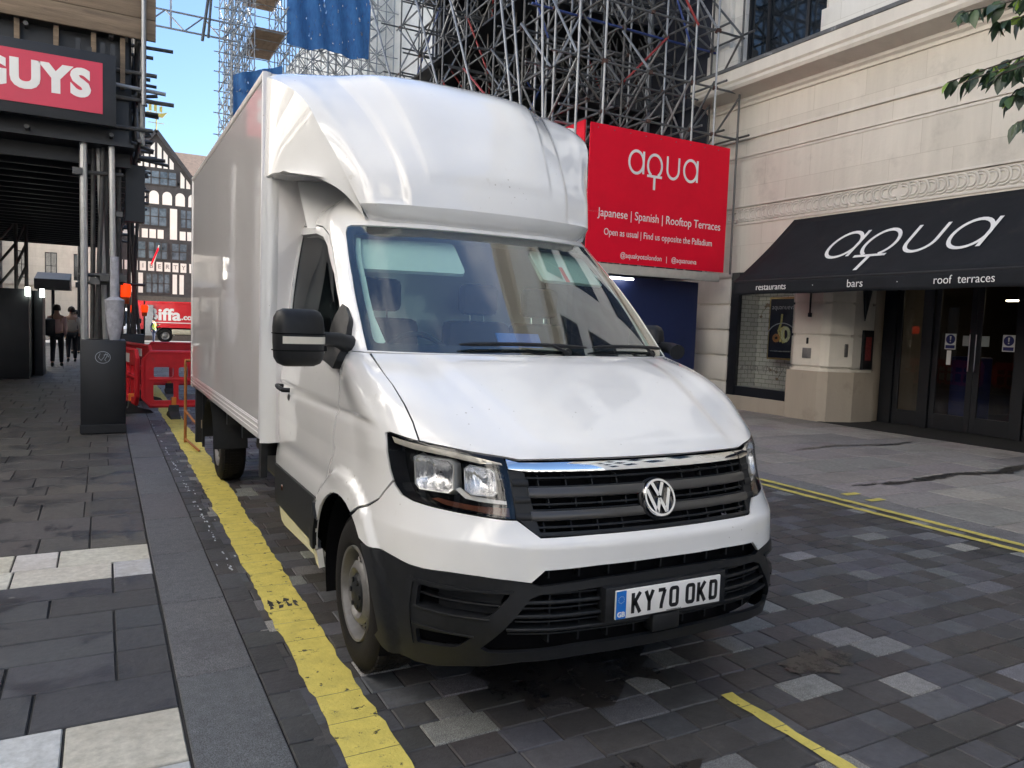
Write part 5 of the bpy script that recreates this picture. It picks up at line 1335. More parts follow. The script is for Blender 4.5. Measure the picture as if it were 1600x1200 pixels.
# menu case on lobby wall
b = MB(); b.box(12.86, 13.16, 9.655, 9.70, 1.02, 1.78, .01); mc = tag(b.build('menu_case', MT['black'], smooth=30), 'black framed menu case on the lobby wall left of the doors', 'menu case')
b = MB(); b.box(12.93, 13.09, 9.650, 9.654, 1.2, 1.65); b.build('menu_card', mat('menu_red', (.20, .03, .03), rough=.5, var=.5, scale=20), mc)
b = MB(); b.path([(12.86, 9.66, 2.95), (12.86, 9.64, 2.5), (12.86, 9.66, 1.95)], .05, 8, radii=[.09, .08, .01]); tag(b.build('wall_sconce', MT['black'], smooth=40), 'tapering black wall sconce above the menu case under the awning', 'sconce')
b = MB(); b.tube((12.06, 10.28, 2.9), (12.06, 10.28, 2.05), .018, 8); b.box(12.03, 12.1, 10.26, 10.30, 2.0, 2.08); tag(b.build('awning_crank', MT['black'], smooth=40), 'thin black crank rod hanging down the chamfered stone pier', 'rod')
# poster in the show window
pos = MB(); pos.box(12.40, 12.43, 10.86, 11.62, 1.12, 2.42, .006); po = tag(pos.build('poster_frame', mat('brass_frame', (.35, .25, .10), rough=.35, metal=.8), smooth=30), 'black food poster in a brass frame inside the tiled show window', 'poster')
b = MB(); b.box(12.394, 12.399, 10.90, 11.58, 1.16, 2.38); b.build('poster_print', mat('poster_black', (.006, .007, .010), rough=.3), po)
fp = lambda a, c, h=0.: (12.392 - h, 11.24 - a, 1.77 + c)
put_text('poster_title', 'aquanueva', .145, lambda a, c, h: fp(a, .44 + c, h * .3), mat('grey_print', (.45, .45, .47), rough=.5), po, bold=-.002)
put_text('poster_small_print', 'modern spanish cuisine  restaurant and bar', .034, lambda a, c, h: fp(a, -.47 + c, h * .3), mat('grey_print_dim', (.25, .25, .25), rough=.5), po)
b = MB(); stroke(arc(0, -.25, .42, .36, 30, 150, 20), .02, fp, mb=b); b.build('poster_plate_rim', mat('plate_rim', (.30, .31, .33), rough=.4), po)
b = MB(); stroke([(-.02, .30), (-.03, .12), (-.09, -.05), (-.02, -.28)], .05, fp, mb=b); stroke([(-.09, -.05), (.0, .02), (.06, -.30)], .07, fp, mb=b); b.build('poster_lemongrass', mat('food_green', (.40, .36, .12), rough=.5, var=.4, scale=25), po)
b = MB(); stroke(arc(.10, -.12, .09, .13, 0, 360, 16)[:-1], .07, fp, mb=b, closed=True, h1=.005); b.build('poster_avocado', mat('food_pale', (.42, .44, .26), rough=.5, var=.4, scale=20), po)
b = MB(); stroke(arc(-.14, -.20, .07, .06, 0, 360, 16)[:-1], .06, fp, mb=b, closed=True, h1=.006); b.build('poster_sauce', mat('food_amber', (.28, .12, .03), rough=.5, var=.5, scale=30), po)
b = MB(); b.box(12.30, 12.36, 10.72, 10.82, 2.15, 2.19, .01); tag(b.build('heater_lamp', emis('red_heater', (1., .08, .03), 4.)), 'small glowing red lamp at the right edge of the show window', 'lamp')
# ------------------------------------------------------------------ awning
AW = empty('awning', (XF, 7, 3), 'black canvas awning with a white aqua logo over the restaurant entrance', 'awning'); AW.location = (0, 0, 0)
M_canvas = mat('black_canvas', (.011, .0125, .016), rough=.8, spec=.25, var=.2, scale=3, bump=.2, bscale=8, dark=(.026, .024, .022), dscale=1.5, damt=.1, stretch=(1, 1, .4))
AY0, AY1 = 10.90, -1.5; XT, ZT, XB, ZB = 12.17, 3.93, 10.66, 2.62
b = MB(); rows = []
for t in np.linspace(0, 1, 12):
    sag = -.05 * math.sin(math.pi * t)
    rows.append([(XT + (XB - XT) * t, y, ZT + (ZB - ZT) * t + sag * (.6 + .4 * math.sin(y * 2.1) ** 2)) for y in np.linspace(AY1, AY0, 60)])
b.grid(rows); can = b.build('canvas', M_canvas, AW, smooth=True)
md = can.modifiers.new('t', 'SOLIDIFY'); md.thickness = .006
b = MB(); rows = []
for z in np.linspace(0, 1, 5): rows.append([(XB + .012 * math.sin(y * 5) * z, y, ZB + .0 - .26 * z + .006 * math.sin(y * 3.3)) for y in np.linspace(AY1, AY0, 120)])
b.grid(rows); va = b.build('valance', M_canvas, AW, smooth=True); md = va.modifiers.new('t', 'SOLIDIFY'); md.thickness = .006
b = MB(); b.add([(XT, AY0, ZT), (XB, AY0, ZB), (XB, AY0, ZB - .26), (XT, AY0, ZB - .26)], [(0, 1, 2, 3)]); 
b = MB(); b.tube((XB + .01, AY1, ZB - .01), (XB + .01, AY0, ZB - .01), .022, 10); b.tube((XT, AY0 - .02, 3.0), (XB + .02, AY0 - .02, ZB - .02), .018, 8)
for y in (9.9, 7.4, 4.9): b.tube((XT, y, 2.7), (XB + .6, y, 2.62), .02, 8); b.tube((XB + .6, y, 2.62), (XB + .03, y, ZB), .02, 8)
b.build('awning_arm', MT['black'], AW, smooth=40)
b = MB()
for k, y in enumerate(np.arange(AY0 - .9, AY1, -1.55)):
    b.add([(XT + (XB - XT) * t + dx, y, ZT + (ZB - ZT) * t - .05 * math.sin(math.pi * t) + .012) for t, dx in ((.02, 0), (.98, 0))] + [(XT + (XB - XT) * t, y + .02, ZT + (ZB - ZT) * t - .05 * math.sin(math.pi * t) + .012) for t in (.02, .98)], [(0, 1, 3, 2)])
sl = math.hypot(XT - XB, ZT - ZB); ux, uz = (XT - XB) / sl, (ZT - ZB) / sl
def fa_(a, c, h=0.):   # a right in view = towards -y ; c up the slope
    t = .5 - c / sl; sag = -.05 * math.sin(math.pi * t)
    return (XT + (XB - XT) * t - uz * (h + .022), 7.96 - a, ZT + (ZB - ZT) * t + sag + ux * (h + .022))
aqua_logo('logo', lambda a, c, h: fa_(a, c - .40, h), .74, MT['white'], AW, wd=.098, sx=.80)
fv = lambda y0: (lambda a, c, h: (XB - .040 - h, y0 - a, ZB - .135 + c))
for txt, y0, sz, ft in (('restaurants', 9.96, .165, .69), ('\u2022', 9.035, .07, None), ('bars', 8.21, .18, .285), ('\u2022', 7.47, .07, None), ('roof  terraces', 6.46, .175, .86)):
    put_text('valance_lettering', txt, sz, fv(y0), MT['white'], AW, bold=-.001, fit=ft)
# ------------------------------------------------------------------ red board on the scaffold end
SB = MB(); SB.box(8.13, 11.67, 12.28, 12.30, 2.92, 5.52)
sb = tag(SB.build('sign_board', MT['red']), 'large red board with a white aqua logo fixed to the end of the scaffold', 'sign')
fs = lambda x0, z0: (lambda a, c, h=0.: (x0 + a, 12.277 - h, z0 + c))
aqua_logo('logo', fs(9.93, 4.70), .43, MT['white'], sb, wd=.125, sx=.87)
put_text('board_lettering', 'Japanese | Spanish | Rooftop Terraces', .235, fs(9.94, 3.86), MT['white'], sb, fit=3.14)
put_text('board_lettering', 'Open as usual | Find us opposite the Palladium', .185, fs(9.92, 3.50), MT['white'], sb, fit=2.76)
put_text('board_lettering', '@aquakyotolondon   |   @aquanueva', .145, fs(9.93, 3.08), MT['white'], sb, fit=1.95)
b = MB()
for x in np.arange(8.3, 11.7, .38):
    for z in (5.44,): b.tube((x, 12.26, z), (x, 12.28, z), .008, 6)
b.build('fixing_screw', MT['silver'], sb)
b = MB(); b.box(8.28, 8.31, 12.72, 14.6, 2.9, 5.68); tag(b.build('side_banner', MT['red']), 'plain red banner on the street side of the right scaffold', 'banner')
b = MB(); b.box(8.2, 11.6, 12.31, 12.42, 2.72, 2.90, .006); tag(b.build('fascia_beam', mat('cream_beam', (.50, .47, .41), rough=.6, var=.1), smooth=30), 'cream beam running under the large red aqua board', 'beam')
for i, (x0, yy, zz) in enumerate(((8.3, 12.75, 2.67), (8.3, 13.15, 2.72))):
    b = MB(); b.tube((x0, yy, zz), (x0 + 1.35, yy, zz), .022, 10); tag(b.build('strip_light', emis('tube_lamp', (.95, .97, 1.), 3.5), smooth=True), ('lit white strip light nearest the red board' if i == 0 else 'lit white strip light behind the nearer strip light'), 'light')
b = MB(); b.box(8.35, 11.55, 12.9, 12.96, 0, 2.72); tag(b.build('hoarding', MT['hoardblue']), 'navy blue hoarding across the pavement below the red aqua board', 'hoarding')
b = MB(); b.box(8.29, 8.35, 12.9, 30, 0, 2.9); tag(b.build('hoarding', MT['hoardblue']), 'long navy hoarding along the street behind the van', 'hoarding')

# ------------------------------------------------------------------ scaffolds
def cam_size(a, b):
    m_ = (Vector(a) + Vector(b)) / 2; return (Vector(a) - Vector(b)).length / max(.5, (m_ - cam.matrix_world.translation).length)
class Scaf:
    """tubes by kind; the hundred that show largest are parts of their own, the rest one part"""
    def __init__(s): s.t = {}
    def tube(s, kind, a, b, m, r=.0242): s.t.setdefault(kind, []).append((Vector(a), Vector(b), m, r))
    def build(s, root, cap=100, nm=6):
        for kind, l in s.t.items():
            l.sort(key=lambda q: -cam_size(q[0], q[1]))
            for a, b_, m, r in l[:cap]:
                mb = MB(); mb.tube(a, b_, r, 8); mb.build(kind, m, root, smooth=40, fix=False)
            rest = l[cap:]
            if rest:
                ms = list({id(q[2]): q[2] for q in rest}.values()); mb = MB()
                for a, b_, m, r in rest: mb.cur = ms.index(m); mb.tube(a, b_, r, nm, cap=False)
                o = mb.build(kind, ms, root, smooth=True, fix=False); o['kind'] = 'stuff'
def couplers(pts, root, m, size=.05):
    mb = MB(); r = random.Random(3)
    for p in pts:
        a = size * r.uniform(.7, 1.1); mb.box(p[0] - a, p[0] + a, p[1] - a, p[1] + a, p[2] - a * .8, p[2] + a * .8)
    o = mb.build('coupler', m, root); o['kind'] = 'stuff'; return o
rs = random.Random(21)
RS = empty('scaffold', (8.3, 20, 0), 'dense grey tube scaffold filling the street side behind the van and red board', 'scaffold'); RS.location = (0, 0, 0)
sc1 = Scaf(); T = MT['tube']; cps = []
xs = [7.85, 8.45, 9.55, 10.65, 11.25, 11.95]
ysc = [12.35, 13.3, 14.6, 16.0, 17.5, 19.0, 20.6, 22.3]
zl = [5.75, 6.75, 7.9, 9.1, 10.4, 11.7, 13.1, 14.6]
TM = MT['tubemid']
paint = lambda: rs.choice([T] * 5 + [TM] * 6 + [MT['tubedk']] * 3 + [MT['bluepaint'], MT['redpaint']] * (1 if rs.random() < .4 else 0))
for iy, y in enumerate(ysc):
    for x in xs:
        if iy == 0 and x in (9.55,): continue
        zb = 2.9 if (iy < 1 or x > 8) else 2.6
        sc1.tube('standard', (x + rs.uniform(-.04, .04), y, zb), (x + rs.uniform(-.04, .04), y + rs.uniform(-.03, .03), 15.5), (T if iy < 3 else TM) if rs.random() < .7 else MT['tubedk'])
        if iy > 1 and rs.random() < .5:
            xx = x + rs.uniform(.2, .8); sc1.tube('standard', (xx, y + .3, 2.9), (xx + rs.uniform(-.1, .1), y + .3, 15.5), paint())
for z in zl:
    for iy, y in enumerate(ysc):
        zz = z + rs.uniform(-.06, .06)
        sc1.tube('transom', (7.55 - rs.uniform(0, .3), y + .06, zz), (12.1 + (rs.uniform(-.1, .1)), y + .06, zz + rs.uniform(-.03, .03)), paint() if iy < 2 else TM)
        for x in xs: 
            if rs.random() < .7: cps.append((x, y + .03, zz))
    for x in xs: sc1.tube('ledger', (x + .05, 12.1, z + .06), (x + .05, 22.8, z + .06 + rs.uniform(-.05, .05)), TM if rs.random() < .7 else MT['tubedk'])
for y in ysc:
    for i in range(len(xs) - 1):
        for k in range(len(zl) - 1):
            if rs.random() < (.85 if y > 13 else .32):
                a, c = (xs[i], xs[i + 1]) if rs.random() < .5 else (xs[i + 1], xs[i])
                sc1.tube('brace', (a, y - .05, zl[k] + rs.uniform(-.1, .1)), (c, y - .05, zl[k + 1] + rs.uniform(-.1, .1)), paint())
for x in xs:
    for k in range(len(zl) - 1):
        for i in range(0, len(ysc) - 1):
            if rs.random() < .62:
                a, c = (ysc[i], ysc[i + 1]) if rs.random() < .5 else (ysc[i + 1], ysc[i])
                sc1.tube('brace', (x - .05, a, zl[k]), (x - .05, c, zl[k + 1] + rs.uniform(-.2, .2)), paint())
# lattice girders inside, zig-zag
for y in ysc[2:]:
    for z0 in (6.9, 8.3, 9.7, 11.1, 12.5, 13.9):
        sc1.tube('girder_chord', (7.8, y - .3, z0), (12.1, y - .3, z0), TM); sc1.tube('girder_chord', (7.8, y - .3, z0 + .7), (12.1, y - .3, z0 + .7), TM)
        n = 9
        for i in range(n):
            x0 = 7.8 + 4.3 * i / n; x1 = x0 + 4.3 / n
            sc1.tube('girder_web', (x0, y - .3, z0 if i % 2 else z0 + .7), (x1, y - .3, z0 + .7 if i % 2 else z0), TM, .019)
# long raking shores crossing in front of the mass
for (a, c) in (((7.35, 15.0, 5.2), (6.6, 18.5, 13.5)), ((7.3, 16.6, 5.4), (6.4, 20.2, 13.8)), ((7.4, 13.9, 5.3), (7.1, 15.4, 12.4)), ((7.45, 13.6, 5.0), (7.25, 14.9, 12.2)), ((7.2, 18.8, 5.2), (6.1, 23.0, 14.4)), ((7.5, 13.0, 5.5), (7.42, 13.4, 12))):
    sc1.tube('raking_shore', a, c, T, .027)
sc1.build(RS)
couplers(cps, RS, MT['coupler'], .045)
# dark sheeting behind the tubes
b = MB(); b.box(12.12, 12.18, 13.56, 30.5, 2.9, 16.5); b.box(9.2, 12.1, 22.9, 22.94, 2.9, 16.0); b.box(8.0, 12.1, 14.3, 22.8, 2.9, 2.95); b.build('sheeting', mat('dark_sheeting', (.014, .018, .032), rough=.7, var=.4, scale=1.2), RS)
for z in (7.0, 9.0, 11.6, 14.2):
    b = MB(); b.box(8.1, 12.1, 15.0, 22.6, z - .17, z - .12); b.build('deck', MT['hoardblack'], RS)  # dark decks added to keep light off the tubes inside
# bridging scaffold further down with decks and blue netting
def net_mat():
    m, nt, b = newmat('blue_debris_net'); N = nt.nodes; L = nt.links
    b.inputs['Base Color'].default_value = (.02, .09, .28, 1); b.inputs['Roughness'].default_value = .8
    tc = N.new('ShaderNodeTexCoord'); n = N.new('ShaderNodeTexNoise'); n.inputs['Scale'].default_value = 9; n.inputs['Detail'].default_value = 6; mp = N.new('ShaderNodeMapping'); mp.inputs['Scale'].default_value = (1, 1, .35); L.new(tc.outputs['Object'], mp.inputs[0]); L.new(mp.outputs[0], n.inputs['Vector'])
    r = N.new('ShaderNodeValToRGB'); r.color_ramp.elements[0].position = .30; r.color_ramp.elements[1].position = .36; L.new(n.outputs['Fac'], r.inputs['Fac']); L.new(r.outputs['Color'], b.inputs['Alpha'])
    r2 = N.new('ShaderNodeValToRGB'); r2.color_ramp.elements[0].color = (.008, .04, .16, 1); r2.color_ramp.elements[1].color = (.05, .19, .42, 1); L.new(n.outputs['Fac'], r2.inputs['Fac']); L.new(r2.outputs['Color'], b.inputs['Base Color'])
    return m
M_net = net_mat()
BS = empty('scaffold', (8, 36, 0), 'far bridging scaffold tower with plank decks and blue debris netting', 'scaffold'); BS.location = (0, 0, 0)
sc2 = Scaf()
xs2 = [4.85, 5.15, 5.45, 5.75, 7.1, 7.5, 8.2, 8.9, 9.6, 10.4, 11.2, 12.0]
z2 = [10.2, 11.2, 12.2, 13.1, 14.0, 15.0, 16.0, 17.2, 18.4]
for y in (35.0, 36.2, 37.5, 39.0):
    for x in xs2: sc2.tube('standard', (x, y, 3), (x + rs.uniform(-.03, .03), y, 20.5), T)
    for z in z2:
        sc2.tube('transom', (4.6, y, z), (5.95 if (z in (13.1, 15.0) ) else 12.2, y, z + rs.uniform(-.03, .03)), T)
        for i in range(len(xs2) - 1):
            if i == 3: continue
            for rep in range(2):
                a, c = (xs2[i], xs2[i + 1]) if (rs.random() < .5) else (xs2[i + 1], xs2[i])
                dz_ = rs.uniform(.5, 1.1); sc2.tube('brace', (a, y + .05, z), (c, y + .05, z + dz_), T, .02)
for x in xs2[:5]:
    for z in z2: sc2.tube('ledger', (x, 34.6, z + .05), (x, 39.4, z + .05), T)
sc2.build(BS, cap=60)
def deck(x0, x1, y0, y1, z, root):
    b = MB(); x = x0
    while x < x1: b.box(x, min(x + .22, x1) - .008, y0, y1, z, z + .04); x += .225
    return b.build('deck', MT['timber'], root)
deck(5.8, 7.1, 35.0, 39.0, 14.05, BS); deck(5.8, 7.2, 35.0, 38.9, 16.3, BS); deck(5.8, 8.0, 35.0, 38.9, 11.25, BS)
b = MB(); rows = [[(X, 34.88 + .10 * math.sin(X * 7 + z), z + .08 * math.sin(X * 3)) for X in np.linspace(7.1, 10.8, 34)] for z in np.linspace(13.6, 18.6, 16)]; b.grid(rows); b.build('debris_net', M_net, BS, smooth=True)
b = MB(); rows = [[(X, 34.9 + .08 * math.sin(X * 8 + z), z) for X in np.linspace(4.9, 6.9, 24)] for z in np.linspace(9.6, 12.6, 12)]
rows = [[(x, y, z - .35 * (6.9 - x)) for x, y, z in r_] for r_ in rows]; b.grid(rows); b.build('debris_net', M_net, BS, smooth=True)
b = MB(); b.box(7.2, 12.2, 39.2, 39.4, 3, 12.8); b.build('sheeting', mat('grey_sheeting', (.10, .10, .105), rough=.8, var=.2), BS)
# lattice beam across the street
TB = empty('lattice_beam', (2, 34, 14), 'aluminium lattice beam spanning the street between the two scaffolds', 'beam'); TB.location = (0, 0, 0)
y = 34.; zb_, zt_ = 12.95, 13.62
sx_ = Scaf(); sx_.tube('chord', (-3.5, y, zb_), (4.9, y, zb_), T, .04); sx_.tube('chord', (-3.5, y, zt_), (4.9, y, zt_), T, .04)
for i in range(12):
    x0 = -3.4 + i * .7; sx_.tube('web', (x0, y, zb_ if i % 2 else zt_), (x0 + .7, y, zt_ if i % 2 else zb_), T, .03)
sx_.tube('post', (2.4, y, zb_), (2.4, y, zt_ + 1.2), T, .04); sx_.tube('hanger', (3.55, y - .2, zb_ - .3), (4.05, y - .2, zt_ + 3.0), MT['tubedk'], .06); sx_.tube('hanger', (3.75, y - .4, zb_ - .2), (4.0, y - .4, zt_ + 3.0), MT['tubedk'], .05)
sx_.build(TB)
# ------------------------------------------------------------------ left gantry over the pavement
LG = empty('scaffold', (-2, 16, 0), 'black painted scaffold gantry over the left pavement with timber fascia boards', 'scaffold'); LG.location = (0, 0, 0)
DK = MT['tubedk']; s3 = Scaf()
yl = [11.15, 12.4, 13.8, 15.3, 17.0, 18.8, 20.6, 22.6, 24.6, 26.6]
for i, y in enumerate(yl):
    for x in ((.46, -1.4, -3.2) if i == 0 else (.46, .12, -1.4, -3.2)): s3.tube('standard', (x, y + .02, 3.75 if x < .4 or i < 9 else 0), (x, y + .02, 9.5 if x > .3 else 5.6), DK if not (i == 0 and x > .4) else T, .03)
    for z in (3.80, 4.05, 4.45, 4.95, 5.25) if i else (3.92, 4.28, 4.62):
        s3.tube('transom', (-4.3, y - .04, z + rs.uniform(-.03, .03)), (.62 + rs.uniform(-.08, .22), y - .04, z + rs.uniform(-.03, .03)), DK, .027)
    for z in (3.9, 4.5, 5.1):
        s3.tube('transom', (.1, y + .6, z + rs.uniform(-.1, .1)), (.66 + rs.uniform(-.08, .25), y + .6, z + rs.uniform(-.1, .1)), DK, .025)
for x in (.42, .1, -.8, -2, -3.2):
    for z in (3.78, 4.4, 5.0): s3.tube('ledger', (x, 11.0, z + rs.uniform(-.03, .03)), (x, 27, z), DK, .027)
for i in range(len(yl) - 1):
    s3.tube('brace', (.40, yl[i], 3.8), (.40, yl[i + 1], 5.2), DK, .025); s3.tube('brace', (.40, yl[i] + .2, 5.2), (.40, yl[i + 1], 3.9), DK, .025)
s3.tube('transom', (-.05, 11.0, 4.44), (.72, 10.98, 4.40), T, .025)
s3.build(LG)
b = MB()
for i in range(8): b.box(-.92 + i * .22 - 1.5, -.92 + i * .22 - 1.44, 11.02, 11.10, 4.62, 5.0)
b = MB()
for x in (-1.62, -1.28, -.92, -.52, -.12, .2): b.box(x, x + .055, 11.02, 11.08, 4.4, 5.02)
for x in (-2.9, -2.5, -2.1): b.box(x, x + .055, 11.02, 11.08, 4.4, 5.02)
build_split(b, 'fascia_stud', MT['timber'], LG)
for z0, z1, xe in ((5.02, 5.27, .60), (5.275, 5.54, .60), (5.545, 5.8, .60), (5.805, 6.06, .60)):
    b = MB(); b.box(-4.2, xe, 10.93, 10.975, z0, z1, .004); b.build('fascia_board', MT['timber'], LG, smooth=30)
b = MB(); b.tube((.46, 10.88, 4.2), (.46, 10.88, 8), .03, 10); b.build('standard', T, LG, smooth=40)
b = MB(); b.box(-4.3, .36, 11.12, 26.9, 3.70, 3.74); b.box(-4.3, .30, 11.3, 26.9, 5.6, 5.66); b.box(.30, .34, 11.5, 26.9, 3.72, 5.6); b.box(-4.3, .3, 11.16, 11.20, 3.74, 5.02); b.build('deck', MT['hoardblack'], LG)
b = MB()
for y in np.arange(11.6, 26.5, .6): b.box(-4.3, .33, y, y + .07, 3.52, 3.70)
b.build('joist', MT['hoardblack'], LG)
b = MB(); b.box(.28, .52, 11.9, 12.1, 2.85, 3.62); b.build('junction_box', MT['hoardblack'], LG)
b = MB(); b.box(-4.4, -2.6, 19.5, 27, 2.05, 3.7); b.build('side_sheeting', MT['hoardblack'], LG)
# props bunched above the planter box
PB = Scaf(); PR = empty('prop_cluster', (0, 11.3, 1.2), 'bunch of steel scaffold poles rising from the tall black box', 'scaffold poles'); PR.location = (0, 0, 0)
for x, y, x2, m, r in ((-.205, 11.22, -.215, MT['tubebright'], .045), (.135, 11.22, .10, MT['tubebright'], .038), (-.12, 11.5, -.10, MT['tubedk'], .03), (0.04, 11.45, -.05, MT['tubebright'], .034), (-.02, 11.6, .05, MT['tubedk'], .04), (-.08, 11.35, .02, MT['tubedk'], .03), (.08, 11.7, .0, MT['tubedk'], .04), (.18, 11.75, .2, MT['tubedk'], .03)):
    PB.tube('prop', (x, y, 1.0), (x2, y, 3.95), m, r)
for z in (1.95, 2.05, 3.35): PB.tube('cross_tube', (-.28, 11.3, z), (.24, 11.3, z + .02), DK, .025)
PB.build(PR)
couplers([(-.2, 11.24, 2.0), (-.1, 11.22, 1.98), (.13, 11.24, 2.0), (0.02, 11.25, 2.02), (-.28, 11.2, 3.34), (.19, 11.22, 2.85), (-.07, 11.2, 1.96), (.22, 11.25, 2.03)], PR, DK, .055)
b = MB(); rows = [[(.135 + r_ * math.cos(t), 11.16 + r_ * math.sin(t) * .8, z) for t in np.linspace(0, 2 * math.pi, 13)] for r_, z in ((.058, 1.22), (.10, 1.45), (.115, 1.72), (.12, 1.74), (.055, 1.78), (.052, 2.3))]; b.grid(rows); b.build('plastic_wrap', mat('clear_wrap', (.42, .42, .46), rough=.35, var=.25, scale=14, bump=.6, bscale=20), PR, smooth=40)
b = MB(); b.box(-.255, .265, 11.08, 11.75, 0.004, 1.225, .012); kb = tag(b.build('kentledge_box', MT['hoardblack'], smooth=30), 'tall black box at the pavement edge with a round white scribble', 'box')
b = MB(); fk = lambda a, c, h=0.: (0.0 + a, 11.079 - h, 1.0 + c)
stroke(arc(0, 0, .085, .075, 0, 360, 30)[:-1], .006, fk, mb=b, closed=True, h1=.001); stroke([(-.03,.05),(-.05,0),(-.02,-.04),(.01,.0),(.03,.05),(.05,.02),(.02,-.03),(.04,-.05)], .005, fk, mb=b, h1=.001); stroke([(.01,.03),(.05,.045),(.07,.0)], .005, fk, mb=b, h1=.001)
b.build('chalk_scribble', mat('chalk', (.35, .38, .42), rough=.8), kb)
b = MB(); b.box(-.262, .272, 11.075, 11.755, .02, .13, .004); b.build('box_plinth', MT['hoardblack'], kb)
b = MB(); b.box(.30, .78, 17.9, 18.5, 0.004, 1.15, .012); tag(b.build('kentledge_box', MT['hoardblack'], smooth=30), 'smaller looking black box beyond the red barriers', 'box')
PQ = Scaf(); PR2 = empty('prop_cluster', (.5, 18, 1.2), 'dark scaffold poles rising from the farther black box', 'scaffold poles'); PR2.location = (0, 0, 0)
for x, x2 in ((.36, .30), (.48, .5), (.60, .55), (.70, .45), (.54, .66)): PQ.tube('prop', (x, 18.1, 1.0), (x2, 18.1, 3.8), DK, .035)
PQ.tube('cross_tube', (.2, 18.05, 2.2), (.8, 18.05, 2.2), DK, .03); PQ.build(PR2)
# red sign
SG = MB(); SG.box(-2.9, .15, 10.80, 10.90, 3.87, 4.72, .004); sg_ = tag(SG.build('shop_sign', MT['charcoal'], smooth=30), 'red and charcoal sign hung on the left scaffold gantry', 'sign')
b = MB(); b.box(-2.75, .005, 10.785, 10.80, 3.995, 4.60); b.build('sign_face', MT['redsign'], sg_)
for x, w_ in ((-.28, .05), (-.16, .05), (-.02, .05), (.09, .05)):
    b = MB(); b.box(x, x + w_, 10.81, 10.89, 4.715, 4.715 + random.choice((.06, .10, .14))); b.build('sign_lug', MT['charcoal'], sg_)
put_text('sign_letters', 'FIVE GUYS', .43, lambda a, c, h: (-.13 + a * 1.0, 10.783 - h * 1.5, 4.31 + c), MT['white'], sg_, bold=.024, spacing=1.10, align='RIGHT', sx=1.02)
# left hoardings and truss towers near the far end
HB = MB(); HB.box(-3.9, -1.49, 20.6, 24.2, .004, 2.06, .01); tag(HB.build('hoarding_box', MT['hoardblack'], smooth=30), 'large black hoarding block against the left edge of the pavement', 'hoarding')
HB = MB(); HB.box(-1.46, -1.28, 21.6, 22.6, .004, 2.06, .01); tag(HB.build('hoarding_box', MT['charcoal'], smooth=30), 'slim dark hoarding panel just right of the large black block', 'hoarding')
for i, (x, y) in enumerate(((-1.50, 20.5), (-1.28, 21.5))):
    t = MB(); t.tube((x, y, 1.90), (x, y, 2.10), .05, 10); tag(t.build('bulkhead_lamp', emis('bulkhead_glow', (.9, 1., .9), 1.5), smooth=True), 'lit white bulkhead lamp on the ' + ('large black hoarding block' if i == 0 else 'slim dark hoarding panel'), 'lamp')
TW = empty('truss_tower', (-2.2, 20.9, 2), 'black lattice truss standing on the large black hoarding block', 'truss'); TW.location = (0, 0, 0)
tt = Scaf()
for x in (-2.6, -2.1, -1.75, -1.55): tt.tube('post', (x, 20.9, 2.05), (x, 20.9, 3.7), DK, .04)
for x0, x1 in ((-2.6, -2.1), (-2.1, -1.75), (-1.75, -1.55)):
    for z in (2.1, 2.6, 3.1): tt.tube('brace', (x0, 20.9, z), (x1, 20.9, z + .5), DK, .03)
tt.build(TW)

# ------------------------------------------------------------------ buildings that close the street
def facade_y(name, label, x0, x1, y, z1, cols, rows_, m, frame, glassm, depth=8., wfrac=.5, hfrac=.62, z_base=4.2, face=-1):
    """building whose front is the plane y (facing -y); windows are real recesses with frames and panes"""
    root = empty(name, (0, 0, 0), label, 'building')
    b = MB(); b.box(x0, x1, y + .25, y + depth, -.6, z1 - .05); 
    cw = (x1 - x0) / cols; rh = (z1 - z_base - .8) / rows_
    b.box(x0, x1, y, y + .25, -.6, z_base)
    for r_ in range(rows_):
        za = z_base + r_ * rh; zb = za + rh * hfrac
        b.box(x0, x1, y, y + .25, zb, za + rh)
        for c in range(cols):
            xa = x0 + c * cw; xw0 = xa + cw * (1 - wfrac) / 2; xw1 = xw0 + cw * wfrac
            b.box(xa, xw0, y, y + .25, za, zb); b.box(xw1, xa + cw, y, y + .25, za, zb)
    b.box(x0, x1, y, y + .25, z1 - .8, z1); b.build('wall', m, root)
    for r_ in range(rows_):
        za = z_base + r_ * rh; zb = za + rh * hfrac
        for c in range(cols):
            xa = x0 + c * cw + cw * (1 - wfrac) / 2; xb = xa + cw * wfrac
            b = MB(); t = .06
            b.box(xa, xa + t, y + .1, y + .18, za, zb); b.box(xb - t, xb, y + .1, y + .18, za, zb); b.box(xa + t, xb - t, y + .1, y + .18, za, za + t); b.box(xa + t, xb - t, y + .1, y + .18, zb - t, zb)
            b.box((xa + xb) / 2 - .025, (xa + xb) / 2 + .025, y + .11, y + .17, za + t, zb - t); b.box(xa + t, xb - t, y + .11, y + .17, (za + zb) / 2 - .02, (za + zb) / 2 + .02)
            f = b.build('window', frame, root); b = MB(); b.box(xa + .02, xb - .02, y + .14, y + .145, za + .02, zb - .02); b.build('pane', glassm, f)
    b = MB(); b.box(x0 - .2, x1 + .2, y - .35, y, z1 - .8, z1 - .45, .03); b.box(x0, x1, y - .15, y, z_base - .5, z_base - .2, .02); build_split(b, 'cornice', m, root, smooth=30)
    return root
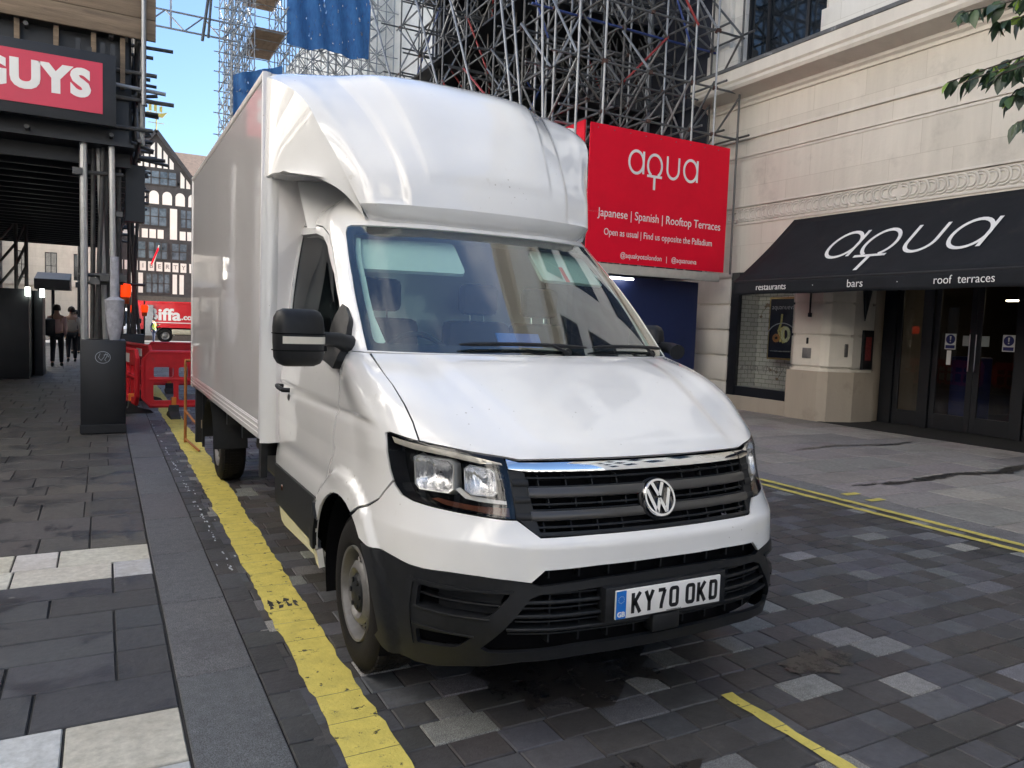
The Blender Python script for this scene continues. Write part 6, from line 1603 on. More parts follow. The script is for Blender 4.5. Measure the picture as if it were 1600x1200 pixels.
def facade_x(name, label, x, y0, y1, z1, cols, rows_, m, frame, glassm, depth=10., wfrac=.5, hfrac=.6, z_base=4.6, base_m=None):
    """left-hand building, front plane x facing +x"""
    root = empty(name, (0, 0, 0), label, 'building'); b = MB(); b.box(x - depth, x - .3, y0, y1, -.2, z1 - .05)
    cw = (y1 - y0) / cols; rh = (z1 - z_base - 1.) / rows_
    for r_ in range(rows_):
        za = z_base + r_ * rh + .3; zb = za + rh * hfrac
        b.box(x - .3, x, y0, y1, zb, za + rh); 
        for c in range(cols):
            ya = y0 + c * cw; w0 = ya + cw * (1 - wfrac) / 2; w1 = w0 + cw * wfrac
            b.box(x - .3, x, ya, w0, za, zb); b.box(x - .3, x, w1, ya + cw, za, zb)
    b.box(x - .3, x, y0, y1, z1 - 1., z1); b.box(x - .3, x, y0, y1, z_base - .4, z_base + .3); b.build('wall', m, root)
    b = MB(); b.grid([[(x + a, yy, z) for a, z in ((0, z_base - .3), (.10, z_base - .25), (.18, z_base), (.18, z_base + .15), (0, z_base + .2))] for yy in (y0, y1)])
    b.grid([[(x + a, yy, z1 + z) for a, z in ((0, -1.), (.15, -.9), (.45, -.6), (.5, -.3), (0, -.2))] for yy in (y0, y1)]); build_split(b, 'cornice', m, root)
    for r_ in range(rows_):
        za = z_base + r_ * rh + .3; zb = za + rh * hfrac
        for c in range(cols):
            ya = y0 + c * cw + cw * (1 - wfrac) / 2; yb = ya + cw * wfrac; t = .07
            b = MB(); b.box(x - .2, x - .1, ya, ya + t, za, zb); b.box(x - .2, x - .1, yb - t, yb, za, zb); b.box(x - .2, x - .1, ya + t, yb - t, za, za + t); b.box(x - .2, x - .1, ya + t, yb - t, zb - t, zb); b.box(x - .19, x - .12, ya + t, yb - t, (za + zb) / 2 - .03, (za + zb) / 2 + .03)
            f = b.build('window', frame, root); b = MB(); b.box(x - .155, x - .15, ya + .02, yb - .02, za + .02, zb - .02); b.build('pane', glassm, f)
    # shopfront level
    b = MB(); 
    for c in range(cols): 
        ya = y0 + c * cw; b.box(x - .3, x + .05, ya - .3, ya + .3, -.1, z_base - .4)
    b.build('shop_pier', base_m or m, root)
    b = MB(); b.box(x - .2, x - .15, y0, y1, .4, z_base - .4); b.build('shop_glass', glassm, root)
    b = MB(); b.box(x - .25, x - .02, y0, y1, -.1, .4); b.box(x - .22, x - .10, y0, y1, 3.3, z_base - .4); b.build('shop_fascia', MT['bframe'], root)
    return root
M_lstone = stone_mat('left_stone', (.75, .72, .68), streak=.4, block=(1.1, .55, 'Y', 0, 0))
M_whitef = mat('white_sash', (.7, .69, .66), rough=.5, var=.05)
facade_x('street_building', 'tall cream stone building with sash windows behind the left scaffold gantry', -6.2, -24, 61., 15., 21, 3, M_lstone, M_whitef, M_upglass)
M_fstone = stone_mat('far_stone', (.58, .54, .47), streak=.25, block=(1.4, .6, 'X', 0, 0))
facade_y('stone_building', 'pale stone building seen far off beneath the left gantry', -22, 1.2, 64, 17, 13, 4, M_fstone, MT['bframe'], M_upglass, z_base=3.9, wfrac=.42)
# the north end of the street, behind the photographer
b = empty('street_building', (0, 0, 0), 'cream stone office block closing the street at its near end', 'building')
m_ = MB(); m_.box(-24, 34, -62, -50, 0, 13); m_.build('wall', M_lstone, b)
m_ = MB()
for i in range(14):
    for k in range(2): m_.box(-22 + i * 4, -20.3 + i * 4, -50.02, -49.95, 4 + k * 3.8, 6.4 + k * 3.8)
o = m_.build('window', M_upglass, b)
# ---- timber-framed store at the end
KS = 72 / 58.
lx = lambda x: x * KS
lz = lambda z: 1.56 + (z - 1.56) * KS
LB = empty('timber_framed_store', (0, 0, 0), 'black and white half-timbered store with a steep gable at the street end', 'building')
M_wpan = mat('white_plaster_panel', (.78, .76, .72), rough=.8, var=.05, scale=2)
M_oak = mat('dark_oak_frame', (.045, .045, .048), rough=.7, var=.25, scale=3)
M_lead_w = mat('leaded_pane', (.10, .13, .16), rough=.12, var=.7, scale=1.2, spec=.9)
M_roof = mat('clay_tile_roof', (.085, .055, .042), rough=.85, var=.3, scale=4, bump=.4, bscale=12)
YB = 72.
ap = (lx(3.22), lz(13.85)); el_ = (lx(.55), lz(10.75)); er_ = (lx(5.75), lz(10.55))
b = MB(); b.box(lx(.3), lx(7.6), YB + .3, YB + 8, -1, lz(10.6)); b.prism([(el_[0], el_[1]), (er_[0], er_[1]), ap], lambda a, c: (a, YB + .1, c), lambda a, c: (a, YB + .3, c)); b.box(lx(.3), lx(5.9), YB + .1, YB + .3, -1, lz(10.75)); b.build('wall', M_oak, LB)
b = MB()
for s, e in ((1, el_), (-1, er_)):
    d = Vector((ap[0] - e[0], 0, ap[1] - e[1])).normalized(); e2 = Vector((e[0], 0, e[1])) - d * .5; a2 = Vector((ap[0], 0, ap[1])) + d * .2
    nn = Vector((-d.z, 0, d.x)) * (1 if d.x > 0 else -1)
    b.add([(e2.x, YB - .3, e2.z), (a2.x, YB - .3, a2.z), (a2.x + nn.x * .3, YB - .3, a2.z + nn.z * .3), (e2.x + nn.x * .3, YB - .3, e2.z + nn.z * .3)] + [(e2.x, YB + 6, e2.z), (a2.x, YB + 6, a2.z), (a2.x + nn.x * .3, YB + 6, a2.z + nn.z * .3), (e2.x + nn.x * .3, YB + 6, e2.z + nn.z * .3)], [(0,1,2,3),(7,6,5,4),(0,4,5,1),(1,5,6,2),(2,6,7,3),(3,7,4,0)])
b.build('barge_board', M_oak, LB)
b = MB(); b.add([(lx(4.2), YB + 1, lz(10.6)), (lx(14), YB + 1, lz(10.6)), (lx(14), YB + 5, lz(13.6)), (lx(4.2), YB + 5, lz(13.6))], [(0, 1, 2, 3)]); b.add([(lx(4.2), YB + 9, lz(10.6)), (lx(14), YB + 9, lz(10.6)), (lx(14), YB + 5, lz(13.6)), (lx(4.2), YB + 5, lz(13.6))], [(0, 1, 2, 3)]); b.box(lx(5.9), lx(14), YB + 1.2, YB + 8, -1, lz(10.6)); b.build('roof', M_roof, LB)
pan = []
def pnl(x0, x1, z0, z1): pan.append((lx(x0), lx(x1), lz(z0), lz(z1)))
gab = lambda x: 10.55 + (13.75 - 10.55) * (1 - abs(x - 3.22) / (2.6))
b = MB()
for x in (1.75, 2.12, 2.50, 2.88, 3.30, 3.68, 4.06, 4.44):
    x1 = x + .26; za = 11.62; zb0 = min(gab(x), 14) - .35; zb1 = min(gab(x1), 14) - .35
    if min(zb0, zb1) > za + .1: b.add([(lx(x), YB + .05, lz(za)), (lx(x1), YB + .05, lz(za)), (lx(x1), YB + .05, lz(zb1)), (lx(x), YB + .05, lz(zb0))], [(0, 1, 2, 3)])
for x in (4.75, 5.12): b.add([(lx(x), YB + .05, lz(10.42)), (lx(x + .26), YB + .05, lz(10.42)), (lx(x + .26), YB + .05, lz(gab(x + .3) - .35)), (lx(x), YB + .05, lz(gab(x) - .35))], [(0, 1, 2, 3)])
for x in (1.1, 1.45): b.add([(lx(x), YB + .05, lz(10.42)), (lx(x + .24), YB + .05, lz(10.42)), (lx(x + .24), YB + .05, lz(gab(x + .24) - .35)), (lx(x), YB + .05, lz(gab(x) - .3))], [(0, 1, 2, 3)])
for i in range(6):   # arched panels
    x = 1.16 + i * .82; w_ = .60; pts = [(x, 9.18), (x + w_, 9.18), (x + w_, 9.75)] + [(x + w_ / 2 + w_ / 2 * math.cos(t), 9.75 + .32 * math.sin(t)) for t in np.linspace(.2, math.pi - .2, 7)] + [(x, 9.75)]
    b.add([(lx(p), YB + .05, lz(q)) for p, q in pts], [tuple(range(len(pts)))])
def rect(x0, x1, z0, z1, bb=b, yy=YB + .05): bb.add([(lx(x0), yy, lz(z0)), (lx(x1), yy, lz(z0)), (lx(x1), yy, lz(z1)), (lx(x0), yy, lz(z1))], [(0, 1, 2, 3)])
rect(1.75, 2.18, 6.85, 8.95); rect(4.10, 4.55, 6.85, 8.95)
for x0, x1 in ((1.2, 1.65), (2.35, 2.72), (2.82, 3.22), (3.32, 3.70), (4.72, 5.1), (5.2, 5.5)): rect(x0, x1, 6.85, 7.45)
for x0, x1 in ((1.05, 1.2), (1.3, 1.55), (5.35, 5.5)): rect(x0, x1, 4.62, 5.25)
for i in range(7): rect(1.72 + i * .51, 2.10 + i * .51, 4.62, 5.25)
for x0, x1 in ((1.70, 1.98), (2.14, 2.42), (4.28, 4.56), (4.72, 5.0)): rect(x0, x1, 3.10, 4.45)
build_split(b, 'plaster_panel', M_wpan, LB)
for x0, x1, z0, z1, n in ((1.85, 4.5, 10.48, 11.42, 5), (1.1, 1.62, 7.7, 8.95, 2), (2.35, 3.9, 7.7, 8.95, 3), (4.75, 5.5, 7.7, 8.95, 2), (1.6, 2.6, 5.45, 6.6, 2), (2.75, 3.95, 5.45, 6.6, 3), (4.2, 5.2, 5.45, 6.6, 2), (2.6, 4.1, 3.12, 4.45, 4)):
    w_ = (x1 - x0) / n; f = MB()
    for i in range(n + 1): f.box(lx(x0 + i * w_) - .05, lx(x0 + i * w_) + .05, YB - .02, YB + .06, lz(z0), lz(z1))
    for z in (z0, (z0 + z1) / 2, z1): f.box(lx(x0), lx(x1), YB - .02, YB + .06, lz(z) - .04, lz(z) + .04)
    fr = f.build('window', M_oak, LB)
    g = MB(); g.box(lx(x0), lx(x1), YB + .03, YB + .045, lz(z0), lz(z1)); g.build('pane', M_lead_w, fr)
for i, ch in enumerate('LIBERTY'):
    put_text('shop_letter', ch, .52, lambda a, c, h, i=i: (lx(1.91 + i * .51) + a, YB + .02 - h, lz(4.94) + c), mat('letter_grey', (.25, .24, .24), rough=.6) if i == 0 else bpy.data.materials['letter_grey'], LB, bold=.006)
b = MB(); b.box(lx(.3), lx(7), YB + .0, YB + .2, -1, lz(2.9)); b.build('ground_floor_front', mat('dark_stone_base', (.10, .095, .085), rough=.8, var=.2), LB)
# gilded ship weathervane
GV = mat('gilding', (.75, .50, .12), rough=.3, metal=.8, var=.1)
b = MB(); cx = ap[0]; z0 = lz(15.0)
b.tube((cx, YB, ap[1]), (cx, YB, z0), .05, 6); 
b.prism([(cx - .75, z0 + .35), (cx - .5, z0), (cx + .5, z0), (cx + .85, z0 + .45), (cx + .4, z0 + .3), (cx - .4, z0 + .3)], lambda a, c: (a, YB - .12, c), lambda a, c: (a, YB + .12, c))
for dx, h in ((-.4, 1.2), (0, 1.4), (.42, 1.1)): b.tube((cx + dx, YB, z0 + .2), (cx + dx, YB, z0 + h), .03, 5); b.box(cx + dx - .18, cx + dx + .05, YB - .02, YB + .02, z0 + .45, z0 + h * .8)
b.tube((cx - .6, YB, z0 - .5), (cx + .6, YB, z0 - .5), .03, 5); b.build('weathervane', GV, LB)
FL = empty('flag', (0, 0, 0), 'red flag hanging from a white pole on the timbered store', 'flag')
b = MB(); b.tube((lx(3.1), YB + .1, lz(5.2)), (lx(3.35), YB - 1.2, lz(6.3)), .05, 6); b.build('flagpole', MT['white'], FL)
b = MB(); b.grid([[(lx(3.3) - t * .55 + .06 * math.sin(k), YB - 1.1, lz(6.2) - t * 1.4 - k * .12) for k in range(5)] for t in (0, .25, .5, .75, 1.)]); b.build('flag_cloth', MT['red'], FL)
# ---- refuse lorry
LO = empty('refuse_lorry', (0, 0, 0), 'red refuse lorry with white lettering parked across the end of the street', 'lorry')
gz0 = -.374; Yl = 60.
RED = mat('lorry_red', (.62, .018, .025), rough=.35, var=.06, coat=.5)
b = MB(); b.prism([(2.35, .55), (2.10, 2.55), (9.4, 2.70), (9.9, .75), (3.0, .75)], lambda a, c: (a, Yl, c), lambda a, c: (a, Yl + 2.4, c)); b.build('body', RED, LO)
b = MB(); b.box(2.2, 9.6, Yl - .04, Yl, 2.46, 2.58, .01); b.box(2.9, 9.6, Yl - .05, Yl, .72, .80, .01); b.box(7.2, 7.3, Yl - .05, Yl, .8, 2.5, .01); b.build('body_rib', RED, LO)
b = MB(); b.prism([(2.62, .15), (2.62, 2.2), (2.75, 2.3), (3.15, 2.3), (3.15, .15)], lambda a, c: (a, Yl - .35, c), lambda a, c: (a, Yl - .06, c)); b.build('hopper_arm', mat('grey_steel', (.22, .23, .24), rough=.5, var=.15), LO)
b = MB(); b.box(4.4, 6.9, Yl - .06, Yl + .2, .25, .62, .03); b.box(4.5, 6.8, Yl - .1, Yl - .06, .32, .55, .01); b.build('side_guard', mat('cream_guard', (.55, .50, .38), rough=.6, var=.1), LO)
for x in (3.95, 7.6, 9.0):
    b = MB(); b.lathe([(.0, .28), (-.06, .30), (-.08, .42), (-.04, .5), (.3, .5)], (x, Yl + .05, gz0 + .52), axis='y', n=28); wh = b.build('wheel', MT['tyre'], LO, smooth=40)
    b = MB(); b.lathe([(-.03, .28), (.03, .20), (-.01, .10), (-.03, .001)], (x, Yl + .05, gz0 + .52), axis='y', n=24); b.build('rim', MT['silver'], wh, smooth=40)
    b = MB(); b.lathe([(-.1, .60), (.3, .60)], (x, Yl + .05, gz0 + .52), axis='y', n=16, ang0=0, ang1=math.pi); b.build('mudguard', MT['plate'], LO, smooth=40)
b = MB(); b.box(2.4, 9.6, Yl + .3, Yl + 2.1, .2, .72); b.build('chassis', MT['void'], LO)
put_text('lorry_lettering', 'Biffa', 1.15, lambda a, c, h: (2.72 + a, Yl - .01 - h * 2, 1.62 + c), MT['white'], LO, bold=.035, align='LEFT', sx=1.15)
put_text('lorry_lettering', '.co.uk', .55, lambda a, c, h: (5.02 + a, Yl - .01 - h * 2, 1.50 + c), MT['white'], LO, bold=.02, align='LEFT', sx=1.05)
b = MB(); b.box(3.3, 8.5, Yl - .012, Yl - .002, 1.06, 1.12); b.box(6.35, 7.7, Yl - .012, Yl - .002, 2.1, 2.26, .0); b.build('lorry_stripe', MT['white'], LO)
# ---- white van behind the posts, facing the camera
WV = empty('parked_van', (0, 0, 0), 'white panel van parked nose-on just left of the refuse lorry', 'van')
yv = 55.; zv = -.32
b = MB(); b.prism([(yv, zv + .35), (yv - .05, zv + .95), (yv + .55, zv + 1.25), (yv + 1.15, zv + 2.15), (yv + 1.6, zv + 2.3), (yv + 5.2, zv + 2.3), (yv + 5.2, zv + .35)], lambda a, c: (.25, a, c), lambda a, c: (2.1, a, c)); b.build('body', MT['paint'], WV)
b = MB(); b.add([(.36, yv + .56, zv + 1.30), (1.99, yv + .56, zv + 1.30), (1.92, yv + 1.10, zv + 2.12), (.43, yv + 1.10, zv + 2.12)], [(0, 1, 2, 3)]); b.build('windscreen', M_upglass, WV)
b = MB(); b.add([(2.104, yv + .9, zv + 1.35), (2.104, yv + 2.0, zv + 1.35), (2.104, yv + 2.0, zv + 2.05), (2.104, yv + 1.25, zv + 2.05)], [(0, 1, 2, 3)]); b.build('side_window', M_upglass, WV)
b = MB(); b.box(.3, 2.05, yv - .1, yv + .1, zv + .3, zv + .6, .03); b.box(2.1, 2.25, yv + .85, yv + 1.0, zv + 1.35, zv + 1.65, .02); b.build('bumper', MT['black'], WV)
for x in (.45, 1.85):
    b = MB(); b.box(x - .15, x + .15, yv - .07, yv + .02, zv + .75, zv + .95, .02); b.build('headlight', MT['silver'], WV)
    for yy in (yv + .95, yv + 4.2):
        b = MB(); b.lathe([(-.1, .2), (-.11, .33), (.1, .33), (.11, .2)], (x + (.15 if x > 1 else -.1), yy, zv + .34), n=22); b.build('wheel', MT['tyre'], WV, smooth=40)
# ------------------------------------------------------------------ plastic barriers
def barrier_mesh():
    root = None
    return root
def make_barrier(W_=2.0):
    rt = bpy.data.objects.new('safety_barrier', None); COL.objects.link(rt)
    t = .022; H0, H1 = .17, 1.02
    outline = [(-.5 * W_ + .10, H0), (.5 * W_ - .10, H0), (.5 * W_, H0 + .12), (.5 * W_, H1 - .12), (.5 * W_ - .10, H1), (-.5 * W_ + .10, H1), (-.5 * W_, H1 - .12), (-.5 * W_, H0 + .12)]
    holes = []
    n = 5; cw = (W_ - .24) / n
    for i in range(n):
        xa = -W_ / 2 + .12 + i * cw + .035; xb = xa + cw - .07
        holes.append(round_poly([(xa, .27), (xb, .27), (xb, .56), (xa, .56)], .035, 3)); holes.append(round_poly([(xa, .63), (xb, .63), (xb, .78), (xa, .78)], .035, 3))
    pts = []; edges = []
    for lp in [outline] + holes:
        o = len(pts); pts += lp; edges += [(o + i, o + (i + 1) % len(lp)) for i in range(len(lp))]
    vs, es, fs, *_ = delaunay_2d_cdt([Vector(p) for p in pts], edges, [], 0, 1e-6)
    tris = []
    for f in fs:
        cx = sum(vs[i][0] for i in f) / 3; cy = sum(vs[i][1] for i in f) / 3
        if inside(cx, cy, outline) and not any(inside(cx, cy, h) for h in holes): tris.append(tuple(f))
    nv = len(vs); b = MB(); cnt = {(t_[i], t_[(i + 1) % 3]) for t_ in tris for i in range(3)}
    b.add([(v[0], -t, v[1]) for v in vs] + [(v[0], t, v[1]) for v in vs], tris + [tuple(nv + i for i in reversed(q)) for q in tris] + [(c, a, nv + a, nv + c) for a, c in cnt if (c, a) not in cnt])
    b.path([(-W_ / 2 + .02, 0, H0 + .14), (-W_ / 2 + .02, 0, H1 - .13), (-W_ / 2 + .11, 0, H1 - .015), (W_ / 2 - .11, 0, H1 - .015), (W_ / 2 - .02, 0, H1 - .13), (W_ / 2 - .02, 0, H0 + .14), (W_ / 2 - .11, 0, H0 + .02), (-W_ / 2 + .11, 0, H0 + .02)], .034, 8, closed=True)
    b.box(-W_ / 2 + .1, W_ / 2 - .1, -.035, .035, .575, .615, .01)
    b.build('barrier_panel', MT['barrier'], rt, smooth=35)
    for x in (-W_ * .28, W_ * .28):
        f = MB(); f.prism([(-.30, .006), (.30, .006), (.26, .05), (.07, .10), (.05, .20), (-.05, .20), (-.07, .10), (-.26, .05)], lambda a, c, x=x: (x - .07, a, c), lambda a, c, x=x: (x + .07, a, c)); ft = f.build('foot', MT['foot'], rt, smooth=30)
        f = MB(); f.box(x - .035, x + .035, -.05, .05, .16, .32, .01); f.build('foot_plug', MT['orange'], ft, smooth=30)
    f = MB(); f.box(.18, .52, -.038, -.030, .81, .95, .003); f.build('reflector_patch', MT['plate'], rt)
    return rt
bar0 = make_barrier()
grp = 'red plastic safety barriers closing the street'
for i, (x, y, rz, lab) in enumerate(((1.52, 12.75, 2, 'red plastic barrier nearest the camera, square across behind the van'),
        (.33, 13.95, -82, 'red plastic barrier turned side-on beside the tall black box'),
        (1.75, 16.9, 0, 'red plastic barrier square across, first row behind the nearest one'),
        (3.85, 17.0, 3, 'red plastic barrier to the right of the second row, hidden mostly by the van'),
        (.55, 15.9, -78, 'red plastic barrier side-on in the second row by the kerb'))):
    o = bar0 if i == 0 else copy_tree(bar0)
    o.location = (x, y, 0); o.rotation_euler = (0, 0, R(rz)); tag(o, lab, 'barrier', grp)
# warning lamps
def lamp_unit(x, y, z, h, lab):
    rt = empty('warning_lamp', (x, y, z), lab, 'lamp')
    b = MB(); b.lathe([(0, .001), (0, h * .36), (h * .15, h * .40), (h * .7, h * .46), (h * .95, h * .40), (h, .001)], (0, 0, 0), axis='z', n=20); b.build('lens', emis('amber_lamp', (1., .045, .004), .22), rt, smooth=40)
    b = MB(); b.lathe([(-h * .5, .001), (-h * .5, h * .28), (0, h * .34), (.01, h * .2)], (0, 0, 0), axis='z', n=16); b.build('battery_case', mat('orange_case', (.6, .1, .02), rough=.5), rt, smooth=40)
    b = MB(); b.tube((0, .1, -.6), (0, .1, .3), .02, 6); b.build('bracket', DK, rt)
lamp_unit(.40, 17.7, 1.92, .28, 'large glowing orange lamp on the poles above the farther black box')
lamp_unit(.72, 22.5, 1.62, .20, 'smaller orange lamp, left of a pair beyond the poles')
lamp_unit(.98, 22.5, 1.64, .20, 'smaller orange lamp, right of a pair beyond the poles')
# orange rail by the back of the van
OR = empty('loading_rail', (.93, 10.05, 0), 'thin rusty orange rail standing on the yellow line behind the van', 'rail'); OR.location = (0, 0, 0)
mo = mat('rusty_orange_steel', (.38, .14, .03), rough=.6, var=.25, scale=12)
b = MB(); b.path([(.90, 10.15, .0), (.90, 10.15, .98), (.90, 10.20, 1.02), (1.0, 10.20, 1.02)], .018, 8); b.build('upright', mo, OR, smooth=40)
b = MB(); b.tube((.90, 10.15, .40), (.97, 9.3, .30), .014, 6); b.tube((.90, 10.15, .05), (.97, 9.3, .03), .014, 6); b.build('foot_bar', mo, OR, smooth=40)
# small awning on the left building far along
FA = empty('awning', (0, 0, 0), 'small dark awning over a doorway far along the left pavement', 'awning')
b = MB(); b.prism([(29.0, 2.62), (29.0, 2.30), (30.6, 2.30), (30.6, 2.9)], lambda a, c: (-1.95, a, c), lambda a, c: (-.95, a, c)); b.build('canvas', MT['charcoal'], FA)
b = MB(); b.box(-1.9, -.98, 28.99, 29.0, 2.28, 2.34); b.build('fringe', MT['hoardblack'], FA)
b = MB(); b.tube((-1.9, 30.5, 0), (-1.9, 30.5, 2.4), .05, 8); b.tube((-1.5, 30.5, 0), (-1.5, 30.5, 2.4), .05, 8); b.build('post', MT['charcoal'], FA)
lp = empty('lamp_post', (-.95, 40, 0), 'slender black lamp post far along the left pavement', 'lamp post')
b = MB(); b.path([(0, 0, -.2), (0, 0, 3.0), (0, 0, 7.5)], .05, 8, radii=[.09, .06, .045]); b.build('post', MT['bframe'], lp, smooth=40)
b = MB(); b.box(-.14, .16, -.06, .06, 2.7, 2.95, .02); b.build('signal_box', MT['bframe'], lp)
# ------------------------------------------------------------------ people
SKIN = mat('skin', (.42, .26, .19), rough=.55, var=.05)
HAIR = mat('dark_hair', (.025, .018, .014), rough=.7, var=.2)
def skin_mesh(name, V, E, Rr, m, parent, root=0, sub=2):
    me = bpy.data.meshes.new(name); me.from_pydata([tuple(v) for v in V], E, []); me.materials.append(m)
    o = bpy.data.objects.new(name, me); link(o, parent)
    sk = o.modifiers.new('skin', 'SKIN'); sk.use_smooth_shade = True
    for i, r_ in enumerate(Rr): me.skin_vertices[0].data[i].radius = (r_, r_) if not isinstance(r_, tuple) else r_
    me.skin_vertices[0].data[root].use_root = True
    ss = o.modifiers.new('sub', 'SUBSURF'); ss.levels = sub; ss.render_levels = sub
    return o
def person(loc, rz, label, shirt, trousers, stride=.28, arm=(.1, .1), bag=None, hivis=False, hold=False, shoes=None):
    P = empty('person', loc, label, 'person', rz=R(rz))
    s = stride
    hip = .93
    J = dict(pel=(0,0,hip), ch=(0,.01,1.20), sh=(0,0,1.42), nk=(0,-.01,1.52), hd=(0,-.03,1.66), tp=(0,-.03,1.73),
        lh=(-.09,0,.88), lk=(-.10,-s*.55,.50), la=(-.10,-s*.9+.02,.09), lt=(-.11,-s*.9-.13,.035), rh=(.09,0,.88), rk=(.10,s*.15,.49), ra=(.10,s*.95,.13), rt=(.11,s*.95-.13,.035),
        ls=(-.175,0,1.40), le=(-.22,arm[0],1.14), lw=(-.21,arm[0]*1.2-.10,.91), lf=(-.20,arm[0]*1.2-.13,.82), rs=(.175,0,1.40), re=(.22,-arm[1],1.14), rw=(.21,-arm[1]*1.2-.08,.92), rf=(.20,-arm[1]*1.2-.12,.83))
    if hold: J['re'] = (.20,-.06,1.16); J['rw'] = (.16,-.30,1.28); J['rf'] = (.14,-.36,1.33)
    K = list(J); ix = {k: i for i, k in enumerate(K)}; V = [J[k] for k in K]
    E = [('pel','ch'),('ch','sh'),('sh','nk'),('nk','hd'),('hd','tp'),('pel','lh'),('lh','lk'),('lk','la'),('la','lt'),('pel','rh'),('rh','rk'),('rk','ra'),('ra','rt'),('sh','ls'),('ls','le'),('le','lw'),('lw','lf'),('sh','rs'),('rs','re'),('re','rw'),('rw','rf')]
    rad = dict(pel=(.14,.105), ch=(.15,.11), sh=(.13,.085), nk=.055, hd=(.078,.10), tp=(.05,.06), lh=.085, lk=.058, la=.042, lt=.035, rh=.085, rk=.058, ra=.042, rt=.035, ls=.058, le=.042, lw=.03, lf=.028, rs=.058, re=.042, rw=.03, rf=.028)
    body = skin_mesh('body', V, [(ix[a], ix[c]) for a, c in E], [rad[k] for k in K], SKIN, P)
    def garment(name, keys, m, k):
        sub = [q for q in keys]; jx = {q: i for i, q in enumerate(sub)}
        ee = [(jx[a], jx[c]) for a, c in E if a in jx and c in jx]
        rr = [tuple(x + k for x in rad[q]) if isinstance(rad[q], tuple) else rad[q] + k for q in sub]
        return skin_mesh(name, [J[q] for q in sub], ee, rr, m, P)
    garment('trousers', ['pel', 'lh', 'lk', 'la', 'rh', 'rk', 'ra'], trousers, .014)
    garment('shirt', ['ch', 'pel', 'sh', 'ls', 'le', 'lw', 'rs', 're', 'rw'] if not hivis else ['ch', 'sh', 'ls', 'le', 'lw', 'rs', 're', 'rw', 'pel'], shirt if not hivis else trousers, .016)
    if hivis:
        b = MB(); b.lathe([(-.02, .17), (.20, .18), (.42, .18), (.53, .12)], (0, 0, .93), axis='z', n=20); v_ = b.build('vest', shirt, P, smooth=True); v_.scale = (1, .78, 1)
        b = MB(); b.lathe([(.06, .183), (.11, .184)], (0, 0, .97), axis='z', n=20); v2 = b.build('reflective_band', MT['plate'], v_, smooth=True)
    # hair, shoes
    b = MB(); b.lathe([(-.06, .098), (-.01, .108), (.05, .100), (.10, .07), (.125, .001)], (0, -.01, 1.66), axis='z', n=18); b.build('hair' if not hivis else 'cap', HAIR if not hivis else MT['ink'], P, smooth=True)
    for k in ('l', 'r'):
        a = Vector(J[k + 'a']); t = Vector(J[k + 't']); b = MB(); b.path([a + Vector((0, .05, -.03)), a + Vector((0, -.02, -.05)), t + Vector((0, 0, .005)), t + Vector((0, -.05, .0))], .04, 8, radii=[.035, .045, .04, .02]); b.build('shoe', shoes or MT['ink'], P, smooth=True)
    if bag:
        x, z, kx, kz = bag
        b = MB(); b.box(x - kx, x + kx, .10, .28, z - kz, z + kz, .05); g = tag(b.build('backpack', MT['charcoal'], smooth=40), 'dark backpack on the back of the ' + ('person in the pale pink shirt' if 'pink' in label else 'person in the light blue shirt'), 'bag')
        g.location = loc; g.rotation_euler = (0, 0, R(rz))
        b = MB(); b.path([(x - kx * .5, .12, z + kz * .8), (x - kx * .4, .02, 1.50), (x - kx * .3, -.10, 1.35), (x, -.12, 1.15), (x, .1, z - kz * .5)], .018, 6); b.build('strap', MT['ink'], g, smooth=True)
    return P
pink = mat('pale_pink_shirt', (.62, .42, .40), rough=.85, var=.1); blue = mat('light_blue_shirt', (.34, .42, .58), rough=.85, var=.1); dk = mat('dark_trousers', (.02, .02, .024), rough=.85, var=.15)
cream = mat('cream_top', (.5, .45, .40), rough=.85); hv = mat('hi_vis_yellow', (.50, .68, .08), rough=.7); navy = mat('navy_trousers', (.02, .03, .07), rough=.8)
person((-1.16, 25.4, .004), 180, 'person walking away in a pale pink shirt, black trousers and black backpack', pink, dk, bag=(.16, 1.12, .13, .24), shoes=mat('dark_green_trainers', (.06, .07, .05), rough=.7))
person((-.88, 28.2, -.02), 184, 'person in a cream top walking just ahead of the pink-shirted one', cream, dk, stride=.2)
person((-.98, 35.5, -.10), 178, 'person in a light blue shirt with a dark backpack farther along the pavement', blue, dk, bag=(-.08, 1.2, .16, .2), stride=.22)
person((3.07, 57.6, -.35), 60, 'worker in a yellow hi-vis vest and dark cap looking at a phone by the lorry', hv, navy, hivis=True, hold=True, stride=.08)
# ------------------------------------------------------------------ street tree just out of frame on the right
TR = empty('tree', (7.9, 1.9, 0), 'leafy branch ends of a street tree reaching in at the top right corner', 'tree'); TR.location = (0, 0, 0)
BK = mat('bark', (.10, .08, .06), rough=.9, var=.3, scale=12, bump=.5, bscale=20)
r = random.Random(8)
b = MB(); b.path([(8.2, 1.2, 0), (8.15, 1.2, 1.2), (8.2, 1.25, 2.4), (8.1, 1.3, 3.4), (8.0, 1.4, 4.6)], .11, 10, radii=[.15, .11, .10, .08, .05]); b.build('trunk', BK, TR, smooth=40)
tips = [(4.44,2.89,3.12),(4.48,2.80,3.11),(4.36,2.79,3.47),(4.51,2.56,3.50),(4.50,2.65,3.40),(4.64,2.59,3.04),(4.68,2.60,2.86),(4.62,2.62,3.0),(4.56,2.70,3.12)]
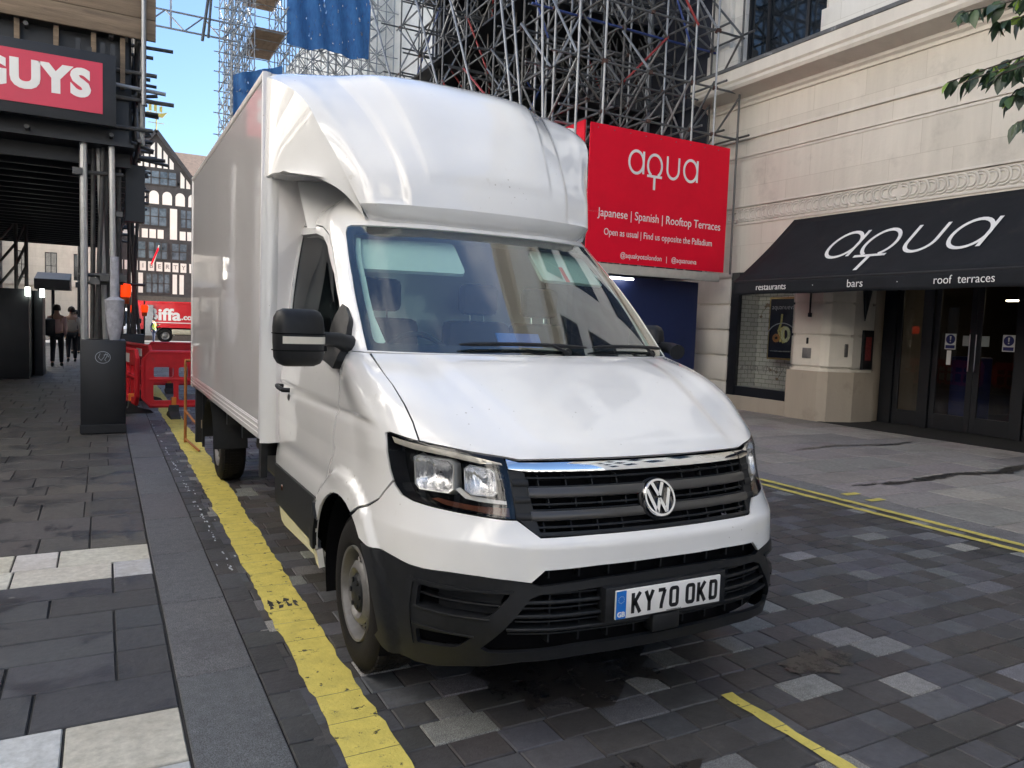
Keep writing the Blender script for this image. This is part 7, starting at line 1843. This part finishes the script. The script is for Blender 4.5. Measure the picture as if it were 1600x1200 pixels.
#TIPS#
bb = MB(); leaves = []
for tp_ in tips:
    tp_ = Vector(tp_); st = Vector((7.9, 1.4, 3.6)); mid = st.lerp(tp_, .55) + Vector((0, 0, .45)); pts = [st, mid, st.lerp(tp_, .85) + Vector((0, 0, .15)), tp_]
    pts = [pts[0], pts[0].lerp(pts[1], .5), pts[1], pts[1].lerp(pts[2], .5), pts[2], pts[3]]
    bb.path(pts, .01, 6, radii=[.03, .022, .015, .010, .006, .003])
    for k in range(46):
        t = r.random() ** .45; i = min(4, int(2 + t * 3)); q = pts[i].lerp(pts[i + 1], r.random()); leaves.append((q, (pts[i + 1] - pts[i]).normalized()))
for k in range(900):
    q = Vector((r.gauss(7.6, .9), r.gauss(.6, 1.0), r.gauss(4.7, .8))); 
    if q.y > q.x / 2.25 - .5: continue
    leaves.append((q, Vector((r.uniform(-1, 1), r.uniform(-1, 1), r.uniform(-.6, .2))).normalized()))
for k in range(14):
    q = Vector((r.uniform(6.6, 9.3), r.uniform(-1.4, 2.0), r.uniform(4.2, 5.8)))
    if q.y > q.x / 2.25 - .5: continue
    bb.path([(8.05, 1.35, 3.6 + r.random()), (8.0 * .5 + q.x * .5, .7 + q.y * .5, 4.4), q], .01, 5, radii=[.03, .015, .004])
bb.build('branch', BK, TR, smooth=40)
lm = []
def leaf_mat(n, c): 
    m = mat(n, c, rough=.35, var=.25, scale=3); b_ = m.node_tree.nodes['Principled BSDF']; b_.inputs['Transmission Weight'].default_value = 0
    return m
LM = [leaf_mat('dark_leaf', (.022, .045, .022)), leaf_mat('mid_leaf', (.05, .09, .03)), leaf_mat('young_leaf', (.20, .30, .03))]
lf = MB()
for q, d in leaves:
    L_ = r.uniform(.085, .13); wd = L_ * .24; g_ = Vector((r.uniform(-.5, .5), r.uniform(-.5, .5), r.uniform(-1.1, -.2))); dr = (d * .5 + g_).normalized(); sd = dr.cross(Vector((r.uniform(-1, 1), r.uniform(-1, 1), r.uniform(.2, 1)))).normalized(); up = sd.cross(dr)
    lf.cur = 2 if r.random() < .16 else (1 if r.random() < .3 else 0)
    pts = []
    prof_ = ((0, 0), (.18, .75), (.42, 1.), (.68, .72), (.88, .28), (1, 0))
    cc = [q + dr * L_ * t - up * .10 * L_ * t * t * 2 for t, w_ in prof_]
    lft = [c + sd * wd * w_ + up * wd * .35 * w_ for c, (t, w_) in zip(cc, prof_)]; rgt = [c - sd * wd * w_ + up * wd * .35 * w_ for c, (t, w_) in zip(cc, prof_)]
    n = 6; vs = cc + lft + rgt; fs_ = []
    for i in range(5): fs_ += [(i, i + 1, n + i + 1, n + i), (i, 2 * n + i, 2 * n + i + 1, i + 1)]
    lf.add(vs, fs_)
lf.build('crown', LM, TR, smooth=True, fix=False)
